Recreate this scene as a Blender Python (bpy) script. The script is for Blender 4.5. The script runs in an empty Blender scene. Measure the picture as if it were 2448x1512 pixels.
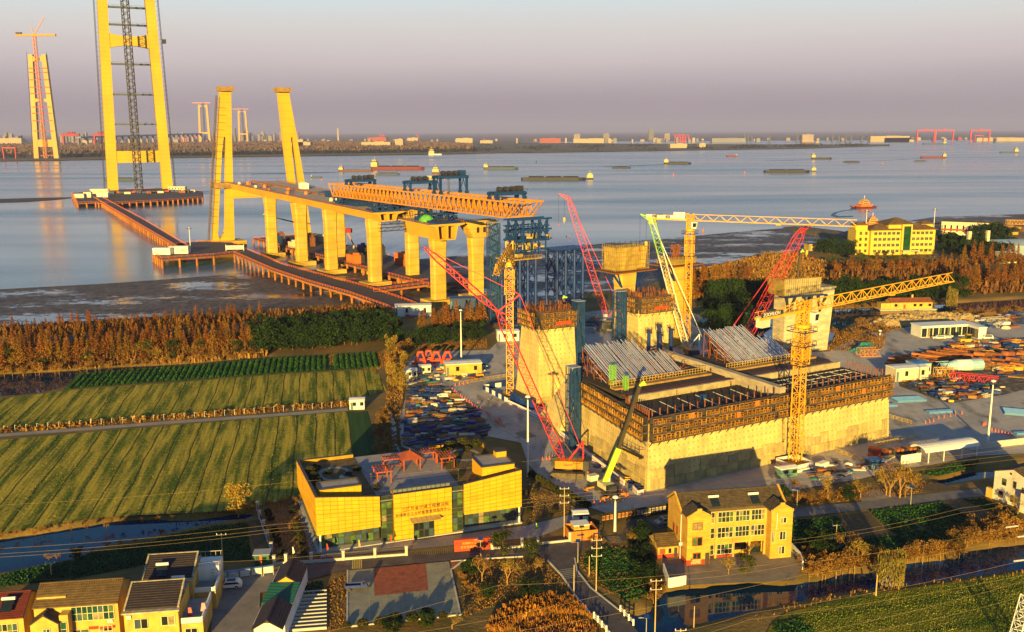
import bpy,bmesh,math,random
import numpy as np
from mathutils import Vector,Matrix
R=math.radians
random.seed(7)
rng=np.random.default_rng(7)
scene=bpy.context.scene
COL=scene.collection
# ------------------------------------------------------------------ camera
CAMH=86.0;FPX=2297.0;CX=1224.0;CY=756.0
PITCH=math.atan(442/FPX);ROLL=R(0.25)
cam=bpy.data.cameras.new('camera');camo=bpy.data.objects.new('camera',cam);COL.objects.link(camo)
cam.sensor_width=36.0;cam.lens=36.0*FPX/2448.0;cam.clip_start=1.0;cam.clip_end=90000.0
camo.location=(0,0,CAMH)
camo.rotation_mode='QUATERNION'
camo.rotation_quaternion=(Matrix.Rotation(math.pi/2-PITCH,3,'X')@Matrix.Rotation(-ROLL,3,'Z')).to_quaternion()
scene.camera=camo
# ------------------------------------------------------------------ light
EXPO=1.15;HAZE_D=4.6e-5;SKYS=0.06
SUN_EL,SUN_AZ=R(9.0),R(188.0)  # the sun stands low behind the camera, a little to its left
SUN_DIR=Vector((math.sin(SUN_AZ)*math.cos(SUN_EL),math.cos(SUN_AZ)*math.cos(SUN_EL),math.sin(SUN_EL)))
sl=bpy.data.lights.new('sun','SUN');sl.energy=5.0;sl.angle=R(0.5);sl.color=(1.0,0.69,0.17)
so=bpy.data.objects.new('sun',sl);COL.objects.link(so);so.location=(-40,-60,200)
so.rotation_mode='QUATERNION';so.rotation_quaternion=SUN_DIR.to_track_quat('Z','Y')
world=bpy.data.worlds.new('World');scene.world=world;world.use_nodes=True
nt=world.node_tree;nt.nodes.clear()
def nn(t,kind,**kw):
 n=t.nodes.new(kind)
 for k,v in kw.items():setattr(n,k,v)
 return n
w_out=nn(nt,'ShaderNodeOutputWorld');w_bg=nn(nt,'ShaderNodeBackground');w_sky=nn(nt,'ShaderNodeTexSky')
w_sky.sky_type='NISHITA';w_sky.sun_disc=False;w_sky.sun_elevation=SUN_EL;w_sky.sun_rotation=SUN_AZ
w_sky.air_density=1.6;w_sky.dust_density=1.5;w_sky.ozone_density=3.0
w_bg.inputs['Strength'].default_value=SKYS
# evening haze belt all round the horizon, over the sky model
w_tc=nn(nt,'ShaderNodeTexCoord');w_sep=nn(nt,'ShaderNodeSeparateXYZ');w_ramp=nn(nt,'ShaderNodeValToRGB');w_mix=nn(nt,'ShaderNodeMixRGB')
w_fac=nn(nt,'ShaderNodeValToRGB')
nt.links.new(w_tc.outputs['Generated'],w_sep.inputs[0])
w_nv=nn(nt,'ShaderNodeVectorMath',operation='MULTIPLY');w_nv.inputs[1].default_value=(1.2,1.2,9.);w_no=nn(nt,'ShaderNodeTexNoise');w_no.inputs['Scale'].default_value=2.2;w_no.inputs['Detail'].default_value=4;w_ad=nn(nt,'ShaderNodeMath',operation='MULTIPLY_ADD');w_ad.inputs[1].default_value=.022
nt.links.new(w_tc.outputs['Generated'],w_nv.inputs[0]);nt.links.new(w_nv.outputs[0],w_no.inputs['Vector']);nt.links.new(w_no.outputs[0],w_ad.inputs[0]);w_sb=nn(nt,'ShaderNodeMath',operation='SUBTRACT');w_sb.inputs[1].default_value=.011;nt.links.new(w_sep.outputs['Z'],w_sb.inputs[0]);nt.links.new(w_sb.outputs[0],w_ad.inputs[2])
for rmp in(w_ramp,w_fac):nt.links.new(w_ad.outputs[0],rmp.inputs[0])
SKYK=1/SKYS/2**EXPO
def ramp_set(rmp,stops):
 e=rmp.color_ramp.elements
 while len(e)<len(stops):e.new(0.5)
 for el,(p,c)in zip(e,stops):
  el.position=p;el.color=(*c,1)if len(c)==3 else c
ramp_set(w_ramp,[(0.0,(.295,.245,.320)),(.028,(.390,.318,.370)),(.068,(.660,.575,.575)),(.100,(.740,.705,.670)),(.135,(.70,.82,.85)),(.20,(.40,.60,.80)),(.36,(.09,.28,.56)),(.62,(.035,.16,.40))])
ramp_set(w_fac,[(0.0,(1,1,1)),(.36,(1,1,1)),(.7,(.6,.6,.6)),(1.0,(.4,.4,.4))])
w_mul=nn(nt,'ShaderNodeMixRGB',blend_type='MULTIPLY');w_mul.inputs[0].default_value=1;w_mul.inputs[2].default_value=(SKYK,SKYK,SKYK,1)
nt.links.new(w_ramp.outputs[0],w_mul.inputs[1]);nt.links.new(w_fac.outputs[0],w_mix.inputs[0])
nt.links.new(w_sky.outputs[0],w_mix.inputs[1]);nt.links.new(w_mul.outputs[0],w_mix.inputs[2])
nt.links.new(w_mix.outputs[0],w_bg.inputs[0]);nt.links.new(w_bg.outputs[0],w_out.inputs[0])
vs=scene.view_settings
vs.view_transform='Standard';vs.look='None';vs.gamma=1.0;vs.use_curve_mapping=False;vs.exposure=EXPO
scene.cycles.max_bounces=5;scene.cycles.diffuse_bounces=2;scene.cycles.glossy_bounces=3;scene.cycles.transmission_bounces=3
scene.cycles.volume_bounces=0;scene.cycles.caustics_reflective=False;scene.cycles.caustics_refractive=False
scene.cycles.sample_clamp_indirect=4.0
# ------------------------------------------------------------------ survey helpers (a picture point -> a place on the ground)
def ray(x,y):
 u=(x-CX)/FPX;v=(CY-y)/FPX
 c,s=math.cos(ROLL),math.sin(ROLL)
 u,v=u*c+v*s,v*c-u*s
 cp,sp=math.cos(PITCH),math.sin(PITCH)
 return(u,cp+v*sp,v*cp-sp)
def G(x,y,z=0.0):
 d=ray(x,y);t=(z-CAMH)/d[2]
 return(d[0]*t,d[1]*t)
def HT(bx,by,ty,z0=0.0):
 Y=G(bx,by,z0)[1];d=ray(bx,ty)
 return CAMH+d[2]*Y/d[1]
def AT(x,y,Y):
 d=ray(x,y);t=Y/d[1]
 return Vector((d[0]*t,Y,CAMH+d[2]*t))
ORG={'1a':(0,0),'1b':(0,286.9),'1c':(478.1,179.3),'1d':(896.5,358.6),'1e':(1374.6,418.4),'1f':(1790.6,418.4),'2a':(896.5,687.3),'2b':(1314.8,747.1),'2c':(1790.6,657.4),'2d':(657.4,1016.),'2e':(1255.1,1016.),'2f':(1790.6,1016.),'3a':(0,627.5),'3b':(0,1105.7),'3c':(537.9,1105.7),'3d':(1075.8,1105.7),'3e':(1494.1,1105.7),'3f':(1790.6,1105.7)}
def Z(r,x,y):return ORG[r][0]+x*.26876,ORG[r][1]+y*.26876
def GZ(r,x,y,z=0.):return G(*Z(r,x,y),z)
def HZ(r,x,y,ty,z0=0.):return HT(*Z(r,x,y),Z(r,x,ty)[1],z0)
# ------------------------------------------------------------------ materials
MATS={}
def mat(name,col,rough=.8,var=.25,scale=.6,metal=0.,bump=0.,spec=.3,col2=None,bscale=None,island=0.,stretch=(1,1,1),coat=0.):
 """procedural paint/stone/steel: two noises in world space vary the base colour, an optional per-piece shift and fine relief"""
 if name in MATS:return MATS[name]
 m=bpy.data.materials.new(name);m.use_nodes=True;t=m.node_tree;b=t.nodes['Principled BSDF']
 b.inputs['Roughness'].default_value=rough;b.inputs['Metallic'].default_value=metal;b.inputs['Specular IOR Level'].default_value=spec
 g=nn(t,'ShaderNodeNewGeometry');mp=nn(t,'ShaderNodeVectorMath',operation='MULTIPLY');mp.inputs[1].default_value=stretch
 t.links.new(g.outputs['Position'],mp.inputs[0])
 n1=nn(t,'ShaderNodeTexNoise');n1.inputs['Scale'].default_value=scale;n1.inputs['Detail'].default_value=6;n1.inputs['Roughness'].default_value=.65
 t.links.new(mp.outputs[0],n1.inputs['Vector'])
 c2=col2 if col2 else tuple(max(0,c*(1-1.2*var))for c in col)
 c1=col if col2 else tuple(min(1,c*(1+.5*var))for c in col)
 rp=nn(t,'ShaderNodeValToRGB');ramp_set(rp,[(.34,c2),(.66,c1)])
 t.links.new(n1.outputs[0],rp.inputs[0]);last=rp.outputs[0]
 if island:
  hs=nn(t,'ShaderNodeHueSaturation');mr=nn(t,'ShaderNodeMapRange');mr.inputs[3].default_value=1-island;mr.inputs[4].default_value=1+island
  ad=nn(t,'ShaderNodeMath',operation='ADD');fr=nn(t,'ShaderNodeMath',operation='FRACT');oi=nn(t,'ShaderNodeObjectInfo')
  t.links.new(g.outputs['Random Per Island'],ad.inputs[0]);t.links.new(oi.outputs['Random'],ad.inputs[1]);t.links.new(ad.outputs[0],fr.inputs[0])
  t.links.new(fr.outputs[0],mr.inputs[0]);t.links.new(mr.outputs[0],hs.inputs['Value']);t.links.new(last,hs.inputs['Color']);last=hs.outputs[0]
 t.links.new(last,b.inputs['Base Color'])
 if bump:
  n2=nn(t,'ShaderNodeTexNoise');n2.inputs['Scale'].default_value=bscale or scale*6;n2.inputs['Detail'].default_value=4
  t.links.new(mp.outputs[0],n2.inputs['Vector']);bp=nn(t,'ShaderNodeBump');bp.inputs['Strength'].default_value=bump;bp.inputs['Distance'].default_value=.3
  t.links.new(n2.outputs[0],bp.inputs['Height']);t.links.new(bp.outputs[0],b.inputs['Normal'])
 if coat:b.inputs['Coat Weight'].default_value=coat
 MATS[name]=m
 return m
def zband(m,per,w,col,amt,rot=None,axis='Z'):
 """thin joint lines across a surface every per metres (flat marks)"""
 t=m.node_tree;b=t.nodes['Principled BSDF'];src=b.inputs['Base Color'].links[0].from_socket;g=nn(t,'ShaderNodeNewGeometry');s=nn(t,'ShaderNodeSeparateXYZ')
 if rot is None:t.links.new(g.outputs['Position'],s.inputs[0])
 else:v=nn(t,'ShaderNodeVectorRotate',rotation_type='Z_AXIS');v.inputs['Angle'].default_value=-rot;t.links.new(g.outputs['Position'],v.inputs['Vector']);t.links.new(v.outputs[0],s.inputs[0])
 d=nn(t,'ShaderNodeMath',operation='DIVIDE');d.inputs[1].default_value=per;f=nn(t,'ShaderNodeMath',operation='FRACT');l=nn(t,'ShaderNodeMath',operation='LESS_THAN');l.inputs[1].default_value=w/per;k=nn(t,'ShaderNodeMath',operation='MULTIPLY');k.inputs[1].default_value=amt
 x=nn(t,'ShaderNodeMixRGB');x.inputs[2].default_value=(*col,1);t.links.new(s.outputs[axis],d.inputs[0]);t.links.new(d.outputs[0],f.inputs[0]);t.links.new(f.outputs[0],l.inputs[0]);t.links.new(l.outputs[0],k.inputs[0]);t.links.new(k.outputs[0],x.inputs[0]);t.links.new(src,x.inputs[1]);t.links.new(x.outputs[0],b.inputs['Base Color'])
 return m
def stain(m,col,scale,stretch,lo,hi,amt):
 """patches of dirt with a shape of their own"""
 t=m.node_tree;b=t.nodes['Principled BSDF'];src=b.inputs['Base Color'].links[0].from_socket;g=nn(t,'ShaderNodeNewGeometry');v=nn(t,'ShaderNodeVectorMath',operation='MULTIPLY');v.inputs[1].default_value=stretch;n=nn(t,'ShaderNodeTexNoise');n.inputs['Scale'].default_value=scale;n.inputs['Detail'].default_value=5
 r=nn(t,'ShaderNodeMapRange');r.inputs[1].default_value=lo;r.inputs[2].default_value=hi;r.inputs[4].default_value=amt;x=nn(t,'ShaderNodeMixRGB');x.inputs[2].default_value=(*col,1)
 t.links.new(g.outputs['Position'],v.inputs[0]);t.links.new(v.outputs[0],n.inputs['Vector']);t.links.new(n.outputs[0],r.inputs[0]);t.links.new(r.outputs[0],x.inputs[0]);t.links.new(src,x.inputs[1]);t.links.new(x.outputs[0],b.inputs['Base Color'])
 return m
def leaf_mat(name,c1,c2,trans=.25,island=.45,scale=.15):
 if name in MATS:return MATS[name]
 m=mat(name,c1,.9,col2=c2,scale=scale,island=island,spec=.1);b=m.node_tree.nodes['Principled BSDF']
 b.inputs['Subsurface Weight'].default_value=0
 return m
 # ------------------------------------------------------------------ mesh builder
class MB:
 def __init__(s):s.v=[];s.f=[]
 def quad(s,a,b,c,d):i=len(s.v);s.v+=[tuple(a),tuple(b),tuple(c),tuple(d)];s.f.append((i,i+1,i+2,i+3));return s
 def tri(s,a,b,c):i=len(s.v);s.v+=[tuple(a),tuple(b),tuple(c)];s.f.append((i,i+1,i+2));return s
 def poly(s,pts):i=len(s.v);s.v+=[tuple(p)for p in pts];s.f.append(tuple(range(i,i+len(pts))));return s
 def hexa(s,p):
  i=len(s.v);s.v+=[tuple(q)for q in p]
  s.f+=[(i,i+3,i+2,i+1),(i+4,i+5,i+6,i+7),(i,i+1,i+5,i+4),(i+1,i+2,i+6,i+5),(i+2,i+3,i+7,i+6),(i+3,i,i+4,i+7)]
  return s
 def box(s,x,y,z,sx,sy,sz,rz=0.):
  """box centred in x,y with its foot at z"""
  c,n=math.cos(rz),math.sin(rz);P=[]
  for zz in(z,z+sz):
   for ax,ay in((-.5,-.5),(.5,-.5),(.5,.5),(-.5,.5)):
    dx,dy=ax*sx,ay*sy;P.append((x+dx*c-dy*n,y+dx*n+dy*c,zz))
  return s.hexa(P)
 def bx(s,x0,x1,y0,y1,z0,z1):return s.box((x0+x1)/2,(y0+y1)/2,z0,x1-x0,y1-y0,z1-z0)
 def frus(s,x0,x1,y0,y1,z0,X0,X1,Y0,Y1,z1):
  return s.hexa([(x0,y0,z0),(x1,y0,z0),(x1,y1,z0),(x0,y1,z0),(X0,Y0,z1),(X1,Y0,z1),(X1,Y1,z1),(X0,Y1,z1)])
 def bar(s,p,q,w,h=None,up=(0,0,1)):
  p=Vector(p);q=Vector(q);h=w if h is None else h;d=q-p
  if d.length<1e-6:return s
  d.normalize();u=Vector(up)
  if abs(d.dot(u))>.97:u=Vector((0,1,0))
  a=d.cross(u).normalized();b=a.cross(d).normalized();a*=w/2;b*=h/2
  return s.hexa([p-a-b,p+a-b,p+a+b,p-a+b,q-a-b,q+a-b,q+a+b,q-a+b])
 def tube(s,p,q,r,r2=None,n=8,caps=True):
  p=Vector(p);q=Vector(q);r2=r if r2 is None else r2;d=(q-p)
  if d.length<1e-6:return s
  d.normalize();u=Vector((0,0,1))if abs(d.z)<.9 else Vector((1,0,0));a=d.cross(u).normalized();b=d.cross(a)
  i=len(s.v)
  for k in range(n):
   t=2*math.pi*k/n;o=a*math.cos(t)+b*math.sin(t);s.v.append(tuple(p+o*r));s.v.append(tuple(q+o*r2))
  for k in range(n):
   j=(k+1)%n;s.f.append((i+2*k,i+2*j,i+2*j+1,i+2*k+1))
  if caps:s.f.append(tuple(i+2*k for k in range(n-1,-1,-1)));s.f.append(tuple(i+2*k+1 for k in range(n)))
  return s
 def prism(s,pts,z0,z1):
  n=len(pts);i=len(s.v)
  a=sum(pts[k][0]*pts[(k+1)%n][1]-pts[(k+1)%n][0]*pts[k][1]for k in range(n))
  if a<0:pts=pts[::-1]
  s.v+=[(p[0],p[1],z0)for p in pts]+[(p[0],p[1],z1)for p in pts]
  s.f+=[tuple(range(i+n-1,i-1,-1)),tuple(range(i+n,i+2*n))]
  s.f+=[(i+k,i+(k+1)%n,i+n+(k+1)%n,i+n+k)for k in range(n)]
  return s
 def extr(s,prof,axis,t0,t1):
  """profile of (a,b) pairs swept along x or y: axis 'x' -> (t,a,b), 'y' -> (a,t,b)"""
  n=len(prof);i=len(s.v);m=(lambda t,a,b:(t,a,b))if axis=='x' else(lambda t,a,b:(a,t,b))
  s.v+=[m(t0,*p)for p in prof]+[m(t1,*p)for p in prof]
  s.f+=[tuple(range(i+n-1,i-1,-1)),tuple(range(i+n,i+2*n))]+[(i+k,i+(k+1)%n,i+n+(k+1)%n,i+n+k)for k in range(n)]
  return s
 def dome(s,x,y,z,rx,ry,rz,nu=8,nv=4):
  i=len(s.v)
  for a in range(nv):
   t=math.pi/2*a/nv
   for k in range(nu):
    p=2*math.pi*k/nu;s.v.append((x+rx*math.cos(t)*math.cos(p),y+ry*math.cos(t)*math.sin(p),z+rz*math.sin(t)))
  s.v.append((x,y,z+rz));top=len(s.v)-1
  for a in range(nv-1):
   for k in range(nu):j=(k+1)%nu;s.f.append((i+a*nu+k,i+a*nu+j,i+(a+1)*nu+j,i+(a+1)*nu+k))
  for k in range(nu):s.f.append((i+(nv-1)*nu+k,i+(nv-1)*nu+(k+1)%nu,top))
  return s
 def lattice(s,p,q,w,h,bays,t,up=(0,0,1),tri=False,taper=None,brace='w',tt=None):
  """four (or three) chords with zigzag lacing from p to q"""
  p=Vector(p);q=Vector(q);d=(q-p).normalized();u=Vector(up)
  if abs(d.dot(u))>.97:u=Vector((0,1,0))
  a=d.cross(u).normalized();b=a.cross(d).normalized();tt=tt or t*.6
  cs=[(-.5,-.5),(.5,-.5),(0,.5)]if tri else[(-.5,-.5),(.5,-.5),(.5,.5),(-.5,.5)]
  def pt(k,c):
   f=k/bays;sc=1.0
   if taper:sc=min(1.,taper+f*bays*.25,taper+(bays-k)*.25)
   return p.lerp(q,f)+a*(c[0]*w*sc)+b*(c[1]*h*sc)
  m=len(cs)
  for c in cs:
   if taper:
    for k in range(bays):s.bar(pt(k,c),pt(k+1,c),t)
   else:s.bar(pt(0,c),pt(bays,c),t)
  for k in range(bays):
   for j in range(m):
    c0,c1=cs[j],cs[(j+1)%m]
    if(k+j)%2:c0,c1=c1,c0
    s.bar(pt(k,c0),pt(k+1,c1),tt)
    if brace=='x':s.bar(pt(k,c1),pt(k+1,c0),tt)
    if brace in 'xh':s.bar(pt(k,c0),pt(k,c1),tt)
  return s
 def build(s,name,m,parent=None,world=False,smooth=False):
  v=s.v
  if world and parent is not None:
   o=Vector((0,0,0));p=parent
   while p is not None:o+=p.location;p=p.parent
   v=[(x-o.x,y-o.y,z-o.z)for x,y,z in v]
  me=bpy.data.meshes.new(name);me.from_pydata(v,[],s.f);me.materials.append(m);me.update()
  if smooth:me.shade_smooth()
  return link(name,me,parent)
def link(name,me,parent=None,loc=None,rz=None,scale=None):
 o=bpy.data.objects.new(name,me);COL.objects.link(o);o.parent=parent
 if loc is not None:o.location=loc
 if rz is not None:o.rotation_euler=(0,0,rz)
 if scale is not None:o.scale=scale
 return o
def tag(o,label,cat,group=None,kind=None):
 if label:o['label']=label
 if cat:o['category']=cat
 if group:o['group']=group
 if kind:o['kind']=kind
 return o
def thing(name,label,cat,loc=(0,0,0),rz=0.,group=None):
 o=bpy.data.objects.new(name,None);COL.objects.link(o);o.empty_display_size=.5
 o.location=loc if len(loc)==3 else(*loc,0);o.rotation_euler=(0,0,rz)
 return tag(o,label,cat,group)
def struct(name,mb,m,label=None,z=None):
 o=mb.build(name,m);o['kind']='structure'
 if label:o['label']=label
 return o
KIDS={}
def dup(root,loc,rz=0.,label=None,scale=None,group=None):
 r=root.copy();COL.objects.link(r);r.location=loc if len(loc)==3 else(*loc,0);r.rotation_euler=(0,0,rz)
 if scale:r.scale=scale if isinstance(scale,tuple)else(scale,)*3
 if label:r['label']=label
 if group:r['group']=group
 if root.name not in KIDS:KIDS[root.name]=[(c,list(c.children))for c in root.children]
 for ch,gs in KIDS[root.name]:
  c=ch.copy();COL.objects.link(c);c.parent=r
  for g in gs:d=g.copy();COL.objects.link(d);d.parent=c
 return r
def text(body,size,m,parent,loc,rot,name='lettering',depth=.03,align='CENTER'):
 cu=bpy.data.curves.new(name,'FONT');cu.body=body;cu.size=size;cu.align_x=align;cu.align_y='CENTER';cu.extrude=depth;cu.materials.append(m)
 o=bpy.data.objects.new(name,cu);COL.objects.link(o);dg=bpy.context.evaluated_depsgraph_get();dg.update()
 me=bpy.data.meshes.new_from_object(o.evaluated_get(dg));bpy.data.objects.remove(o);bpy.data.curves.remove(cu)
 o=link(name,me,parent,loc);o.rotation_euler=rot
 return o
def lerp2(a,b,t):return(a[0]+(b[0]-a[0])*t,a[1]+(b[1]-a[1])*t)
def ang(a,b):return math.atan2(b[1]-a[1],b[0]-a[0])
def dist(a,b):return math.hypot(b[0]-a[0],b[1]-a[1])
def sheet(name,pts,z,m,label=None):
 mb=MB();a=sum(pts[k][0]*pts[(k+1)%len(pts)][1]-pts[(k+1)%len(pts)][0]*pts[k][1]for k in range(len(pts)))
 if a<0:pts=pts[::-1]
 bm=bmesh.new();vs_=[bm.verts.new((p[0],p[1],z))for p in pts];bm.faces.new(vs_);bm.normal_update();bmesh.ops.triangulate(bm,faces=bm.faces[:])
 me=bpy.data.meshes.new(name);bm.to_mesh(me);bm.free();me.materials.append(m);o=link(name,me);o['kind']='structure'
 if label:o['label']=label
 return o
def strip(name,line,width,z,m,label=None):
 """a ribbon of constant width along a polyline"""
 mb=MB();L=[];n=len(line)
 for i,p in enumerate(line):
  a=line[max(0,i-1)];b=line[min(n-1,i+1)];t=Vector((b[0]-a[0],b[1]-a[1])).normalized();w=width[i]if isinstance(width,(list,tuple))else width
  L.append(((p[0]-t.y*w/2,p[1]+t.x*w/2,z),(p[0]+t.y*w/2,p[1]-t.x*w/2,z)))
 for i in range(n-1):mb.quad(L[i][1],L[i+1][1],L[i+1][0],L[i][0])
 return struct(name,mb,m,label)
 # ================================================================== the setting: ground, water, fields, roads
LAND=mat('dry_grass',(.25,.145,.032),.95,col2=(.10,.075,.02),scale=.05,bump=.5,bscale=1.2)
def water_mat(name,base,rough,s1,strength,stretch=(1,1,1),dist=.15):
 m=bpy.data.materials.new(name);m.use_nodes=True;t=m.node_tree;b=t.nodes['Principled BSDF']
 b.inputs['Base Color'].default_value=(*base,1);b.inputs['Roughness'].default_value=rough;b.inputs['IOR'].default_value=1.333
 g=nn(t,'ShaderNodeNewGeometry');mp=nn(t,'ShaderNodeVectorMath',operation='MULTIPLY');mp.inputs[1].default_value=stretch
 n1=nn(t,'ShaderNodeTexNoise');n1.inputs['Scale'].default_value=s1;n1.inputs['Detail'].default_value=5
 bp=nn(t,'ShaderNodeBump');bp.inputs['Strength'].default_value=strength;bp.inputs['Distance'].default_value=dist
 t.links.new(g.outputs['Position'],mp.inputs[0]);t.links.new(mp.outputs[0],n1.inputs['Vector']);t.links.new(n1.outputs[0],bp.inputs['Height']);t.links.new(bp.outputs[0],b.inputs['Normal'])
 # slow patches of rougher, wind-touched water
 n2=nn(t,'ShaderNodeTexNoise');n2.inputs['Scale'].default_value=.004;n2.inputs['Detail'].default_value=3;m2=nn(t,'ShaderNodeVectorMath',operation='MULTIPLY');m2.inputs[1].default_value=(.35,1.6,1)
 t.links.new(g.outputs['Position'],m2.inputs[0]);t.links.new(m2.outputs[0],n2.inputs['Vector'])
 mr=nn(t,'ShaderNodeMapRange');mr.inputs[1].default_value=.35;mr.inputs[2].default_value=.7;mr.inputs[3].default_value=rough*.6;mr.inputs[4].default_value=rough*1.8
 t.links.new(n2.outputs[0],mr.inputs[0]);t.links.new(mr.outputs[0],b.inputs['Roughness'])
 MATS[name]=m
 return m
RIVER=water_mat('river_water',(.095,.185,.265),.17,.25,.04,(.5,1.5,1))
POND=water_mat('pond_water',(.0,.022,.055),.03,.8,.03)
def gp(pts,z=0.):return[G(x,y,z)for x,y in pts]
W1=gp([(-260,1335),(0,1291),(134,1272),(269,1248),(349,1244),(457,1247),(554,1232),(602,1231),(606,1240),(553,1245),(480,1258),(392,1278),(269,1302),(215,1318),(172,1337),(113,1348),(0,1370),(-260,1430)],-1)
W2=gp([(1505,1478),(1559,1463),(1565,1444),(1562,1423),(1623,1412),(1717,1401),(1790,1395),(1876,1403),(1951,1391),(2018,1374),(2065,1374),(2089,1366),(2175,1348),(2290,1337),(2296,1321),(2448,1303),(2700,1275),(2700,1320),(2448,1361),(2328,1377),(2180,1396),(2073,1409),(2006,1417),(1898,1439),(1790,1463),(1749,1474),(1628,1501),(1560,1530),(1500,1540)],-1)
W3=gp([(1215,1560),(1225,1512),(1262,1492),(1330,1482),(1395,1486),(1425,1508),(1440,1560)],-1)
W4=gp([(-260,925),(0,896),(161,888),(280,879),(457,871),(618,856),(640,857),(457,875),(300,886),(188,897),(172,923),(97,941),(0,949),(-260,985)],-1)
W5=gp([(1760,745),(1968,740),(2113,735),(2210,730),(2448,715),(2700,695),(2700,715),(2448,735),(2242,749),(2124,753),(2049,764),(1998,795),(1975,838),(1880,852),(1690,850),(1685,795)],-1)
W6=gp([(2236,1153),(2315,1131),(2369,1128),(2560,1105),(2560,1118),(2369,1142),(2300,1152),(2250,1160)],-1)
W7=gp([(930,985),(938,985),(948,1035),(955,1085),(943,1085),(936,1035)],-1)
WATERS=[W1,W2,W3,W4,W5,W6,W7]
SHORE=[(-900,640)]+gp([(-300,800),(0,782),(300,765),(600,742),(800,728),(960,726),(1000,733),(1150,735),(1300,720),(1400,700),(1560,690),(1624,658),(1697,639),(1778,623),(1831,606.5),(1885,604),(1939,594),(2032,571),(2043,553),(2121,531),(2282,536),(2448,524),(2700,505)],-.5)+[(900,900)]
LANDPOLY=SHORE+[(900,60),(-900,60)]
def sdist(px,py,poly):
 """signed distance on numpy grids, negative inside"""
 d=np.full(px.shape,1e9);ins=np.zeros(px.shape,bool);n=len(poly)
 for i in range(n):
  ax,ay=poly[i];bx_,by_=poly[(i+1)%n];ex,ey=bx_-ax,by_-ay;L=ex*ex+ey*ey+1e-9
  t=np.clip(((px-ax)*ex+(py-ay)*ey)/L,0,1);d=np.minimum(d,np.hypot(px-ax-t*ex,py-ay-t*ey))
  if ay!=by_:c=((ay>py)!=(by_>py))&(px<ex*(py-ay)/(by_-ay)+ax);ins^=c
 return np.where(ins,-d,d)
def noise2(x,y,s,k=0):
 return(np.sin(x*s+1.3*k)*np.cos(y*s*1.17+k)+.5*np.sin(x*s*2.3+y*s*1.9+k*2)+.3*np.sin(x*s*4.7-y*s*3.9+k))/1.8
xs=np.concatenate([np.linspace(-900,-230,60)[:-1],np.arange(-230,160,1.5),np.linspace(160,900,170)])
ys=np.concatenate([np.arange(118,300,1.3),np.arange(300,520,2.2),np.linspace(520,940,150)])
GX,GY=np.meshgrid(xs,ys)
def ground_z(X,Y):
 z=np.full(X.shape,0.)+.05*noise2(X,Y,.11)
 for w in WATERS:
  wx=[p[0]for p in w];wy=[p[1]for p in w]
  sel=(X>min(wx)-6)&(X<max(wx)+6)&(Y>min(wy)-6)&(Y<max(wy)+6)
  if not sel.any():continue
  d=sdist(X[sel],Y[sel],w)+.45*noise2(X[sel],Y[sel],.9)
  z[sel]=np.minimum(z[sel],np.where(d>0,np.minimum(0.,-1.0+d/2.2),np.maximum(-2.6,-1.0+d)))
 d=sdist(X,Y,LANDPOLY)
 return np.where(d>-6,np.maximum(-4.,np.minimum(z,-(d+6)*.1-.0)),z)
GZV=ground_z(GX,GY)
ny,nx=GX.shape
gv=np.stack([GX.ravel(),GY.ravel(),GZV.ravel()],1);ii=np.arange(ny*nx).reshape(ny,nx)
gf=np.stack([ii[:-1,:-1].ravel(),ii[:-1,1:].ravel(),ii[1:,1:].ravel(),ii[1:,:-1].ravel()],1)
me=bpy.data.meshes.new('ground');me.from_pydata(gv.tolist(),[],gf.tolist());me.materials.append(LAND);me.shade_smooth()
tag(link('ground',me),'dry brown grassland on the near bank',None,kind='structure')
for i,w in enumerate(WATERS):
# water a little wider than the outline so that the bank cuts it
 c=(sum(p[0]for p in w)/len(w),sum(p[1]for p in w)/len(w));o=[]
 n=len(w)
 for k in range(n):
  a,b=w[k-1],w[(k+1)%n];t=Vector((b[0]-a[0],b[1]-a[1])).normalized();ar=sum(w[q][0]*w[(q+1)%n][1]-w[(q+1)%n][0]*w[q][1]for q in range(n));sg=1 if ar>0 else-1
  o.append((w[k][0]+t.y*sg*1.0,w[k][1]-t.x*sg*1.0))
 sheet('pond_water',o,-1.0,POND,['blue pond beside the ploughed field','dark canal behind the three storey house','pond under the reeds by the road','canal along the redwood row','dark canal behind the anchorage','dark ditch by the white house','narrow ditch beside the scrap yard'][i])
 # river out to the horizon, on a far sheet
mb=MB();mb.quad((-40000,200,-1.5),(40000,200,-1.5),(40000,60000,-1.5),(-40000,60000,-1.5))
struct('river',mb,RIVER,'wide blue grey river')
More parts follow.
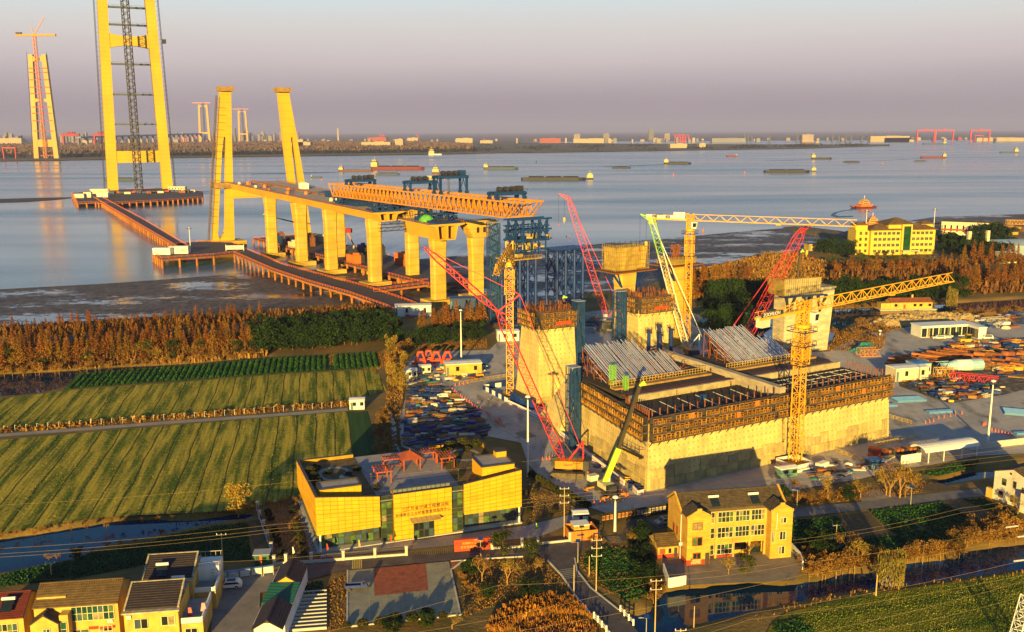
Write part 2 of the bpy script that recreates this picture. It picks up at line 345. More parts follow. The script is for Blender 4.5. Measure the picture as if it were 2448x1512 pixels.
# tidal mud with wet patches
def mud_mat():
 m=mat('wet_mud',(.10,.075,.062),.8,.9,.35,spec=.5);t=m.node_tree;b=t.nodes['Principled BSDF']
 g=nn(t,'ShaderNodeNewGeometry');mp=nn(t,'ShaderNodeVectorMath',operation='MULTIPLY');mp.inputs[1].default_value=(.55,1.0,1)
 n1=nn(t,'ShaderNodeTexNoise');n1.inputs['Scale'].default_value=.30;n1.inputs['Detail'].default_value=10;n1.inputs['Roughness'].default_value=.85
 n2=nn(t,'ShaderNodeTexNoise');n2.inputs['Scale'].default_value=.03;n2.inputs['Detail'].default_value=4
 t.links.new(g.outputs['Position'],mp.inputs[0]);t.links.new(mp.outputs[0],n1.inputs['Vector']);t.links.new(mp.outputs[0],n2.inputs['Vector'])
 ad=nn(t,'ShaderNodeMath',operation='ADD');t.links.new(n1.outputs[0],ad.inputs[0]);t.links.new(n2.outputs[0],ad.inputs[1])
 rp=nn(t,'ShaderNodeValToRGB');ramp_set(rp,[(.0,(.8,.8,.8)),(.515,(.7,.7,.7)),(.55,(.12,.12,.12)),(1,(.05,.05,.05))])
 mr=nn(t,'ShaderNodeMath',operation='MULTIPLY');mr.inputs[1].default_value=.5;t.links.new(ad.outputs[0],mr.inputs[0]);t.links.new(mr.outputs[0],rp.inputs[0])
 t.links.new(rp.outputs[0],b.inputs['Roughness'])
 bp=nn(t,'ShaderNodeBump');bp.inputs['Strength'].default_value=.35;bp.inputs['Distance'].default_value=.12;t.links.new(n1.outputs[0],bp.inputs['Height']);t.links.new(bp.outputs[0],b.inputs['Normal'])
 return m
MUD=mud_mat()
mudp=gp([(-400,715),(0,692),(242,679),(403,668),(537,657),(640,650),(760,645),(910,629),(991,621),(1068,614),(1160,608),(1280,600),(1375,590),(1447,582),(1616,569),(1778,553),(1872,546),(1900,552),(2032,571),(2000,600),(1831,640),(1700,680),(1560,720),(1300,760),(1000,770),(600,790),(0,830),(-400,850)],-1.25)
sheet('mudflat',mudp,-1.25,MUD,'dark wet mudflat with shining puddles along the near shore')
sheet('mudflat',gp([(2130,536),(2172,528.6),(2234,519),(2448,512),(2700,505),(2700,540),(2282,545)],-1.2),-1.2,MUD,'mudflat beside the ferry landing')
sheet('sandbar',gp([(-200,477),(0,476),(120,473),(172,472),(170,474.5),(129,479),(60,484),(0,485.5),(-200,490)],-1.4),-1.35,mat('sandbar_mud',(.07,.05,.04),.8,.3,.02),'dark low sandbar at the tower platform')
# breakwater spit of rubble
sp=gp([(1869,539),(1905,540),(1960,546),(2040,556),(2060,575),(2010,571),(1940,560),(1890,551)],0)
mb=MB();cen=(sum(p[0]for p in sp)/8,sum(p[1]for p in sp)/8);n=8
for k in range(n):
 a,b=sp[k],sp[(k+1)%n];ia,ib=lerp2(a,cen,.35),lerp2(b,cen,.35)
 mb.quad((*a,-1.6),(*b,-1.6),(*ib,1.0),(*ia,1.0));mb.tri((*ia,1.0),(*ib,1.0),(*cen,1.6))
o=mb.build('breakwater',mat('rubble_stone',(.16,.11,.055),.9,.5,.25,bump=.8));tag(o,'low stone breakwater spit pointing into the river',None,kind='structure')
# ------------------------------------------------------------------ fields
def field_mat(name,c1,c2,cl,angle,spacing,lw=.07,rowsp=1.1):
 m=bpy.data.materials.new(name);m.use_nodes=True;t=m.node_tree;b=t.nodes['Principled BSDF'];b.inputs['Roughness'].default_value=.95;b.inputs['Specular IOR Level'].default_value=.1
 g=nn(t,'ShaderNodeNewGeometry');rot=nn(t,'ShaderNodeVectorRotate',rotation_type='Z_AXIS');rot.inputs['Angle'].default_value=-angle
 t.links.new(g.outputs['Position'],rot.inputs['Vector']);sx=nn(t,'ShaderNodeSeparateXYZ');t.links.new(rot.outputs[0],sx.inputs[0])  # x runs along the furrows
 st=nn(t,'ShaderNodeVectorMath',operation='MULTIPLY');st.inputs[1].default_value=(.035,.42,1);t.links.new(rot.outputs[0],st.inputs[0])
 n1=nn(t,'ShaderNodeTexNoise');n1.inputs['Scale'].default_value=1.;n1.inputs['Detail'].default_value=5;n1.inputs['Roughness'].default_value=.6;t.links.new(st.outputs[0],n1.inputs['Vector'])
 n3=nn(t,'ShaderNodeTexNoise');n3.inputs['Scale'].default_value=.9;n3.inputs['Detail'].default_value=6;n3.inputs['Roughness'].default_value=.7;t.links.new(g.outputs['Position'],n3.inputs['Vector'])
 mx=nn(t,'ShaderNodeMath',operation='MULTIPLY_ADD');mx.inputs[1].default_value=.35;t.links.new(n3.outputs[0],mx.inputs[0]);m45=nn(t,'ShaderNodeMath',operation='MULTIPLY');m45.inputs[1].default_value=.75
 t.links.new(n1.outputs[0],m45.inputs[0]);t.links.new(m45.outputs[0],mx.inputs[2])
 rp=nn(t,'ShaderNodeValToRGB');ramp_set(rp,[(.47,c1),(.55,tuple((p+q)/2 for p,q in zip(c1,c2))),(.63,c2)]);t.links.new(mx.outputs[0],rp.inputs[0])
 last=rp.outputs[0]
 wb=nn(t,'ShaderNodeTexNoise');wb.inputs['Scale'].default_value=.05;t.links.new(g.outputs['Position'],wb.inputs['Vector'])
 wa=nn(t,'ShaderNodeMath',operation='MULTIPLY_ADD');wa.inputs[1].default_value=1.6;t.links.new(wb.outputs[0],wa.inputs[0]);t.links.new(sx.outputs['Y'],wa.inputs[2])
 for sp_,w_,cc,am in((spacing,lw,cl,.9),(rowsp,.3,tuple(c*.6 for c in c1),.2)):
  dv=nn(t,'ShaderNodeMath',operation='DIVIDE');dv.inputs[1].default_value=sp_;fr=nn(t,'ShaderNodeMath',operation='FRACT');lt=nn(t,'ShaderNodeMath',operation='LESS_THAN');lt.inputs[1].default_value=w_
  t.links.new(wa.outputs[0],dv.inputs[0]);t.links.new(dv.outputs[0],fr.inputs[0]);t.links.new(fr.outputs[0],lt.inputs[0])
  mu=nn(t,'ShaderNodeMath',operation='MULTIPLY');mu.inputs[1].default_value=am;t.links.new(lt.outputs[0],mu.inputs[0])
  mi=nn(t,'ShaderNodeMixRGB');mi.inputs[2].default_value=(*cc,1);t.links.new(mu.outputs[0],mi.inputs[0]);t.links.new(last,mi.inputs[1]);last=mi.outputs[0]
 t.links.new(last,b.inputs['Base Color'])
 bp=nn(t,'ShaderNodeBump');bp.inputs['Strength'].default_value=.6;bp.inputs['Distance'].default_value=.25;t.links.new(n3.outputs[0],bp.inputs['Height']);t.links.new(bp.outputs[0],b.inputs['Normal'])
 return m
FA=R(101)
WHEAT=field_mat('winter_wheat_field',(.072,.110,.008),(.46,.34,.036),(.028,.026,.009),FA,5.6)
DGREEN=field_mat('dark_crop_field',(.022,.060,.018),(.035,.085,.020),(.03,.03,.015),FA,9,.02)
WHEAT2=field_mat('young_wheat_field',(.060,.10,.006),(.24,.18,.016),(.020,.026,.010),R(14),9.5,.05)
sheet('field',gp([(-260,1080),(0,1053),(400,1019),(826,985),(832,1000),(842,1090),(735,1108),(728,1185),(570,1222),(420,1229),(250,1237),(110,1258),(0,1276),(-260,1322)]),.10,WHEAT,'striped winter wheat field in front of the path')
sheet('field',gp([(828,985),(878,984),(897,1060),(899,1085),(845,1092),(834,1010)]),.13,DGREEN,'dark green crop strip at the end of the wheat field')
sheet('field',gp([(-260,990),(0,954),(188,932),(457,913),(657,897),(900,884),(925,935),(830,960),(400,995),(0,1026),(-260,1050)]),.10,WHEAT,'striped wheat field between the canal and the path')
CABB=field_mat('green_bean_field',(.02,.080,.016),(.042,.12,.022),(.012,.022,.010),FA,4.2,.12,.8)
CAB_POLY=gp([(186,897),(300,887),(457,877),(640,860),(780,852),(896,846),(905,880),(657,894),(457,909),(188,929),(150,934)])
sheet('field',CAB_POLY,.10,CABB,'deep green vegetable beds along the redwoods')
PATHM=mat('concrete_path',(.30,.26,.22),.9,.2,.3)
strip('path',gp([(-200,1062),(0,1042),(200,1027),(420,1010),(640,995),(832,980)]),3.2,.12,PATHM,'concrete field path between two wheat fields')
strip('road',gp([(-250,836),(0,817),(200,806),(400,793),(620,776),(800,762),(980,745)]),7,.10,mat('levee_asphalt',(.10,.09,.10),.85,.2,.3),'levee road behind the redwood row')
sheet('field',gp([(1820,1540),(1845,1490),(1880,1466),(1960,1446),(2060,1424),(2200,1404),(2448,1368),(2700,1330),(2700,1640),(1820,1640)]),.10,WHEAT2,'bright green wheat field below the canal')
# ------------------------------------------------------------------ site yard and roads
YARD=mat('yard_concrete',(.49,.425,.36),.9,col2=(.34,.30,.26),scale=.06,bump=.25,bscale=1.)
zband(zband(YARD,6.,.12,(.16,.14,.12),.6,R(27),'X'),6.,.12,(.16,.14,.12),.6,R(27),'Y');stain(YARD,(.17,.145,.12),.22,(1,.22,1),.54,.70,.8);stain(YARD,(.60,.50,.38),.5,(1,1,1),.58,.7,.6);stain(YARD,(.12,.10,.09),.09,(1.6,.5,1),.60,.68,.7)
yard=gp([(965,868),(1010,842),(1170,838),(1235,770),(1440,742),(1700,752),(1690,852),(1980,842),(2060,800),(2200,778),(2448,755),(2700,735),(2700,1065),(2448,1085),(2330,1092),(2230,1112),(2130,1128),(2060,1146),(1905,1172),(1885,1190),(1700,1208),(1608,1218),(1595,1226),(1480,1238),(1380,1206),(1300,1150),(1262,1110),(1245,1060),(1170,1045),(1010,1085),(960,1070),(952,1010),(975,935)])
sheet('yard_pavement',yard,.12,YARD,'dusty grey concrete yard round the anchorage')
ASPH=stain(mat('asphalt',(.085,.07,.068),.85,.25,.4,bump=.15,bscale=3),(.15,.125,.11),.25,(1,1,1),.55,.72,.8)
road1=gp([(560,1396),(691,1355),(831,1342),(968,1329),(1090,1318),(1195,1311),(1288,1302),(1361,1296),(1440,1287),(1487,1280),(1510,1240),(1545,1238),(1548,1262),(1500,1292),(1440,1298),(1395,1312),(1374,1336),(1379,1366),(1411,1407),(1479,1461),(1522,1509),(1560,1560),(1490,1560),(1457,1512),(1411,1468),(1374,1423),(1344,1377),(1309,1340),(1250,1330),(1160,1335),(1075,1342),(960,1352),(831,1365),(691,1399),(570,1412)])
sheet('road',road1,.14,ASPH,'dark asphalt road past the command centre')
strip('road',gp([(1560,1255),(1700,1228),(1895,1229),(2000,1217),(2110,1205),(2200,1194),(2368,1176),(2600,1150)]),4.6,.14,mat('grey_road',(.17,.155,.15),.9,.2,.4),'grey village road leading to the white house')
sheet('pavement',gp([(2050,1183),(2090,1172),(2130,1180),(2150,1193),(2060,1200)]),.13,mat('pale_apron',(.30,.25,.19),.9,.2,.4),'pale paved turning place by the village road')
KERB=mat('kerb_concrete',(.50,.46,.40),.8,.15,.5)
def kerb(pts,label,z=.0):
 mb=MB()
 for a,b in zip(pts,pts[1:]):mb.bar((*a,z+.12),(*b,z+.12),.3,.26)
 o=mb.build('kerb',KERB);tag(o,label,None,kind='structure')
kerb(gp([(1309,1341),(1344,1378),(1374,1424),(1411,1469),(1457,1513)]),'concrete kerb on the inner side of the bend')
kerb(gp([(1374,1336),(1379,1365),(1411,1406),(1479,1460)]),'concrete kerb on the outer side of the bend')
kerb(gp([(1078,1344),(1160,1337),(1250,1332)]),'kerb along the park edge')
YELL=mat('road_marking',(.55,.42,.10),.8,.3,1.)
c0=GZ('3c',1130,870);c1=GZ('3c',1222,866);d0=GZ('3c',1128,955)
mb=MB()
for k in range(6):
 f0,f1=(k+.1)/6,(k+.72)/6;a,b=lerp2(c0,c1,f0),lerp2(c0,c1,f1);off=(d0[0]-c0[0],d0[1]-c0[1])
 mb.quad((*a,.155),(a[0]+off[0],a[1]+off[1],.155),(b[0]+off[0],b[1]+off[1],.155),(*b,.155))
struct('crossing_marking',mb,YELL,'worn yellow zebra crossing')
mb=MB()
for rr,zz in((('3d',1395,668,1500,660),5),(('3d',955,965,1105,945),6),(('3d',505,775,555,772),4)):
 a,b=GZ(*rr[:3]),GZ(rr[0],*rr[3:]);t=Vector((b[0]-a[0],b[1]-a[1]));nv=Vector((-t.y,t.x)).normalized()
 for k in range(zz):
  o_=nv*(-.75*k);mb.quad((a[0]+o_.x,a[1]+o_.y,.156),(a[0]+o_.x+nv.x*-.3,a[1]+o_.y+nv.y*-.3,.156),(b[0]+o_.x+nv.x*-.3,b[1]+o_.y+nv.y*-.3,.156),(b[0]+o_.x,b[1]+o_.y,.156))
struct('road_marking',mb,mat('rumble_strip',(.30,.27,.20),.8,.2,1.),'pale rumble strips across the road')
# plaza
PLAZ=mat('plaza_paver',(.30,.28,.19),.9,.3,.5,col2=(.21,.205,.15),bump=.2)
sheet('plaza',gp([(832,1366),(1073,1344),(1078,1365),(1101,1470),(831,1500)]),.15,PLAZ,'green grey paved parking plaza')
REDP=mat('red_paver',(.30,.085,.045),.9,.3,.8,bump=.2)
sheet('plaza_inlay',gp([(894,1361),(1018,1349),(1024,1413),(895,1427)]),.165,REDP,'red brick rectangle in the plaza')
sheet('plaza_inlay',gp([(1075,1343),(1110,1340),(1080,1362)]),.165,REDP,'small red brick corner of the plaza')
kerb(gp([(831,1365),(830,1500),(1101,1471),(1078,1364),(1108,1341)]),'stone edging round the plaza')
mb=MB()
for k in range(5):
 a=lerp2(GZ('3c',1285,1200),GZ('3c',1860,1145),k/4*1.0);e=lerp2(GZ('3c',1290,1430),GZ('3c',1905,1370),k/4)
 mb.bar((*a,.165),(*e,.165),.14,.02)
struct('parking_marking',mb,mat('faded_marking',(.42,.35,.20),.8,.3,2.),'faded parking bay lines')
# parking yard at the left bottom
sheet('forecourt',gp([(505,1400),(690,1362),(690,1400),(622,1420),(618,1560),(505,1560)]),.145,mat('forecourt_concrete',(.22,.19,.18),.9,.25,.3),'grey concrete forecourt with the parked white car')
sheet('lawn',gp([(640,1225),(735,1200),(770,1320),(655,1335)]),.10,mat('brown_lawn',(.20,.125,.045),.95,.3,.6,bump=.3),'brown winter lawn with clipped bushes')
sheet('lawn',gp([(1253,1150),(1330,1180),(1385,1222),(1330,1238),(1262,1252)]),.11,mat('lawn_olive',(.17,.115,.035),.95,.35,.6,bump=.3),'olive lawn beside the command centre')
PAVE=mat('grey_paving',(.27,.25,.25),.85,.15,1.2)
sheet('pavement',gp([(770,1322),(1260,1258),(1330,1240),(1405,1222),(1412,1232),(1345,1262),(1290,1285),(950,1318),(765,1336)]),.12,PAVE,'grey paving in front of the command centre')
sheet('pavement',gp([(712,1222),(737,1218),(766,1325),(745,1328)]),.13,PAVE,'grey paved strip along the side of the command centre')
sheet('courtyard',gp([(1575,1330),(1640,1322),(1890,1318),(1925,1345),(1900,1390),(1730,1396),(1600,1404)]),.13,mat('courtyard_concrete',(.23,.19,.14),.9,.25,.4),'grey concrete courtyard of the three storey house')
# vegetable plots
VEG=[mat('veg_dark',(.012,.042,.012),.95,.4,1.5,bump=.8,bscale=4),mat('veg_mid',(.030,.070,.016),.95,.4,1.5,bump=.8,bscale=4),mat('veg_soil',(.11,.075,.035),.95,.3,1.2,bump=.4),mat('veg_light',(.085,.11,.02),.95,.4,1.5,bump=.6)]
plots=[([(1895,1246),(2000,1236),(2030,1290),(1980,1320),(1893,1300)],0),([(2003,1236),(2075,1226),(2130,1280),(2040,1285)],2),([(2078,1225),(2130,1217),(2200,1262),(2140,1278)],1),([(2035,1290),(2150,1282),(2230,1320),(2120,1330)],0),([(2135,1216),(2250,1203),(2330,1245),(2210,1262)],0),([(2253,1202),(2300,1198),(2400,1240),(2340,1246)],2),([(2304,1197),(2350,1193),(2440,1232),(2410,1240)],1),([(1893,1303),(1985,1323),(2040,1292),(2110,1334),(2000,1348),(1900,1338)],0),([(2210,1264),(2335,1249),(2400,1270),(2280,1300)],1),([(2140,1281),(2205,1266),(2275,1301),(2230,1319)],0),([(172,1344),(215,1324),(340,1302),(395,1287),(398,1338),(340,1352),(168,1387)],0),([(1400,1330),(1450,1310),(1560,1330),(1575,1370),(1440,1380),(1395,1350)],1),([(1420,1386),(1560,1376),(1580,1420),(1500,1440)],0),([(0,1378),(110,1352),(170,1342),(165,1385),(0,1405)],0),([(395,1285),(500,1262),(505,1345),(400,1340)],0),([(502,1262),(590,1250),(602,1340),(510,1345)],1),([(590,1248),(625,1240),(640,1290),(610,1310)],2),([(2200,1135),(2280,1112),(2340,1102),(2330,1120),(2240,1140)],1),([(2180,1165),(2240,1155),(2300,1172),(2250,1185)],2),([(1845,1505),(1900,1480),(1950,1512),(1900,1540)],1),([(692,1408),(770,1390),(776,1420),(694,1432)],1)]
for i,(pl,k)in enumerate(plots):
 sheet('vegetable_plot',gp(pl),.125+.006*(i%4),VEG[k],['dark green','mid green','bare brown','light green'][k]+' vegetable plot '+('beside the village road' if pl[0][0]>1800 else 'near the houses' if pl[0][0]<800 else 'by the bend of the road'))
 # ================================================================== the bridge under construction
CONC=mat('tower_concrete',(.64,.385,.020),.85,.10,.02,bump=.1,bscale=.5)
zband(stain(CONC,(.50,.31,.05),.10,(1,1,.25),.50,.75,.55),6.,.8,(.36,.20,.02),.28)
CONC2=mat('pier_concrete',(.58,.365,.045),.88,.22,.12,stretch=(.4,.4,1.6),bump=.15)
zband(stain(stain(CONC2,(.36,.24,.08),.25,(1,1,.2),.48,.75,.65),(.62,.44,.14),.12,(1,1,.7),.5,.7,.6),4.5,.45,(.26,.16,.04),.5)
STEELD=mat('dark_steel',(.050,.050,.060),.6,.3,.4,metal=.3)
BLUE=mat('blue_steel',(.010,.045,.170),.5,.25,.3,island=.2)
NAVY=mat('navy_paint',(.008,.035,.190),.45,.25,.3,island=.15)
ORNG=mat('orange_truss_paint',(.60,.24,.012),.5,.2,.3,island=.12)
REDP_=mat('red_crane_paint',(.62,.025,.03),.45,.2,.4,island=.12)
YELC=mat('yellow_crane_paint',(.78,.38,.02),.5,.2,.4,island=.12)
RUST=mat('rusty_steel',(.26,.085,.025),.85,.35,.6,island=.25)
RUST2=mat('orange_rust_pile',(.40,.14,.03),.8,.3,.6,island=.2)
WHITE=mat('white_paint',(.75,.72,.66),.6,.1,.5)
GREYC=mat('grey_deck_concrete',(.40,.33,.28),.9,.2,.2)
DARKD=mat('dark_deck',(.060,.052,.055),.7,.3,.2)
GLASS=mat('dark_window_glass',(.015,.022,.022),.12,.3,.3,spec=.6)
REDC=mat('red_sheet',(.45,.04,.02),.6,.2,.5)
ORSAFE=mat('orange_safety',(.75,.16,.02),.6,.15,1.)
GREENP=mat('green_paint',(.25,.50,.03),.5,.15,.5)
TEALN=mat('blue_safety_net',(.014,.055,.17),.7,.3,.5,island=.2)
P5=Vector((-38.6,488.4));BA=math.atan2(-.826,.564);BV=Vector((.564,-.826));NV=Vector((.826,.564))
def br(s,n,z=None):
 p=P5+BV*s+NV*n
 return(p.x,p.y)if z is None else(p.x,p.y,z)
def onplane(r,zx,zy,s):
 d=ray(*Z(r,zx,zy));k=(s+P5.dot(BV))/(d[0]*BV.x+d[1]*BV.y)
 p=Vector((d[0]*k,d[1]*k))-P5
 return(p.dot(NV),CAMH+d[2]*k)
def proj(X,Y,Zc):
 cp,sp=math.cos(PITCH),math.sin(PITCH);dz=Zc-CAMH;f=Y*cp-dz*sp;v=(Y*sp+dz*cp)/f;u=X/f
 c,s=math.cos(ROLL),math.sin(ROLL);u,v=u*c-v*s,v*c+u*s
 return CX+u*FPX,CY-v*FPX
def s_at(Dx,n,z):
 lo,hi=-400,200
 for _ in range(40):
  m=(lo+hi)/2
  if proj(*br(m,n),z)[0]<Dx:lo=m
  else:hi=m
 return m
def deckz(s):return 40.5-.026*s
# ------------------------------------------------------------------ tall tower standing in the river
TB=G(336,455.5,3);TA=R(28)
def tower_legs(t,H,sep0,sep1,w,d,mt,beams):
 for sd in(-1,1):
  mb=MB();x0,x1=sd*sep0/2,sd*sep1/2
  mb.frus(x0-w/2,x0+w/2,-d/2,d/2,0,x1-w/2*.9,x1+w/2*.9,-d/2*.9,d/2*.9,H);mb.build('leg',mt,t)
 def xin(z):return(sep0+(sep1-sep0)*z/H)/2
 for z0,z1,arch in beams:
  mb=MB();xa,xb=xin(z0)-w/2+.2,xin(z1)-w/2+.2
  if arch:
   N=10;top=[];bot=[]
   for k in range(N+1):
    f=k/N*2-1;top.append((xb*f,z1-arch*(1-f*f)));bot.append((xa*f,z0+arch*(1-f*f)))
   mb.extr(bot+top[::-1],'x',0,1)
   mb.v=[(b_,(a_-.5)*d*.8,c_)for a_,b_,c_ in mb.v]
  else:mb.frus(-xa,xa,-d*.4,d*.4,z0,-xb,xb,-d*.4,d*.4,z1)
  mb.build('crossbeam',mt,t)
 return xin
t=thing('bridge_tower','giant yellow H shaped bridge tower standing in the river, top beyond view','bridge tower',(*TB,3),TA)
TW=14.2
hz=lambda y:AT(336,y,TB[1]).z-3
sep0=(AT(390,452,TB[1]).x-AT(281.5,455,TB[1]).x)/math.cos(TA)*1.0;sep1=sep0*.84
xin=tower_legs(t,300,sep0,sep1-2,TW,11,CONC,[(hz(389),hz(361),0),(hz(116),hz(82),3.5)])
for y in(18.8,60.5,154.5,227,298):
 z=hz(y);mb=MB();xa=xin(z)-TW/2
 mb.bar((-xa,-3,z),(xa,-3,z),.8,1.8);mb.bar((-xa,3,z),(xa,3,z),.8,1.8);mb.bx(-xa,xa,-3.4,3.4,z+1,z+1.25)
 for k in range(9):f=k/8*2-1;mb.bar((xa*f,-3.2,z+1.2),(xa*f,-3.2,z+3.2),.22)
 mb.bar((-xa,-3.2,z+3.1),(xa,-3.2,z+3.1),.2)
 mb.build('work_platform',mat('platform_steel',(.10,.12,.13),.6,.2,.3),t)
for sd in(-1,1):
 mb=MB();a=(sd*(sep0/2+TW/2+4),-2,0);b=(sd*(sep1/2-1+TW/2+4),-2,300);mb.lattice(a,b,1.4,1.4,90,.35,tt=.25)
 for k in range(0,46):f=k/46;p=Vector(a).lerp(Vector(b),f);mb.bar(p,(p.x-sd*5,p.y,p.z),.28)
 mb.build('hoist_rail',STEELD,t)
for sd in(-1,1):
 mb=MB();mb.box(sd*sep0/2,0,-1.5,TW+9,18,2.0);mb.build('pile_cap',CONC,t)
o=MB();o.box(sep0/2+TW/2+2.5,-2,hz(102),5,4,6);o.build('hoist_cabin',STEELD,t)
m0=G(333,459,3)
t=thing('hoist_mast','slim dark lattice mast rising between the legs of the river tower','mast',(*m0,3))
mb=MB();mb.lattice((0,0,0),(0,0,300),8,8,66,1.0,tt=.6);mb.build('lattice',STEELD,t)
mb=MB();mb.box(0,0,0,13,13,2);mb.build('footing',RUST,t)
# platform round the tower foot
def pile_platform(name,label,poly,zt,pilepts,zb=-3,rail=True,thick=1.2,pr=.55,deckm=DARKD,pm=RUST2):
 t=thing(name,label,'platform',(*poly[0],0))
 mb=MB();mb.prism(poly,zt-.5,zt);mb.build('deck',deckm,t,world=True)
 mb=MB();n=len(poly)
 for k in range(n):mb.bar((*poly[k],zt-1.1),(*poly[(k+1)%n],zt-1.1),.4,thick)
 mb.build('edge_beam',RUST,t,world=True)
 pm_=MB();pm_.tube((0,0,0),(0,0,zt-zb-.5),pr,n=7);me_=None
 for q in pilepts:
  if me_ is None:
   o=pm_.build('pile',pm,t);me_=o.data
  else:o=link('pile',me_,t)
  o.location=(q[0]-poly[0][0],q[1]-poly[0][1],zb)
 if rail:
  mb=MB()
  for k in range(n):
   a,b=poly[k],poly[(k+1)%n];L=dist(a,b);m_=max(1,int(L/4))
   for j in range(m_):q=lerp2(a,b,j/m_);mb.bar((*q,zt),(*q,zt+1.2),.12)
   mb.bar((*a,zt+1.2),(*b,zt+1.2),.12);mb.bar((*a,zt+.6),(*b,zt+.6),.1)
  mb.build('railing',ORSAFE,t,world=True)
 return t
def edge_piles(poly,step,skip=()):
 out=[];n=len(poly)
 for k in range(n):
  if k in skip:continue
  a,b=poly[k],poly[(k+1)%n];m_=max(1,int(dist(a,b)/step));out+=[lerp2(a,b,j/m_)for j in range(m_)]
 return out
pp=[GZ('1b',x,y,4)for x,y in((690,742),(850,735),(960,745),(1400,722),(1800,690),(1800,640),(1500,610),(1000,625),(640,655))]
pile_platform('piled_platform','rust red piled work platform under the river tower',pp,4.5,edge_piles(pp,7.5,(5,6,7)),pr=1.1)
PALEC=mat('pale_cladding',(.60,.52,.36),.7,.12,.3)
def hut(name,label,cat,p,L,W,H,rz,m,roof=None,group=None,windows=3,z=0.,doors=1):
 t=thing(name,label,cat,(*p,z),rz,group)
 mb=MB();mb.bx(-L/2,L/2,-W/2,W/2,0,H);mb.build('wall',m,t)
 mb=MB();mb.extr([(-W/2-.2,H),(W/2+.2,H),(W/2+.2,H+.18),(0,H+.45),(-W/2-.2,H+.18)],'x',-L/2-.2,L/2+.2);mb.build('roof',roof or WHITE,t)
 for k in range(windows):
  x=-L/2+L*(k+.5+(.15 if doors else 0))/windows
  mb=MB();mb.bx(x-min(.6,L*.12),x+min(.6,L*.12),-W/2-.05,-W/2+.02,H*.4,H*.8);mb.build('window',GLASS,t)
 if doors:mb=MB();mb.bx(-L/2+.25,-L/2+1.1,-W/2-.06,-W/2+.02,.05,H*.78);mb.build('door',mat('door_blue_grey',(.10,.16,.22),.6,.1,1.),t)
 return t
hut('site_shed','long pale shed at the near leg of the river tower','shed',GZ('1b',890,655,4.5),24,7,6,R(8),PALEC,z=4.5,windows=6)
hut('site_shed','long pale shed at the far leg of the river tower','shed',GZ('1b',1580,632,4.5),25,7,6,R(-4),PALEC,z=4.5,windows=6)
hut('site_shed','small cream shed on the tower platform corner','shed',GZ('1b',710,694,4.5),12,8,5,R(8),PALEC,z=4.5)
hut('site_shed','cream shed with red roof on the tower platform','shed',GZ('1b',785,690,4.5),9,8,7,R(8),PALEC,REDC,z=4.5)
hut('site_shed','white shed at the head of the causeway','shed',GZ('1b',915,688,4.5),14,7,5,R(8),WHITE,z=4.5)
for k in range(16):
 p=GZ('1b',1000+k*48+random.uniform(-10,10),660-k*1.2+random.uniform(-6,8),4.5)
 o=MB().box(0,0,0,random.uniform(4,9),random.uniform(3,5),random.uniform(2,4)).box(0,0,0,1,6,1).build('equipment_crate',[BLUE,RUST,STEELD,PALEC,REDC,BLUE][k%6]);o.location=(*p,4.5)
 tag(o,['blue','rust brown','dark grey','cream','red','dark blue'][k%6]+' equipment crate on the river tower platform','crate','crates on the tower platform')
 # causeways on piles
def causeway(label,left,right,step,zb=-3,rails=ORSAFE,pr=.6):
 """left/right: matching edge points (x,y,z)"""
 t=thing('pile_causeway',label,'causeway',left[0])
 mb=MB();bm_=MB();rl=MB();n=len(left);o0=left[0]
 for k in range(n-1):
  a,b,c,d=left[k],left[k+1],right[k+1],right[k]
  mb.hexa([(*p[:2],p[2]-.4)for p in(a,d,c,b)]+[p for p in(a,d,c,b)])
  for e0,e1 in((a,b),(d,c)):
   bm_.bar((*e0[:2],e0[2]-.9),(*e1[:2],e1[2]-.9),.5,1.0)
   L=dist(e0,e1);m_=max(1,int(L/3))
   for j in range(m_):
    q=Vector(e0).lerp(Vector(e1),j/m_);rl.bar(q,q+Vector((0,0,1.2)),.12)
   for hh in(.6,1.2):rl.bar((*e0[:2],e0[2]+hh),(*e1[:2],e1[2]+hh),.13)
 mb.build('deck',DARKD,t,world=True);bm_.build('edge_beam',RUST2,t,world=True);rl.build('railing',rails,t,world=True)
 me_=None;cap=None
 for k in range(n-1):
  m_=max(1,int(dist(left[k],left[k+1])/step))
  for j in range(m_):
   A=Vector(left[k]).lerp(Vector(left[k+1]),j/m_);B=Vector(right[k]).lerp(Vector(right[k+1]),j/m_)
   for f in(.08,.92):
    q=A.lerp(B,f)
    if me_ is None:o=MB().tube((0,0,0),(0,0,1),pr,n=7).build('pile',RUST2,t);me_=o.data
    else:o=link('pile',me_,t)
    o.location=(q.x-o0[0],q.y-o0[1],zb-o0[2]);o.scale=(1,1,q.z-1.2-zb)
   o=MB().bar(A-Vector((0,0,1.6)),B-Vector((0,0,1.6)),.5,.7).bar(A-Vector((0,0,2)),B.lerp(Vector((B.x,B.y,zb+2)),.6),.2).build('cross_beam',RUST2,t,world=True)
 return t
def edge(pts,zs):return[(*GZ(r,x,y,z),z)for(r,x,y),z in zip(pts,zs)]
causeway('long dark causeway on orange piles out to the river tower',edge([('1b',832,688),('1b',1200,908),('1b',1592,1140)],(5,5,5)),edge([('1b',900,686),('1b',1280,890),('1b',1668,1122)],(5,5,5)),13,pr=.85)
causeway('curving causeway on piles from the river platform to the shore',edge([('1b',2080,1182),('1b',2330,1292),('1b',2440,1340)],(5,5,5))+[(*G(740,675,4.5),4.5),(*G(838,703,4),4),(*G(925,734,2.2),2.2),(*G(985,760,.6),.6)],edge([('1b',2165,1142),('1b',2400,1238),('1b',2500,1285)],(5,5,5))+[(*G(772,660,4.5),4.5),(*G(872,686,4),4),(*G(968,718,2.2),2.2),(*G(1030,742,.6),.6)],10)
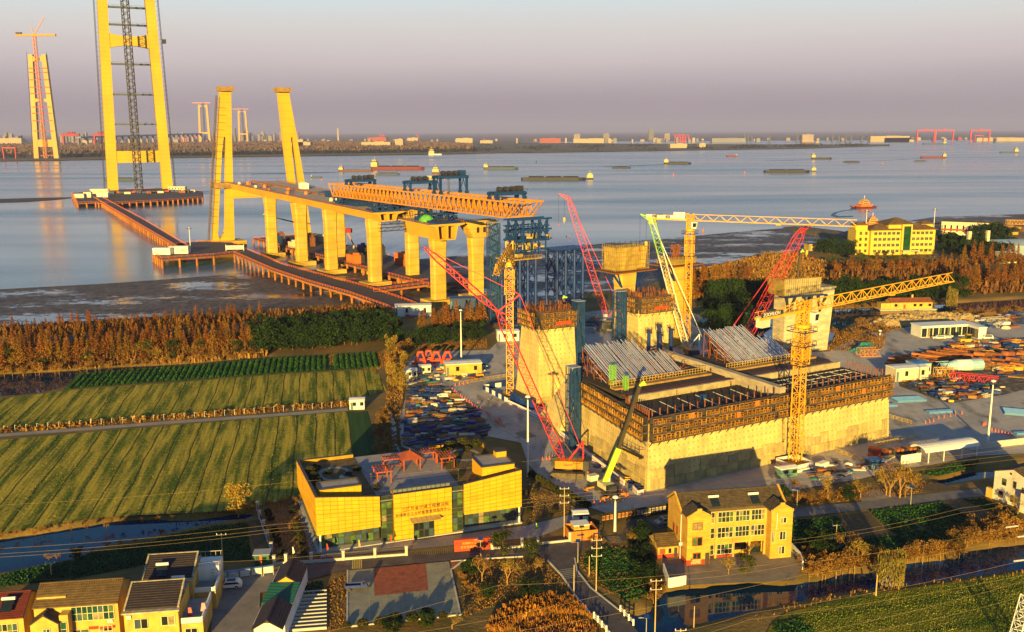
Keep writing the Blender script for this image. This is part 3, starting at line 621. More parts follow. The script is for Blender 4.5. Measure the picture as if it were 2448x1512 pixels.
causeway('short trestle running under the far row of piers',[(*G(893,696,4),4),(*G(960,687,4),4),(*G(1026,679,4),4)],[(*G(890,686,4),4),(*G(958,678,4),4),(*G(1024,671,4),4)],12)
# platform at the side pylon
p2=[GZ('1b',x,y,5)for x,y in((1360,1182),(1440,1236),(1900,1205),(2085,1182),(2170,1140),(2060,1090),(1750,1085),(1600,1098),(1400,1150))]
pile_platform('piled_platform','square piled platform with two white halls beside the side pylon',p2,5,edge_piles(p2,9,(4,5,6)),pr=.7)
t=hut('site_hall','white container hall at the corner of the pylon platform','hall',GZ('1b',1455,1195,5),12,6.5,4.2,R(-3),WHITE,z=5,windows=0,doors=0)
t=hut('site_hall','white hall with a green leaf sign on the pylon platform','hall',GZ('1b',1600,1185,5),13,7,4.6,R(4),WHITE,z=5,windows=0,doors=0)
MB().dome(3,-3.55,1.6,1.4,.1,1.4,8,3).build('leaf_sign',GREENP,t)
bd=thing('site_billboard','long cream billboard on posts at the pylon foot','billboard',(*GZ('1b',2090,1165,5),5),R(4))
MB().box(0,0,1,12,.3,2.6).build('panel',WHITE,bd);MB().box(-6.1,0,0,.3,.4,4.4).box(6.1,0,0,.3,.4,4.4).build('post',WHITE,bd)
text('张靖皋长江大桥',1.4,RUST,bd,(0,-.2,2.3),(R(90),0,0))
# long platform with plant behind the near piers
p3=[br(-318,16),br(-30,12),br(-30,46),br(-318,62)]
pile_platform('piled_platform','long dark piled platform with plant behind the near piers',p3,3.5,edge_piles(p3,12,(1,2)),pr=.8)
for k in range(26):
 s_=random.uniform(-300,-45);n_=random.choice((20,30,36,40,48))+random.uniform(-3,3);w_,h_=random.uniform(6,14),random.uniform(3,8)
 o=MB().box(0,0,0,w_,4,h_).box(w_*.3,0,h_,w_*.3,2.5,1.5).build('equipment_crate',[STEELD,RUST,BLUE,ORSAFE,PALEC,STEELD][k%6]);o.location=br(s_,n_,3.5);o.rotation_euler=(0,0,BA)
 tag(o,['dark grey','rust brown','blue','orange','cream','black'][k%6]+' machine box on the platform behind the piers','crate','machines behind the piers')
 # ------------------------------------------------------------------ side pylon: two forked legs
SP=-320
t=thing('side_pylon','pair of tall yellow forked pylon legs beside the raised bridge deck','bridge pylon',br(SP,0,0),BA)
def forked(outline,slot,name):
 o_=[onplane('1c',x,y,SP)for x,y in outline];s_=[onplane('1c',x,y,SP)for x,y in slot]
 from mathutils.geometry import tessellate_polygon
 mb=MB();loops=[[Vector((p[0],p[1],0))for p in o_],[Vector((p[0],p[1],0))for p in s_]]
 tris=tessellate_polygon(loops);allp=o_+s_;D=2.2
 for x in(D,-D):
  i=len(mb.v);mb.v+=[(x,p[0],p[1])for p in allp];mb.f+=[tuple(i+q for q in(tr if x>0 else tr[::-1]))for tr in tris]
 for lp in(o_,s_):
  n=len(lp)
  for k in range(n):a,b=lp[k],lp[(k+1)%n];mb.quad((D,*a),(-D,*a),(-D,*b),(D,*b))
 bm=bmesh.new();i0=[bm.verts.new(v)for v in mb.v]
 for f in mb.f:
  try:bm.faces.new([i0[q]for q in f])
  except ValueError:pass
 bmesh.ops.remove_doubles(bm,verts=bm.verts[:],dist=.001);bmesh.ops.recalc_face_normals(bm,faces=bm.faces[:])
 me=bpy.data.meshes.new(name);bm.to_mesh(me);bm.free();me.materials.append(CONC);link(name,me,t)
forked([(104,1545),(178,122),(268,122),(276,560),(290,1100),(303,1545)],[(153,1440),(166,1100),(188,700),(199,580),(206,556),(213,549),(220,556),(226,580),(226,1000),(222,1370),(208,1420),(185,1450),(166,1455)],'leg')
forked([(870,1545),(780,930),(745,650),(688,132),(778,132),(850,530),(920,940),(1000,1545)],[(800,585),(802,560),(808,550),(815,556),(821,575),(870,940),(950,1390),(930,1410),(905,1400),(838,935)],'leg')
for(a,b,y)in((160,285,110),(670,793,120)):
 n0,z0=onplane('1c',a,y,SP);n1,_=onplane('1c',b,y,SP);mb=MB();mb.bx(-5,5,n0,n1,z0-3,z0+.3)
 for k in range(8):mb.bar((5,n0+(n1-n0)*k/7,z0),(5,n0+(n1-n0)*k/7,z0+2),.2)
 mb.build('top_platform',mat('timber_form',(.34,.20,.06),.85,.3,.5),t)
n0,z0=onplane('1c',108,975,SP);n1,z1=onplane('1c',310,990,SP)
MB().bx(-5.5,5.5,n0,n1,z1-1,z0+1.2).build('belt_platform',mat('timber_form',(.3,.2,.1)),t)
n0,zt_=onplane('1c',285,1010,SP);_,zb_=onplane('1c',285,1098,SP)
MB().bx(-3,3,n0-1,52,zb_,zt_).build('crossbeam',CONC,t)
MB().bx(-9,9,-26,8,-3,3).build('pile_cap',CONC2,t);MB().bx(-9,9,38,74,-3,3).build('pile_cap',CONC2,t)
nA,zA=onplane('1c',132,185,SP);nB,zB=onplane('1c',62,1470,SP)
t=thing('hoist_mast','thin inclined hoist mast leaning along the near pylon leg','mast',br(SP+4,nB,0),BA)
MB().lattice((0,0,zB),(0,nA-nB,zA),1.1,1.1,80,.22,tt=.14).build('lattice',mat('mast_steel',(.16,.11,.07),.7,.2,.5),t)
mb=MB()
for k in range(17):f=.12+k/20;mb.bar((0,(nA-nB)*f,zB+(zA-zB)*f),(0,(nA-nB)*f+5+3*f,zB+(zA-zB)*f-.5),.16)
mb.build('tie_bar',STEELD,t)
# ------------------------------------------------------------------ piers, deck
def pier_mesh(H,W=7.4,L=5.0,fl=.6):
 mb=MB();c=.7;rings=[(-4,0),(H-11,0),(H-7,.25),(H-3.5,.75),(H-1,1),(H,1)]
 i=len(mb.v)
 for z,f in rings:
  w,l=W/2+fl*f,L/2+fl*.35*f
  mb.v+=[(x,y,z)for x,y in((-l+c,-w),(l-c,-w),(l,-w+c),(l,w-c),(l-c,w),(-l+c,w),(-l,w-c),(-l,-w+c))]
 for r in range(len(rings)-1):
  for k in range(8):j=(k+1)%8;mb.f.append((i+r*8+k,i+r*8+j,i+r*8+8+j,i+r*8+8+k))
 mb.f.append(tuple(range(i+8*(len(rings)-1),i+8*len(rings))))
 return mb
NEAR=[(-237,'first'),(-182,'second'),(-134,'third'),(-73,'fourth'),(0,'fifth')]
def pier(s,n,H,label,head=False,mt=CONC2):
 t=thing('bridge_pier',label,'pier',br(s,n,0),BA,'tall concrete piers of the approach bridge')
 pier_mesh(H).build('shaft',mt,t);mb=MB();mb.bx(-6,6,-7.5,7.5,-3,1.2);mb.build('footing',mt,t)
 return t
for s_,w_ in NEAR:pier(s_,1,deckz(s_)-(5.05 if s_<0 else 8.05),'tall yellow concrete pier, '+w_+' of the near row from the side pylon')
for s_,w_ in((-237,'first'),(-172,'second'),(-118,'third'),(-70,'fourth'),(0,'fifth')):pier(s_,24,deckz(s_)-(5.05 if s_<0 else 9.0),'tall yellow concrete pier, '+w_+' of the far row from the side pylon')
GIRD=mat('girder_concrete',(.58,.33,.025),.85,.12,.1,bump=.1)
def girder(label,s0,s1,n0,n1,DP=5.0,deck=True):
 t=thing('box_girder',label,'bridge deck',br(s0,0,0),BA);L=s1-s0;nc=(n0+n1)/2;W=n1-n0
 prof=lambda z:[(n0,z),(n0,z-.45),(n0+W*.2,z-1.3),(n0+W*.27,z-DP),(n1-W*.27,z-DP),(n1-W*.2,z-1.3),(n1,z-.45),(n1,z)]
 za,zb=deckz(s0),deckz(s1);mb=MB();A=[(0,*p)for p in prof(za)];B=[(L,*p)for p in prof(zb)];n=8;mb.v+=A+B
 mb.f+=[(k,(k+1)%n,n+(k+1)%n,n+k)for k in range(n)]
 mb.f.append(tuple(range(7,-1,-1)))
 # open end: flange, webs, floor round two cells
 i=len(mb.v);zz=zb;cw=W*.19
 cells=[]
 for sd in(-1,1):
  c_=nc+sd*W*.125
  cells.append([(c_-cw/2+(-.5 if sd<0 else 0),zz-.9),(c_-cw/2+(.1 if sd<0 else 0),zz-DP+.6),(c_+cw/2-(.1 if sd>0 else 0),zz-DP+.6),(c_+cw/2+(.5 if sd>0 else 0),zz-.9)])
 from mathutils.geometry import tessellate_polygon
 op=prof(zz);loops=[[Vector((*p,0))for p in op]]+[[Vector((*p,0))for p in c]for c in cells];allp=op+cells[0]+cells[1];tris=tessellate_polygon(loops)
 mb.v+=[(L,*p)for p in allp];mb.f+=[tuple(i+q for q in tr)for tr in tris]
 for c in cells:
  for k in range(4):a,b=c[k],c[(k+1)%4];mb.quad((L,*a),(L,*b),(L-7,*b),(L-7,*a))
  mb.poly([(L-7,*p)for p in c])
 mb.build('girder',GIRD,t)
 if deck:
  mb=MB();mb.hexa([(0.3,n0+.3,za+.004),(L-.3,n0+.3,zb+.004),(L-.3,n1-.3,zb+.004),(.3,n1-.3,za+.004)]+[(0.3,n0+.3,za+.1),(L-.3,n0+.3,zb+.1),(L-.3,n1-.3,zb+.1),(.3,n1-.3,za+.1)]);mb.build('deck_slab',GREYC,t)
  mb=MB();K=int(L/2.2)
  for nn_ in(n0+.2,n1-.2):
   for k in range(K):f=(k+.5)/K;x,z=L*f,za+(zb-za)*f;mb.bar((x,nn_,z),(x,nn_,z+1.2),.22)
   mb.bar((0,nn_,za+1.15),(L,nn_,zb+1.15),.16);mb.bar((0,nn_,za+.6),(L,nn_,zb+.6),.14)
  mb.build('parapet_rebar',RUST,t)
 return t
girder('long raised concrete bridge deck resting on the near piers',-306,-56,-8,12)
girder('second parallel deck on the far row of piers',-306,-62,13,33)
girder('hollow box girder on top of the fifth near pier',-24,9,-9,12,8.0)
# pier-head on the fifth far pier
t=thing('flared_pier_top','flared concrete pier top with two openings on the fifth far pier','pier top',br(0,25,0),BA);z=deckz(0)
mb=MB();mb.hexa([(-3,20.6-25,z-9),(3.4,20.6-25,z-9),(3.4,29.4-25,z-9),(-3,29.4-25,z-9),(-4,-10,z-.4),(4,-10,z-.4),(4,10,z-.4),(-4,10,z-.4)]);mb.bx(-5,5,-10.5,10.5,z-.4,z);mb.build('head',CONC2,t)
for y in(-2,2):MB().bx(3.45,3.95,y-.7,y+.7,z-6.2,z-3.4).build('opening',mat('dark_void',(.03,.02,.015),.9),t)
mb=MB()
for k in range(14):mb.bar((-12+k*2,-10.3,z),(-12+k*2,-10.3,z+1.6),.15)
mb.bar((-12,-10.3,z+1.5),(14,-10.3,z+1.5),.15);mb.bx(-14,16,-10.6,-6,z+.02,z+.35);mb.build('walkway',STEELD,t)
# formwork cage on the fourth far pier
t=thing('pier_scaffold','timber and steel formwork cage on the fourth far pier','scaffold',br(-70,25,0),BA);z=deckz(-70)
mb=MB()
for k in range(9):
 for j in range(2):mb.bar((-9+k*2.2,-11+j*22,z-9),(-9+k*2.2,-11+j*22,z+1.5),.18)
for zz in(z-9,z-6,z-3,z):mb.bar((-9,-11,zz),(9,-11,zz),.2);mb.bar((-9,11,zz),(9,11,zz),.2);mb.bar((9,-11,zz),(9,11,zz),.2)
for k in range(10):mb.bar((9,-11+k*2.4,z-9),(9,-11+k*2.4,z+1.5),.18)
mb.build('frame',mat('scaffold_brass',(.33,.22,.05),.7,.3,.5),t)
MB().bx(-6,6,-8,8,z-6.5,z-.6).build('form_panel',mat('form_plate',(.42,.30,.09),.8,.3,.4),t)
t=thing('walkway_truss','hanging steel walkway between the fourth piers','walkway',br(-62,0,0),BA);z=deckz(-62)-6
MB().lattice((2,-2,z),(2,24,z),2.5,2.6,12,.22).lattice((2,-2,z-4),(2,24,z-4),2.5,2.0,12,.22).build('truss',STEELD,t)
# ------------------------------------------------------------------ launching gantry
GZT=55.0;GZB=48.0;S0,S1=s_at(790,-1.5,55)+6,s_at(1236,-1.5,55)
def gantry_truss(n,name):
 mb=MB();bays=40;w=2.6
 for sgn in(-1,1):
  mb.bar((S0,n+sgn*w/2,GZB),(S1-8,n+sgn*w/2,GZB),.6,.6)
 mb.bar((S0-6,n-w/2,GZT),(S1,n-w/2,GZT),.6,.7);mb.bar((S0-6,n+w/2,GZT),(S1,n+w/2,GZT),.6,.7)
 mb.build(name,ORNG,GT)
 dm=MB()
 for k in range(bays):
  x0,x1=S0+(S1-8-S0)*k/bays,S0+(S1-8-S0)*(k+1)/bays;xm=(x0+x1)/2
  for sgn in(-1,1):
   y=n+sgn*w/2;dm.bar((x0,y,GZB),(xm,y,GZT),.34);dm.bar((xm,y,GZT),(x1,y,GZB),.34);dm.bar((xm,y,GZT),(xm,y,GZB),.18)
  dm.bar((xm,n-w/2,GZT),(xm,n+w/2,GZT),.35);dm.bar((x0,n-w/2,GZB),(x0,n+w/2,GZB),.35)
 for sgn in(-1,1):
  y=n+sgn*w/2;dm.bar((S1,y,GZT),(S1-8,y,GZB),.5);dm.bar((S0-6,y,GZT),(S0,y,GZB),.5)
 dm.build('lacing',ORNG,GT)
GT=thing('launching_gantry','long orange lattice launching gantry spanning over the piers','launching gantry',br(0,0,0),BA)
gantry_truss(-1.5,'chord');gantry_truss(11.5,'chord')
MB().bar((S1,-2,GZT),(S1,13,GZT),.6).bar((S0-6,-2,GZT),(S0-6,13,GZT),.6).bar((S1-8,-2,GZB),(S1-8,13,GZB),.6).build('end_beam',ORNG,GT)
for sup,nm in((-108,'a'),(-62,'b'),(-8,'c'),(74,'d')):
 zt=GZB-.5;zb=deckz(sup)+.1 if sup<60 else 38
 mb=MB()
 for nn_ in(-3.5,.5,9.5,13.5):
  mb.bar((sup-3,nn_,zb),(sup-3,nn_,zt),.8);mb.bar((sup+3,nn_,zb),(sup+3,nn_,zt),.8);mb.bar((sup-3,nn_,zb),(sup+3,nn_,zt),.35);mb.bar((sup+3,nn_,zb),(sup-3,nn_,zt),.35)
 for zz in(zb+.5,(zb+zt)/2,zt):mb.bar((sup-3,-6,zz),(sup-3,16,zz),.7);mb.bar((sup+3,-6,zz),(sup+3,16,zz),.7)
 for k in range(7):mb.box(sup+random.uniform(-5,5),random.uniform(-6,15),zb,random.uniform(1.5,3),random.uniform(1.5,3),random.uniform(1,2.6))
 mb.build('support_frame',BLUE,GT)
def trolley(label,s,z,h,span,cab):
 t=thing('gantry_trolley',label,'trolley',br(s,5,z),BA);y0,y1=-7.6,7.6;L=6.5
 mb=MB()
 for x in(-L/2,L/2):
  for y in(y0,y1):MB().bar((x,y,0),(x,y,h),1.0).box(x,y,-.2,2.2,1.2,1.2).bar((x,y,.5),(-x*.2,y,h),.3).build('leg',BLUE,t)
 mb=MB();mb.bar((-L/2,y0-1,h),(-L/2,y1+1,h),1.0,1.4);mb.bar((L/2,y0-1,h),(L/2,y1+1,h),1.0,1.4);mb.bx(-L/2-.8,L/2+.8,y0,y1,h+.7,h+.9);mb.build('bridge_beam',BLUE,t)
 for k,y in enumerate((-4,-.5,3)):
  mb=MB();mb.tube((-1.4,y,h+2),(1.4,y,h+2),1.1,n=10);mb.box(0,y,h+.9,3.4,1,.8);mb.build('winch_drum',STEELD,t)
 MB().bx(-1.6,1.6,y1-2.5,y1+.6,h+.9,h+3.2).build('cabin',cab,t)
 mb=MB()
 for k in range(9):y=y0-1+(y1-y0+2)*k/8;mb.bar((L/2+.8,y,h+.9),(L/2+.8,y,h+2),.12)
 mb.bar((L/2+.8,y0-1,h+2),(L/2+.8,y1+1,h+2),.12);mb.build('handrail',STEELD,t)
 if h>5:
  mb=MB()
  for k in range(6):mb.tube((-1+k*.4,-1,h),(-1+k*.4,-1,-6),.06,n=4)
  mb.build('hoist_rope',STEELD,t)
trolley('low blue winch trolley at the far end of the orange gantry',s_at(862,5,56),GZT+.6,2.2,15,STEELD)
trolley('blue winch trolley with cream cabin in the middle of the gantry',s_at(1005,5,56),GZT+.6,4.2,15,PALEC)
trolley('tallest blue winch trolley with blue cabin on the gantry',s_at(1077,5,57),GZT+.6,8.0,15,BLUE)
trolley('low blue trolley near the landward end of the gantry',s_at(1212,5,56),GZT+.6,2.4,15,STEELD)
# clutter on the deck
for k,(s_,n_,m_,d_,nm,lb)in enumerate(((-225,22,WHITE,(9,4,4),'site_container','white container beside the far pylon leg on the deck'),(-165,20,BLUE,(26,3,2.5),'steel_beam','long blue steel beam lying on the deck'),(-158,12,BLUE,(6,4,3.5),'equipment_crate','small blue crate on the deck'),(-128,16,BLUE,(22,6,3.4),'form_carrier','blue steel carrier at the gantry tail'),(-100,4,BLUE,(16,10,2.5),'form_carrier','blue steel carrier under the gantry tail'))):
 o=MB().box(0,0,0,*d_).box(0,0,d_[2],d_[0]*.8,d_[1]*.5,.5).build(nm,m_);o.location=br(s_,n_,deckz(s_)+.1);o.rotation_euler=(0,0,BA+(R(35)if k==1 else 0));tag(o,lb,nm.split('_')[-1])
for k in range(14):
 s_=random.uniform(-290,-120);n_=random.choice((-6,1,6,10.5));o=MB().box(0,0,0,2,2,1.8).box(0,0,1.8,1.2,1.2,.3).build('material_box',[ORSAFE,RUST,PALEC][k%3]);o.location=br(s_,n_,deckz(s_)+.1)
 tag(o,['orange','rust brown','cream'][k%3]+' material box standing on the bridge deck','box','boxes on the bridge deck')
o=MB().dome(0,0,0,4,3,4,8,4).dome(2.5,0,0,2,2,2.4,7,3).build('covered_stack',mat('green_tarp',(.10,.38,.05),.7,.3,.8));o.location=br(-4,-3,deckz(0)+.1);tag(o,'bright green tarpaulin heap on the hollow girder','tarpaulin')
t=thing('blue_rig','blue hydraulic form rig at the open end of the hollow girder','rig',br(4,2,deckz(4)),BA)
MB().bx(-4,4,-7,7,.4,1.4).bar((-4,-6,1),(4,-3,4),.5).bar((4,2,1),(-3,5,4.4),.5).bar((-4,6,1),(4,3,4),.5).build('frame',NAVY,t);MB().bx(-2,2,-3,2,1.4,2.6).build('pump_box',STEELD,t)
# ------------------------------------------------------------------ blue falsework towers at the next pier line
def falsework(label,s,n,H,w,l,top=True):
 t=thing('falsework_tower',label,'falsework',br(s,n,0),BA)
 k_=0
 for x in(-l/2,l/2):
  for y in(-w/2,-w/6,w/6,w/2):
   MB().tube((x,y,-1),(x,y,H-1),.75,n=10).build('column',NAVY,t)
 for x in(-l/2,l/2):
  mb=MB()
  for z0,z1 in((1,H*.3),(H*.3,H*.62),(H*.62,H-2)):
   for a,b in((-w/2,-w/6),(w/6,w/2),(-w/6,w/6)):mb.bar((x,a,z0),(x,b,z1),.32);mb.bar((x,b,z0),(x,a,z1),.32)
  for zz in(1,H*.3,H*.62,H-2):mb.bar((x,-w/2,zz),(x,w/2,zz),.5)
  mb.build('bracing',NAVY,t)
 mb=MB()
 for y in(-w/2,w/2):
  for zz in(H*.3,H*.62,H-2):mb.bar((-l/2,y,zz),(l/2,y,zz),.45)
  mb.bar((-l/2,y,1),(l/2,y,H*.3),.3);mb.bar((-l/2,y,H*.62),(l/2,y,H*.3),.3);mb.bar((-l/2,y,H*.62),(l/2,y,H-2),.3)
 mb.build('side_bracing',NAVY,t)
 mb=MB();mb.bx(-l/2-2,l/2+2,-w/2-2,w/2+2,H-1,H-.4)
 for k in range(10):f=k/9;mb.bar((l/2+2,-w/2-2+(w+4)*f,H-.4),(l/2+2,-w/2-2+(w+4)*f,H+.9),.12)
 mb.bar((l/2+2,-w/2-2,H+.9),(l/2+2,w/2+2,H+.9),.12);mb.build('top_platform',mat('platform_timber',(.36,.22,.07),.85,.3,.5)if top else NAVY,t)
 return t
falsework('blue tubular falsework tower carrying the end of the gantry',74,0,31,13,8)
falsework('free standing blue tubular falsework tower on the far line',74,26,33.5,15,8,False)
t=thing('gantry_nose_frame','cluster of steel forms and jacks under the gantry end','steel forms',br(74,4,31),BA)
mb=MB()
for k in range(26):mb.box(random.uniform(-5,5),random.uniform(-8,9),random.uniform(.2,9),random.uniform(.8,3),random.uniform(.8,3.5),random.uniform(.6,2.2),random.uniform(0,1))
mb.build('form_block',mat('form_plate',(.42,.30,.09)),t)
mb=MB()
for k in range(5):
 for x in(-4,4):mb.bar((x,-8+k*4,0),(x,-8+k*4,14),.45)
for zz in(3,7,11,13.5):
 for x in(-4,4):mb.bar((x,-9,zz),(x,10,zz),.5)
 mb.bar((-4,-9,zz),(4,-9,zz),.4);mb.bar((-4,-9,zz-3),(4,-9,zz),.3);mb.bx(-4.6,4.6,-9.5,-8.6,zz+.2,zz+.4)
mb.build('jack_frame',BLUE,t)
def net_tower(label,p,w,d,H,rz=0.,z=0.,group=None):
 """stair scaffold wrapped in blue mesh: frame, decks, stair flights and separate mesh panels"""
 t=thing('stair_tower',label,'scaffold',(*p,z),rz,group)
 mb=MB();n=max(3,int(H/2.2))
 for x in(-w/2,0,w/2):
  for y in(-d/2,d/2):mb.bar((x,y,0),(x,y,H),.12)
 for k in range(n+1):
  zz=H*k/n
  for y in(-d/2,d/2):mb.bar((-w/2,y,zz),(w/2,y,zz),.1)
  for x in(-w/2,w/2):mb.bar((x,-d/2,zz),(x,d/2,zz),.1)
 mb.build('frame',BLUE,t)
 mb=MB()
 for k in range(n):
  a,b=(-w/2+.3,w/2-.3)if k%2 else(w/2-.3,-w/2+.3);mb.bar((a,-d/6,H*k/n),(b,-d/6,H*(k+1)/n),.9,.12,up=(0,1,0));mb.bx(min(b,b*.75),max(b,b*.75),-d/2+.1,d/2-.1,H*(k+1)/n-.05,H*(k+1)/n)
 mb.build('stair',STEELD,t)
 for k in range(n):
  z0,z1=H*k/n+.06,H*(k+1)/n-.06;mb=MB();e=.07
  for q in range(7):
   if(k+q)%9==4:continue
   f0,f1=q/7,(q+.72)/7;mb.quad((-w/2+w*f0,-d/2-e,z0),(-w/2+w*f1,-d/2-e,z0),(-w/2+w*f1,-d/2-e,z1),(-w/2+w*f0,-d/2-e,z1))
   for sx in(-1,1):
    x_=sx*(w/2+e);a_,b_=-d/2+d*f0,-d/2+d*f1;mb.quad((x_,a_,z0),(x_,b_,z0),(x_,b_,z1),(x_,a_,z1))
  mb.build('mesh_panel',TEALN,t)
 MB().bx(-w/2-.15,w/2+.15,-d/2-.15,d/2+.15,H,H+.15).build('roof',mat('tin_roof',(.30,.32,.36),.5,.2,.5),t)
 return t
net_tower('tall blue mesh scaffold column beside the gantry falsework',G(1181,772),5,5,HT(1181,772,532),R(20))
# ------------------------------------------------------------------ piers under formwork in front of the falsework
FORMY=mat('yellow_form_panel',(.50,.34,.07),.8,.3,.4,island=.2)
def form_pier(label,s,n,Hs,Ht,W,L):
 t=thing('formwork_pier',label,'pier',br(s,n,0),BA)
 mb=pier_mesh(Hs,7.4,5,.6);mb.build('shaft',CONC2,t)
 for k in range(6):
  y=-W/2+W*(k+.5)/6;MB().hexa([(-L/2+1,y-W/13,Hs),(L/2-1,y-W/13,Hs),(L/2-1,y+W/13,Hs),(-L/2+1,y+W/13,Hs),(-L/2,y-W/13,Ht),(L/2,y-W/13,Ht),(L/2,y+W/13,Ht),(-L/2,y+W/13,Ht)]).build('form_panel',FORMY,t)
 mb=MB()
 for k in range(20):
  y=-W/2-.6+(W+1.2)*k/19;mb.bar((L/2+.25,y,Hs-.5),(L/2+.35,y,Ht+1.2),.16)
 for zz in np.linspace(Hs,Ht,6):mb.bar((L/2+.4,-W/2-.6,zz),(L/2+.4,W/2+.6,zz),.18);mb.bar((-L/2-.4,-W/2-.3,zz),(L/2+.4,-W/2-.3,zz),.18)
 for k in range(8):
  x=-L/2+L*k/7;mb.bar((x,-W/2-.4,Hs-.5),(x,-W/2-.4,Ht+1.2),.16);mb.bar((x,-W/2-.4,Hs),(x+L/7,-W/2-.4,Hs+3),.12)
 mb.build('form_frame',mat('scaffold_brass',(.33,.22,.05)),t)
 mb=MB();mb.bx(-L/2-2.5,L/2+2.5,-W/2-2.5,W/2+3,Hs-1,Hs-.6);mb.build('work_platform',RUST,t)
 for y in(-W/2-1,W/2+1):
  for x in(-2.6,2.6):MB().bar((x,y*.42,Hs-7),(x,y,Hs-1),.6).bar((x,y*.42,Hs-7),(x,y*.7,Hs-1),.4).bar((x,y*.42,Hs-1.1),(x,y,Hs-1.1),.4).build('bracket',NAVY,t)
 mb=MB()
 for k in range(16):a=2*math.pi*k/16;mb.bar((L/2*.9*math.cos(a),W/2*.9*math.sin(a),Ht),(L/2*.9*math.cos(a),W/2*.9*math.sin(a),Ht+1.5),.15)
 mb.build('guard_rail',STEELD,t)
 return t
form_pier('pier with flared yellow formwork head wrapped in scaffold',146,0,34,42.5,15.5,8)
t=form_pier('second pier with low rebar head behind the lime crane boom',146,27,34,35.5,13,7)
mb=MB()
for k in range(40):mb.bar((random.uniform(-2,2),random.uniform(-3,3),35),(random.uniform(-2,2),random.uniform(-3,3),41),.15)
mb.build('rebar',RUST,t)
# ================================================================== anchorage blocks with climbing formwork
A0=(33.8,228.0);AA=R(27)
AU=Vector((math.cos(AA),math.sin(AA)));AV=Vector((-math.sin(AA),math.cos(AA)))
def an(u,v,z=None):
 p=Vector(A0)+AU*u+AV*v
 return(p.x,p.y)if z is None else(p.x,p.y,z)
def to_an(p):d=Vector(p)-Vector(A0);return d.dot(AU),d.dot(AV)
def lift_mat():
 """pale mass concrete: pour lifts, rows of small tie-hole patches, stains (flat marks on the face)"""
 m=mat('anchor_concrete',(.62,.45,.17),.9,.24,.25,bump=.12,stretch=(1,1,.5));t=m.node_tree;b=t.nodes['Principled BSDF'];src=b.inputs['Base Color'].links[0].from_socket
 g=nn(t,'ShaderNodeNewGeometry');rot=nn(t,'ShaderNodeVectorRotate',rotation_type='Z_AXIS');rot.inputs['Angle'].default_value=-R(29);t.links.new(g.outputs['Position'],rot.inputs['Vector'])
 sp=nn(t,'ShaderNodeSeparateXYZ');t.links.new(rot.outputs[0],sp.inputs[0]);ad=nn(t,'ShaderNodeMath',operation='ADD');t.links.new(sp.outputs['X'],ad.inputs[0]);t.links.new(sp.outputs['Y'],ad.inputs[1])
 def band(sock,per,lo,hi):
  d=nn(t,'ShaderNodeMath',operation='DIVIDE');d.inputs[1].default_value=per;f=nn(t,'ShaderNodeMath',operation='FRACT');t.links.new(sock,d.inputs[0]);t.links.new(d.outputs[0],f.inputs[0])
  a=nn(t,'ShaderNodeMath',operation='GREATER_THAN');a.inputs[1].default_value=lo;c=nn(t,'ShaderNodeMath',operation='LESS_THAN');c.inputs[1].default_value=hi
  t.links.new(f.outputs[0],a.inputs[0]);t.links.new(f.outputs[0],c.inputs[0]);mu=nn(t,'ShaderNodeMath',operation='MULTIPLY');t.links.new(a.outputs[0],mu.inputs[0]);t.links.new(c.outputs[0],mu.inputs[1]);return mu.outputs[0]
 dots=nn(t,'ShaderNodeMath',operation='MULTIPLY');t.links.new(band(ad.outputs[0],1.5,.3,.62),dots.inputs[0]);t.links.new(band(sp.outputs['Z'],1.55,.3,.66),dots.inputs[1])
 nz=nn(t,'ShaderNodeTexNoise');nz.inputs['Scale'].default_value=.35;t.links.new(g.outputs['Position'],nz.inputs['Vector']);mm=nn(t,'ShaderNodeMath',operation='MULTIPLY');t.links.new(dots.outputs[0],mm.inputs[0]);t.links.new(nz.outputs[0],mm.inputs[1])
 mi=nn(t,'ShaderNodeMixRGB');mi.inputs[2].default_value=(.20,.15,.07,1);t.links.new(mm.outputs[0],mi.inputs[0]);t.links.new(src,mi.inputs[1])
 m2=nn(t,'ShaderNodeMixRGB');m2.inputs[2].default_value=(.36,.28,.14,1);ml=nn(t,'ShaderNodeMath',operation='MULTIPLY');ml.inputs[1].default_value=.5;t.links.new(band(sp.outputs['Z'],3.1,.0,.035),ml.inputs[0]);t.links.new(ml.outputs[0],m2.inputs[0]);t.links.new(mi.outputs[0],m2.inputs[1])
 t.links.new(m2.outputs[0],b.inputs['Base Color'])
 return m
ANC=lift_mat()
FORMO=mat('orange_form_frame',(.36,.17,.022),.6,.4,.8,island=.5)
FPLATE=mat('dark_form_plate',(.060,.045,.04),.8,.4,.4)
PLNK=mat('dark_walk_plank',(.075,.065,.06),.8,.3,.6)
def frame_panel(w,h):
 mb=MB();b=.075
 for x in(-w/2+b/2,w/2-b/2):mb.bx(x-b/2,x+b/2,-.1,.1,0,h)
 for z in(0,h*.5,h-b):mb.bx(-w/2+b,w/2-b,-.08,.08,z,z+b)
 mb.bx(-.05,.05,-.07,.07,b,h*.5)
 return mb
FP_MESH=None
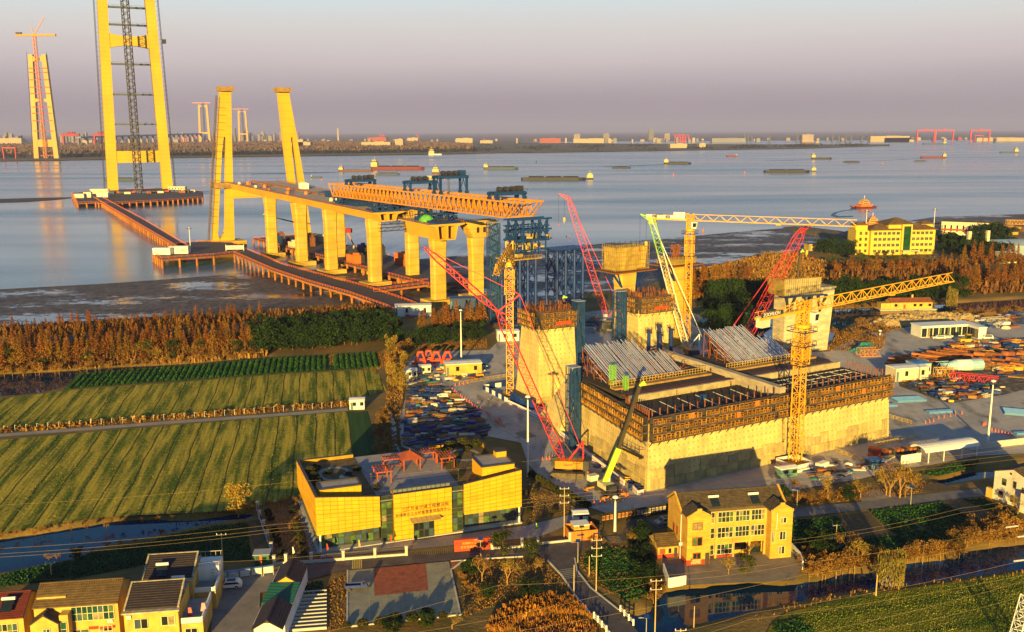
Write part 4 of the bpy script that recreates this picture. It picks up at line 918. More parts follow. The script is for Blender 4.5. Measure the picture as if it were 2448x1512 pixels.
def belt(t,p,q,z0,tiers,th,out,step=1.35,banner=None):
 """climbing formwork along the edge p->q (local xy of t); 'out' is the outward unit vector. tiers of planks, plates and single frame panels"""
 global FP_MESH
 d=Vector((q[0]-p[0],q[1]-p[1]));L=d.length;d.normalize();a=math.atan2(d.y,d.x);o=Vector(out)
 mb=MB()
 for k in range(tiers+1):
  zz=z0+k*th;A=Vector(p)+o*.15;B=Vector(q)+o*.15;C=B+o*1.5;D=A+o*1.5
  if k<tiers:mb.hexa([(*v,zz-.34)for v in(A,D,C,B)]+[(*v,zz)for v in(A,D,C,B)])
 mb.build('walkway',PLNK,t)
 mb=MB();A=Vector(p)+o*.1;B=Vector(q)+o*.1;mb.hexa([(A.x,A.y,z0),(A.x+o.x*.2,A.y+o.y*.2,z0),(B.x+o.x*.2,B.y+o.y*.2,z0),(B.x,B.y,z0),(A.x,A.y,z0+tiers*th-.4),(A.x+o.x*.2,A.y+o.y*.2,z0+tiers*th-.4),(B.x+o.x*.2,B.y+o.y*.2,z0+tiers*th-.4),(B.x,B.y,z0+tiers*th-.4)]);mb.build('form_plate',FPLATE,t)
 n=int(L/step);mb=MB()
 for k in range(n+1):
  c=Vector(p)+d*min(L,k*step*1.0);
  if k%2==0:mb.bar((*(c+o*.2),z0-1.6),(*(c+o*1.5),z0-.2),.14);mb.bar((*(c+o*1.55),z0-.2),(*(c+o*1.55),z0+tiers*th),.1)
 mb.build('bracket',PLNK,t)
 for j in range(tiers):
  for k in range(n):
   if random.random()<.03:continue
   c=Vector(p)+d*((k+.5)*L/n)+o*(1.62+random.uniform(-.06,.06))
   if FP_MESH is None:ob=frame_panel(1,1).build('formwork_panel',FORMO,t);FP_MESH=ob.data
   else:ob=link('formwork_panel',FP_MESH,t)
   ob.location=(c.x,c.y,z0+j*th+.08);ob.rotation_euler=(0,0,a+(math.pi if o.dot(Vector((d.y,-d.x)))<0 else 0));ob.scale=(L/n*.86,1,th*(.74 if random.random()>.25 else .62))
B0=(32.5,220.7);BB=R(29)
def bn(u,v,z=0.):
 c,s=math.cos(BB),math.sin(BB);return(B0[0]+u*c-v*s,B0[1]+u*s+v*c,z)
t=thing('anchorage_block','huge sloping concrete anchorage block ringed with orange formwork','anchorage',(*B0,0),BB)
UL,VL,SK=85.4,58.0,.155  # front length, depth, skew of the left face
mb=MB()
mb.hexa([(0,0,-.5),(44.2,0,-.5),(44.2,VL,-.5),(SK*VL,VL,-.5),(.9,.9,16.6),(44.2,.9,16.6),(44.2,VL-9,16.6),(.9+SK*(VL-9),VL-9,16.6)])
mb.hexa([(45.4,0,-.5),(UL,0,-.5),(UL,VL,-.5),(45.4,VL,-.5),(45.4,.9,16.6),(UL-.6,.9,16.6),(UL-.6,VL-9,16.6),(45.4,VL-9,16.6)])
mb.build('concrete_body',ANC,t)
MB().bx(44.2,45.4,1.3,VL-10,0,16.5).build('joint',mat('timber_joint',(.22,.13,.05),.9,.3,1.),t)
# buttress foot at the far left
MB().hexa([(4.5,48,-.5),(11,46,-.5),(14,64,-.5),(7,65,-.5),(8,47,14),(11,46.5,14),(12,53,14),(9.2,53,14)]).build('buttress',ANC,t)
lo_=Vector((-1,SK)).normalized()
belt(t,(0.8,.75),(UL-.5,.75),12.6,3,2.05,(0,-1));belt(t,(.75+SK*44,44),(.75,.9),12.6,3,2.05,(lo_.x,lo_.y))
# geotextile blankets hung on the lower faces
BLK=[mat('grey_blanket',(.38,.29,.12),.95,.25,.4,bump=.6,bscale=1.5),mat('pale_blanket',(.48,.35,.13),.95,.25,.4,bump=.6,bscale=1.5)]
for row in range(2):
 k=0;u=1.0
 while u<UL-2:
  w=random.uniform(2.6,4.6);z0,z1=(.1,random.uniform(2.3,2.7))if row==0 else(2.72,random.uniform(4.6,5.8));u1=min(UL-1,u+w);s0,s1=.055*z0,.055*z1
  if not(row==1 and random.random()<.12):
   mb=MB();e=random.uniform(.12,.3);N=4
   for q in range(N):
    ua,ub=u+.06+(u1-u-.12)*q/N,u+.06+(u1-u-.12)*(q+1)/N;ea,eb=e+.10*(q%2),e+.10*((q+1)%2)
    mb.hexa([(ua,s0-ea,z0),(ub,s0-eb,z0),(ub,s0-.03,z0),(ua,s0-.03,z0),(ua,s1-ea*.7,z1),(ub,s1-eb*.7,z1),(ub,s1-.03,z1),(ua,s1-.03,z1)])
   mb.build('blanket',BLK[(k+row)%2],t)
  u=u1;k+=1
 v=1.0;k=0
 while v<46:
  w=random.uniform(2.6,4.6);z0,z1=(.1,random.uniform(2.2,2.7))if row==0 else(2.72,random.uniform(4.4,5.6));v1=v+w;f=lambda z,vv:.055*z+SK*vv
  if not(row==1 and v>30):
   e=random.uniform(.1,.25);MB().hexa([(f(z0,v)-e,v,z0),(f(z0,v)-.02,v,z0),(f(z0,v1)-.02,v1-.08,z0),(f(z0,v1)-e,v1-.08,z0),(f(z1,v)-e,v,z1),(f(z1,v)-.02,v,z1),(f(z1,v1)-.02,v1-.08,z1),(f(z1,v1)-e,v1-.08,z1)]).build('blanket',BLK[(k+row)%2],t)
  v=v1;k+=1
  # top of the block: bays
RB=mat('rebar_floor',(.040,.032,.03),.9,.4,1.5,bump=.9,bscale=5)
CONCB=mat('fresh_concrete',(.40,.32,.18),.9,.3,.4)
for u0,u1 in((1.4,43.6),(46,UL-1)):
 k_=SK if u0<5 else 0.
 MB().hexa([(u0,1.2,16.6),(u1,1.2,16.6),(u1,17.4,16.6),(u0+k_*17,17.4,16.6),(u0,1.2,16.9),(u1,1.2,16.9),(u1,17.4,16.9),(u0+k_*17,17.4,16.9)]).build('rebar_mat',RB,t)
 w0=u0+k_*28
 MB().bx(w0+1.5,u1-1,17.4,18.4,16.6,18.6).build('step_wall',CONCB,t);MB().bx(w0+1.5,u1-2,18.6,21,18.0,18.4).build('ledge',mat('dark_red_form',(.16,.03,.02),.7,.3,.6),t);MB().bx(w0+1,u1-1,21.2,46,16.6,18.4).build('rack_bed',mat('dark_bed',(.05,.035,.025),.9,.4,1.),t)
 mb=MB();n=34
 for k in range(n):x=w0+2+(u1-w0-5)*k/(n-1);mb.bar((x,27,18.4),(x,27,20.4),.09)
 for zz in(18.9,19.6,20.3):mb.bar((w0+2,27,zz),(u1-3,27,zz),.09)
 mb.build('guard_rail',mat('brass_rail',(.55,.36,.06),.6,.2,.5),t);MB().bx(w0+2,u1-3,24.8,26.8,18.4,18.9).build('timber_step',mat('timber_form',(.3,.2,.1)),t)
 for k in range(18):x=u0+1.2+(u1-u0-2.4)*k/17;MB().bar((x,1.9,16.9),(x,2.1,19.9),.2).build('rebar_post',RUST,t)
 for k in range(13):x=(u0+.5+k_*(3+k))if u0<5 else u1-.6;MB().bar((x,3+k,16.9),(x,3+k,19.5),.18).build('rebar_post',RUST,t)
 mb=MB();g_=mat('pale_pipe',(.55,.50,.42),.6,.1,.6)
 for k in range(6):x=u0+6+k*6;mb.bar((x,4,17.1),(x+(1 if u0<5 else 0),14.5,17.1),.16)
 mb.bar((u0+3,3.2,17.05),(u1-2,3.2,17.05),.16)
 if u0>5:
  for y in(7,11,14.5):mb.bar((u0+2,y,17.1),(u1-2,y,17.1),.16)
 mb.build('pipe_grid',g_,t)
 mb=MB()
 for k in range(170):y=random.uniform(2.2,16.8);x=random.uniform(u0+.5+k_*y,u1-.5);mb.bar((x,y,16.8),(x,y,16.8+random.uniform(.4,1.0)),.07)
 o=mb.build('rebar_stub',RB,t);o['kind']='stuff'
MB().bx(43.8,45.8,1.5,52,16.5,19.8).build('divider_wall',mat('wall_concrete',(.40,.32,.22),.9,.3,.3,stretch=(1,1,3)),t);MB().box(26,11,16.9,1.2,1.2,1.2).build('blue_bin',BLUE,t)
for k,(u_,z_)in enumerate(((12,16.9),(33,16.9),(62,16.8),(27,14.8),(72,14.8))):MB().bx(u_,u_+1.3,-.98,-.9,z_,z_+1.4).build('orange_net',ORSAFE,t)
# corner service cage on the left face
t=thing('hanging_cage','small black service cage hung below the formwork corner','cage',bn(-.6,5,8.2),BB)
mb=MB();mb.bx(-1.2,.3,-4,4.5,0,.2)
for k in range(6):y=-4+8.5*k/5;mb.bar((-1.2,y,0),(-1.2,y,2.4),.12);
for zz in(.9,1.7,2.4):mb.bar((-1.2,-4,zz),(-1.2,4.5,zz),.1)
mb.bar((-1.2,4.5,0),(.3,4.5,2.4),.1);mb.bar((-1.2,-4,2.4),(.3,-4,2.4),.1);mb.build('cage_frame',STEELD,t)
MB().bx(-1.3,-1.22,-4,4.5,0,.45).build('toe_board',mat('hazard_yellow',(.55,.38,.03),.7,.5,3.),t)
# pipe racks: inclined strand ducts
DUCT=mat('silver_duct',(.74,.78,.86),.28,.1,.4,metal=.55,spec=.6)
def rack(label,u0,u1,n,cut):
 t=thing('duct_rack',label,'duct rack',bn(u0,28.4,18.5),BB);S=.47
 for tier in range(3):
  for k in range(n):
   if tier==1 and k%2 or tier==2 and k%3:continue
   x=(u1-u0)*(k+.5)/n+random.uniform(-.12,.12);y0=tier*1.2+random.uniform(-.3,1.0);y1=15.6-tier*2.4+random.uniform(-1.2,.7)-(5+random.uniform(0,2)if k>n*cut else 0);dz=random.uniform(-.12,.12)-tier*1.3
   MB().tube((x,y0,max(.1,.7+y0*S+dz)),(x,y1,max(.3,.7+y1*S+dz)),.105,n=6).build('duct',DUCT,t)
 for k in range(9):
  x=(u1-u0)*k/8;mb=MB();top=15 if k<8*cut+1 else 9
  for y in(2,5.5,9,12.5,15):
   if y<=top:mb.bar((x,y,-.2),(x,y,.4+y*S+random.uniform(0,.9)),.15);mb.bar((x,y,.3),(x,min(top,y+3.5),.1+min(top,y+3.5)*S*.9),.1)
  mb.bar((x,1,.5),(x,top,.4+top*S),.15);mb.build('trestle',RUST,t)
 mb=MB()
 for k in range(260):x,y=random.uniform(-.8,u1-u0+3.5),random.uniform(0,15.5);zz=random.uniform(0,.3+y*S*.95);d=Vector((random.uniform(-1.8,1.8),random.uniform(-1.6,1.6),random.uniform(-.6,1.5)));mb.bar((x,y,zz),Vector((x,y,zz))+d,.1)
 o=mb.build('rebar_tangle',RUST,t);o['kind']='stuff'
 return t
rack('bank of silver inclined ducts on the near bay of the anchorage',9.5,34,36,.7)
rack('bank of silver inclined ducts on the far bay of the anchorage',53.4,75,33,.72)
t=thing('safety_ladder','lime green ladder scaffold at the duct rack corner','ladder',bn(10.5,30,18.4),BB)
mb=MB();mb.lattice((0,0,0),(0,0,5.5),1.3,1.3,6,.12,brace='x');mb.build('ladder_frame',mat('lime_paint',(.25,.55,.06),.5,.2,1.),t);MB().bx(-.7,.7,-.7,.7,5.5,5.6).build('top_deck',GREENP,t)
t=dup(t,bn(10.5,24,18.4),BB,'short lime green ladder in front of the duct rack',(.8,.8,.7))
# ------------------------------------------------------------------ the two rear legs of the anchorage
def anchor_leg(label,u,v,w,d,H,Ht,bt,banner=True):
 t=thing('anchorage_pier',label,'anchorage',an(u,v,0),AA)
 x0,x1,X0,X1=-w/2-bt,w/2+.4,-w/2,w/2-.4
 MB().hexa([(x0,0,-.5),(x1,0,-.5),(x1,d+3,-.5),(x0,d+3,-.5),(X0,1.6,H),(X1,1.6,H),(X1,d,H),(X0,d,H)]).build('concrete_body',ANC,t)
 MB().bx(X0+.5,X1-.5,2.1,d-.5,H,Ht-.8).build('fresh_core',mat('rebar_core',(.12,.06,.03),.9,.4,1.),t)
 th=(Ht-H+.8)/3.3
 belt(t,(X0,1.5),(X1,1.5),H-.8,3,th,(0,-1));belt(t,(X0,d),(X0,1.5),H-.8,3,th,(-1,0));belt(t,(X1,1.5),(X1,d),H-.8,3,th,(1,0),2.2)
 mb=MB()
 for k in range(120):
  x,y=random.choice(((random.uniform(X0+.8,X1-.8),random.choice((2.4,3.0,d-1))),(random.choice((X0+.8,X0+1.4,X1-.9)),random.uniform(2.4,d-1))));mb.bar((x,y,Ht-1),(x+random.uniform(-.15,.15),y,Ht+random.uniform(.3,1.2)),.1)
 o=mb.build('rebar',RUST,t);o['kind']='stuff'
 if banner:MB().bx(-1.5,4,-.42,-.34,H+.1,H+1.0).build('banner',mat('red_banner',(.70,.06,.02),.7,.1,1.),t)
 for k in range(4):MB().bx(x0+.5+k*w/4,x0+.4+(k+1)*w/4,-.2,.05,0,3+.4*(k%2)).build('blanket',BLK[k%2],t)
 return t
LEG1=(12.5,70);LEG2=(56.0,77)
anchor_leg('near tapered anchorage leg with formwork crown beside the yellow tower crane',14.6,70,13.2,13,26,31,1.0)
anchor_leg('far tapered anchorage leg with formwork crown behind the duct racks',57.2,77,13.6,13,26,31,2.6)
sp_=GZ('2b',200,1212);net_tower('slim blue mesh stair tower at the left face of the anchorage',sp_,2.9,2.9,HZ('2b',200,1212,482),AA)
net_tower('dark blue stair tower on the right side of the near leg',an(23.2,73),2.9,3.4,32.5,AA)
net_tower('blue stair tower on the left side of the far leg',an(42.2,78),3.4,3.4,33.5,AA)
t=thing('column_cluster','four navy blue tube columns standing in front of the far leg','columns',an(50,66,0),AA)
for x,y,h in((-4,0,21),(-.5,-1.5,20),(1.5,2,22),(5,0,21)):
 mb=MB();mb.tube((x,y,0),(x,y,h),.62,n=10);mb.tube((x,y,h),(x,y,h+.4),1.0,n=10);mb.build('column',NAVY,t)
 mb=MB()
 for q in range(5):a=q*1.257;mb.bar((x+1.2*math.cos(a),y+1.2*math.sin(a),h-1.2),(x+1.2*math.cos(a),y+1.2*math.sin(a),h+1.4),.1);mb.bar((x+1.2*math.cos(a),y+1.2*math.sin(a),h+.9),(x+1.2*math.cos(a+1.257),y+1.2*math.sin(a+1.257),h+.9),.1)
 mb.build('guard_cage',STEELD,t)
MB().bar((-4,0,12),(5,0,12),.6).bar((-4,0,15),(1.5,2,15),.5).build('brace',NAVY,t)
# twin pier with formwork behind the right crane
pb=G(1912,838);t=thing('formwork_pier','twin legged grey pier with long formwork beam beside the canal','pier',(*pb,0),R(22))
Hp=HT(1912,838,690)
for x0,x1 in((-10.5,-1.8),(2.6,10.8)):mb=MB();mb.hexa([(x0,-3,-1),(x1,-3,-1),(x1,4,-1),(x0,4,-1),(x0,-3,Hp),(x1+(2.2 if x1>5 else 0),-3,Hp),(x1+(2.2 if x1>5 else 0),4,Hp),(x0,4,Hp)]);mb.build('leg',mat('grey_pier_concrete',(.50,.42,.27),.9,.3,.25,stretch=(1,1,2.5)),t)
MB().hexa([(-10.8,-3.4,Hp),(13.4,-3.4,Hp),(13.4,4.4,Hp),(-10.8,4.4,Hp),(-10.8,-3.4,Hp+.5),(13.4,-3.4,Hp+.5),(13.4,4.4,Hp+.5),(-10.8,4.4,Hp+.5)]).build('cap_slab',CONCB,t)
for k in range(8):
 x=-13+k*2.15;MB().hexa([(x,-5,Hp-1.5),(x+2.0,-5,Hp-1.5),(x+2,-4.6,Hp-1.5),(x,-4.6,Hp-1.5),(x,-5.3,Hp+5),(x+2.0,-5.3,Hp+5),(x+2,-4.9,Hp+5),(x,-4.9,Hp+5)]).build('form_panel',mat('grey_form',(.42,.36,.20),.85,.3,.4),t)
mb=MB()
for k in range(18):x=-13+k;mb.bar((x,-5.4,Hp-1.5),(x,-5.6,Hp+5.5),.12)
for zz in np.linspace(-1.4,5,5):mb.bar((-13.3,-5.5,Hp+zz),(4.6,-5.5,Hp+zz),.14)
mb.bx(-13.5,-12.9,-5.5,4,Hp-1.5,Hp+4.6);mb.build('form_frame',mat('scaffold_brass',(.33,.22,.05)),t)
MB().bx(-13.8,5,-6.6,-4.4,Hp-1.9,Hp-1.5).build('work_platform',NAVY,t)
for sx in(-9,-1,6):MB().bar((sx,-3.2,Hp-9),(sx-3,-5.8,Hp-2),.7).bar((sx,-3.2,Hp-9),(sx+1,-5.8,Hp-2),.6).bar((sx-3,-5.8,Hp-2),(sx+1,-5.8,Hp-2),.5).build('bracket',STEELD,t)
net_tower('narrow grey stair scaffold between the legs of the twin pier',(pb[0]+.6,pb[1]+1.5),3,3,Hp-1,R(22))
# ================================================================== cranes
ZC=mat('crane_cable',(.04,.035,.03),.6)
def tower_crane(label,base,H,jl,cl,az,m=YELC,mw=2.2,text_=None,jh=2.4,cw=(4,1.6,2.2),sockets=()):
 t=thing('tower_crane',label,'tower crane',(*base,0),az)
 mb=MB();mb.lattice((0,0,.5),(0,0,H-5),mw,mw,int(H/2.4),.24,brace='h',tt=.13);mb.build('mast',m,t)
 mb=MB();mb.box(0,0,0,5,5,.9);mb.build('foundation',CONC2,t)
 mb=MB();mb.lattice((0,0,H-14),(0,0,H-6),mw+.9,mw+.9,4,.2,brace='x',tt=.13);mb.build('climbing_cage',m,t)
 mb=MB()
 for zz in(H-14,H-9,H-5.4):
  w=mw/2+1.5
  for a,b in(((-w,-w),(w,-w)),((w,-w),(w,w)),((w,w),(-w,w)),((-w,w),(-w,-w))):
   mb.bar((*a,zz+1.1),(*b,zz+1.1),.1);mb.bar((*a,zz),(*b,zz),.35,.12)
   for q in range(3):p=lerp2(a,b,q/3);mb.bar((*p,zz),(*p,zz+1.1),.09)
 mb.build('service_deck',STEELD,t)
 MB().tube((0,0,H-5),(0,0,H-3.6),mw*.85,n=14).build('slewing_ring',m,t)
 mb=MB();mb.lattice((0,0,H-3.6),(0,0,H+jh),mw,mw,3,.32,brace='x');mb.build('head_frame',m,t)
 # jib: triangular truss; counter-jib: deck with rails
 mb=MB();n=int(jl/2.6);mb.lattice((mw/2,0,H+jh*.4),(jl,0,H+jh*.4),1.7,jh,n,.22,tri=True,tt=.15);mb.build('jib',m,t)
 mb=MB();mb.bar((-mw/2,-.8,H),(-cl,-.8,H),.35,.6);mb.bar((-mw/2,.8,H),(-cl,.8,H),.35,.6);mb.bx(-cl,-mw/2,-.75,.75,H+.3,H+.38)
 for k in range(int(cl/2)):
  for y in(-.95,.95):mb.bar((-mw/2-k*2,y,H+.3),(-mw/2-k*2,y,H+1.5),.1)
 for y in(-.95,.95):mb.bar((-mw/2,y,H+1.5),(-cl,y,H+1.5),.1)
 mb.build('counter_jib',m,t)
 mb=MB()
 for k in range(3):mb.box(-cl+1+k*1.1,0,H-cw[2],.95,1.9,cw[2]+.5)
 mb.build('counterweight',PALEC,t)
 mb=MB();mb.bar((-mw/2,-.7,H+jh),(-cl*.45,-.7,H+1.2),.2);mb.bar((-mw/2,.7,H+jh),(-cl*.45,.7,H+1.2),.2);mb.build('tie_bar',m,t)
 MB().box(-cl*.72,0,H+.4,2.4,1.3,1.4).build('winch',STEELD,t)
 MB().hexa([(mw/2+.1,-2.5,H-3.2),(mw/2+1.9,-2.5,H-3.2),(mw/2+1.9,-1,H-3.2),(mw/2+.1,-1,H-3.2),(mw/2+.1,-2.5,H-.6),(mw/2+2.3,-2.5,H-.6),(mw/2+2.3,-1,H-.6),(mw/2+.1,-1,H-.6)]).build('cab',WHITE,t)
 MB().hexa([(mw/2+.6,-2.56,H-2.6),(mw/2+1.85,-2.56,H-2.6),(mw/2+1.85,-2.5,H-2.6),(mw/2+.6,-2.5,H-2.6),(mw/2+.6,-2.56,H-1),(mw/2+2.15,-2.56,H-1),(mw/2+2.15,-2.5,H-1),(mw/2+.6,-2.5,H-1)]).build('cab_window',GLASS,t)
 x=jl*.55;mb=MB();mb.box(x,0,H-.8,1.8,1.6,.5);mb.build('trolley',m,t)
 return t
b1=G(1641,832);H1=HT(1641,832,526)
t=tower_crane('yellow flat top tower crane with long level jib and white counter-jib panels',b1,H1,62,17.5,R(-26))
for k,(x,w_)in enumerate(((-16.6,2.4),(-11.5,3.6),(-7.3,1.2),(-4.2,4.6))):MB().bx(x-w_/2,x+w_/2,-1.12,-1.02,H1+.3,H1+(2.9 if k==3 else 1.6)).build('sign_panel',WHITE,t)
text('POTAIN',1.35,STEELD,t,(-12,-1.14,H1+.95),(R(90),0,0))
mb=MB()
for k in range(5):mb.box(-14.6+.5*(k%3),-1.1,H1-2+.45*k,.5,.1,.45)
mb.build('check_pattern',STEELD,t)
b2=G(1900,1113);H2=HT(1900,1113,742)
t=tower_crane('yellow tower crane with rising jib standing in a white fenced pit',b2,H2,76,18.5,R(39),mw=2.3,jh=2.6)
text('ZOOMLION',1.25,WHITE,t,(-14.5,-1.1,H2+.9),(R(90),0,0))
MB().bx(-18.4,-10,-1.06,-1.0,H2+.35,H2+1.5).build('name_board',STEELD,t)
b3=G(1220,946);H3=HT(1220,946,600)
tower_crane('yellow tower crane with its jib pointing at the viewer beside the near leg',b3,H3,52,12,R(-94),mw=2.2,jh=3.0)
# white fence round the foundation pit of the second crane
WR=mat('white_barrier',(.74,.70,.63),.6,.1,.6);REDS=mat('barrier_red',(.60,.03,.05),.6,.1,.6)
def barrier(label,pts,h=1.3,seg=4.,mats=None,z=.12,group='site barrier walls'):
 """wall of single barrier panels with a red stripe"""
 t=thing('barrier_wall',label,'barrier',(*pts[0],z));k=0
 for a,b in zip(pts,pts[1:]):
  n=max(1,round(dist(a,b)/seg))
  for j in range(n):
   p,q=lerp2(a,b,j/n),lerp2(a,b,(j+.985)/n)
   o=MB().bar((*p,z+h/2),(*q,z+h/2),.22,h).build('panel',(mats[k%len(mats)]if mats else WR),t,world=True)
   if not mats:
    d=Vector((q[0]-p[0],q[1]-p[1])).normalized();nv=Vector((d.y,-d.x));
    for sg in(1,-1):MB().bar((p[0]+nv.x*.12*sg,p[1]+nv.y*.12*sg,z+h*.42),(q[0]+nv.x*.12*sg,q[1]+nv.y*.12*sg,z+h*.42),.02,.22).build('stripe',REDS,t,world=True)
   k+=1
 return t
fp=[GZ('2f',x,y)for x,y in((240,362),(390,440),(566,398),(420,330),(240,362))]
barrier('white fence with red stripe round the foot of the right tower crane',fp,2.0)
# ------------------------------------------------------------------ crawler cranes
TRK=mat('muddy_track',(.13,.10,.06),.9,.4,1.)
def crawler(label,base,rz,foot,tip,m,jibtip=None,body=None,W=2.1,bays=22,hook=True,gantry=True,topm=None,name_text=None,split=.72):
 """foot/tip/jibtip in world space; the lattice boom hangs on the turntable"""
 t=thing('crawler_crane',label,'crawler crane',(*base,0));body=body or ORNG
 c,s=math.cos(rz),math.sin(rz)
 def L(x,y,z=0):return(x*c-y*s,x*s+y*c,z)
 for sd in(-1,1):
  mb=MB();prof=[(-4.3,.5),(-3.9,.05),(3.9,.05),(4.3,.5),(4.2,1.1),(3.7,1.35),(-3.7,1.35),(-4.2,1.1)]
  mb.extr(prof,'x',0,1);mb.v=[L(b_,sd*3.0+(a_-.5)*1.1,c_+.1)for a_,b_,c_ in mb.v];tr_=mb.build('track',TRK,t)
  mb=MB()
  for k in range(14):x=-3.9+k*.6;mb.v and None;p=L(x,sd*3.0);mb.box(p[0],p[1],1.45,.3,1.2,.1,rz)
  mb.build('track_shoe',STEELD,tr_)
 mb=MB();mb.box(0,0,.7,3,5.2,.8,rz);mb.tube((0,0,1.5),(0,0,1.9),1.5,n=14);mb.build('undercarriage',STEELD,t)
 bb=MB();p=L(-.3,0);bb.box(*p[:2],1.9,7.2,3.0,2.0,rz);bb.build('house',body,t)
 p=L(-4.6,0);MB().box(*p[:2],1.7,1.6,3.9,2.6,rz).build('counterweight',STEELD,t)
 p=L(3.6,-1.6);cb=MB().box(*p[:2],1.7,1.8,1.1,2.1,rz).build('cab',STEELD,t);p=L(4.0,-2.17);MB().box(*p[:2],2.3,1.5,.06,1.3,rz).build('window',GLASS,cb)
 o0=Vector((*base,0));F=Vector(foot)-o0;T=Vector(tip)-o0
 perp=(T-F).normalized()
 if topm is None:
  mb=MB();mb.lattice(F,T,W,W,bays,.16,up=(0,1,0),taper=.35,tt=.09);mb.build('boom',m,t)
 else:
  M_=F.lerp(T,split);mb=MB();mb.lattice(F,M_,W,W,int(bays*split),.14,up=(0,1,0),tt=.07);mb.build('boom',m,t)
  mb=MB();mb.lattice(M_,T,W,W,int(bays*(1-split))+1,.18,up=(0,1,0),tt=.1);mb.build('boom_head',topm,t)
 top=topm or m
 if jibtip:
  J=Vector(jibtip)-o0;mb=MB();mb.lattice(T,J,W*.7,W*.7,int(bays*.6),.17,up=(0,1,0),taper=.3,tt=.1);mb.build('luffing_jib',m,t)
  d=(J-T).normalized();st1=T+Vector((0,0,1))*0+Vector((5.5,0,4.2));st2=T+Vector((1.5,0,-4))
  MB().bar(T,st1,.35).bar(T,st2+Vector((1.5,0,3)),.3).build('strut',m,t);MB().bar(st1,J,.12).bar(st1,F+Vector((4.5,0,3)),.12).build('pendant',m,t)
 else:
  dd=(T-F);side=Vector((1 if dd.x<0 else-1,0,0));MB().bar(T,F+side*6+Vector((0,0,4))*1.0,.13).bar(T-dd*.02+Vector((0,.8,0)),F+side*6+Vector((0,.8,4)),.13).build('pendant',m,t)
  h=T+(-side*4.0)+Vector((0,0,1.2));MB().bar(T,h,.4).bar(T-dd.normalized()*2.5,h,.25).build('head_sheave',top,t)
  if hook:
   mb=MB();mb.tube(T-side*1.6,T-side*1.6+Vector((0,0,-9)),.05,n=4);mb.tube(h,h+Vector((0,0,-13)),.05,n=4);mb.build('rope',ZC,t)
   p=T-side*1.6+Vector((0,0,-9));MB().box(p.x,p.y,p.z-1.6,.9,.5,1.6).tube((p.x,p.y,p.z-2.5),(p.x,p.y,p.z-1.6),.18,n=6).build('hook',mat('hook_yellow',(.55,.35,.03),.6),t)
   MB().box(h.x,h.y,h.z-13.6,.4,.4,.7).build('ball_hook',REDP_,t)
 if gantry:
  q=F+Vector((5.0 if T.x<F.x else-5.0,0,5));MB().bar(F+Vector((1.2 if T.x<F.x else-1.2,0,0)),q,.4).bar(q,(q.x,q.y,2.5),.35).build('a_frame',m,t)
  MB().bar(F.lerp(T,.35),F+Vector((3.0 if T.x<F.x else-3.0,0,.5)),.35).build('back_stay',STEELD,t)
 return t
cb=GZ('2e',385,440);cY=cb[1]
t=crawler('large orange crawler crane with red lattice boom and luffing jib in the yard',cb,R(172),(*AT(1347,1101,cY)[:2],AT(1347,1101,cY).z),tuple(AT(1190,745,cY)),REDP_,jibtip=tuple(AT(1015,592,cY+2)),bays=28,W=2.0)
text('SANY',.9,STEELD,t,(-.1,-1.72,3.0),(R(90),0,R(-8)))
cb2=G(1452,790);crawler('red lattice crawler crane reaching steeply up behind the formwork piers',cb2,R(80),tuple(AT(1449,757,cb2[1])),tuple(AT(1358,470,cb2[1])),REDP_,body=mat('cat_yellow',(.55,.33,.03),.6),W=2.6,bays=30)
cb3=G(1772,842);t=crawler('red lattice crawler crane leaning over the twin pier',cb3,R(200),tuple(AT(1776,822,cb3[1])),tuple(AT(1922,543,cb3[1])),REDP_,W=3.4,bays=26)
cb4=G(1648,858);crawler('crawler crane with white lattice boom and lime green head',cb4,R(100),tuple(AT(1640,830,cb4[1])),tuple(AT(1556,520,cb4[1])),WHITE,W=2.2,bays=28,topm=GREENP)
# ------------------------------------------------------------------ truck cranes with telescopic booms
LIME=mat('lime_boom_paint',(.42,.62,.04),.45,.1,.5)
BLKB=mat('dark_boom',(.055,.042,.022),.5,.2,.4)
def telescopic(label,base,rz,foot,mid,tip,truck=True,headm=None):
 t=thing('truck_crane',label,'truck crane',(*base,0));o0=Vector((*base,0));F,M_,T=(Vector(q)-o0 for q in(foot,mid,tip));c,s=math.cos(rz),math.sin(rz);L=lambda x,y:(x*c-y*s,x*s+y*c)
 if truck:
  MB().box(*L(0,0),.8,11,2.4,.7,rz).build('chassis',STEELD,t)
  p=L(4.9,0);MB().box(*p,1.4,1.8,2.4,1.5,rz).build('cab',mat('cab_white_green',(.62,.60,.45),.5,.2,1.),t)
  for x in(-4.2,-2.9,-1.2,1.6,3.8):
   for y in(-1.15,1.15):a=L(x,y-.2);b=L(x,y+.2);MB().tube((*a,.58),(*b,.58),.55,n=12).build('wheel',STEELD,t)
  for x in(-4.5,2.6):
   a,b=L(x,-3.4),L(x,3.4);MB().bar((*a,.7),(*b,.7),.35).box(*a,.12,.8,.8,.4,rz).box(*b,.12,.8,.8,.4,rz).build('outrigger',ORNG,t)
  MB().box(*L(-1,0),1.5,4,2.5,1.4,rz).build('turntable',mat('cream_housing',(.58,.50,.30),.6),t);MB().box(*L(-3.6,0),1.4,1.4,2.6,1.5,rz).build('counterweight',STEELD,t)
 MB().bar(F,M_,1.15,1.3).build('boom_base',LIME if headm is None else BLKB,t);MB().bar(M_,T,.72,.85).build('boom_section',BLKB,t)
 MB().bar(T,T+(T-M_).normalized()*1.0+Vector((.8,0,.2)),.55).box(T.x+.9,T.y,T.z+.2,1.2,.7,.5).build('boom_head',LIME,t)
 MB().bar(F.lerp(M_,.45),F+Vector((1.6,-.2,-.8)),.35).build('lift_ram',WHITE,t)
 return t
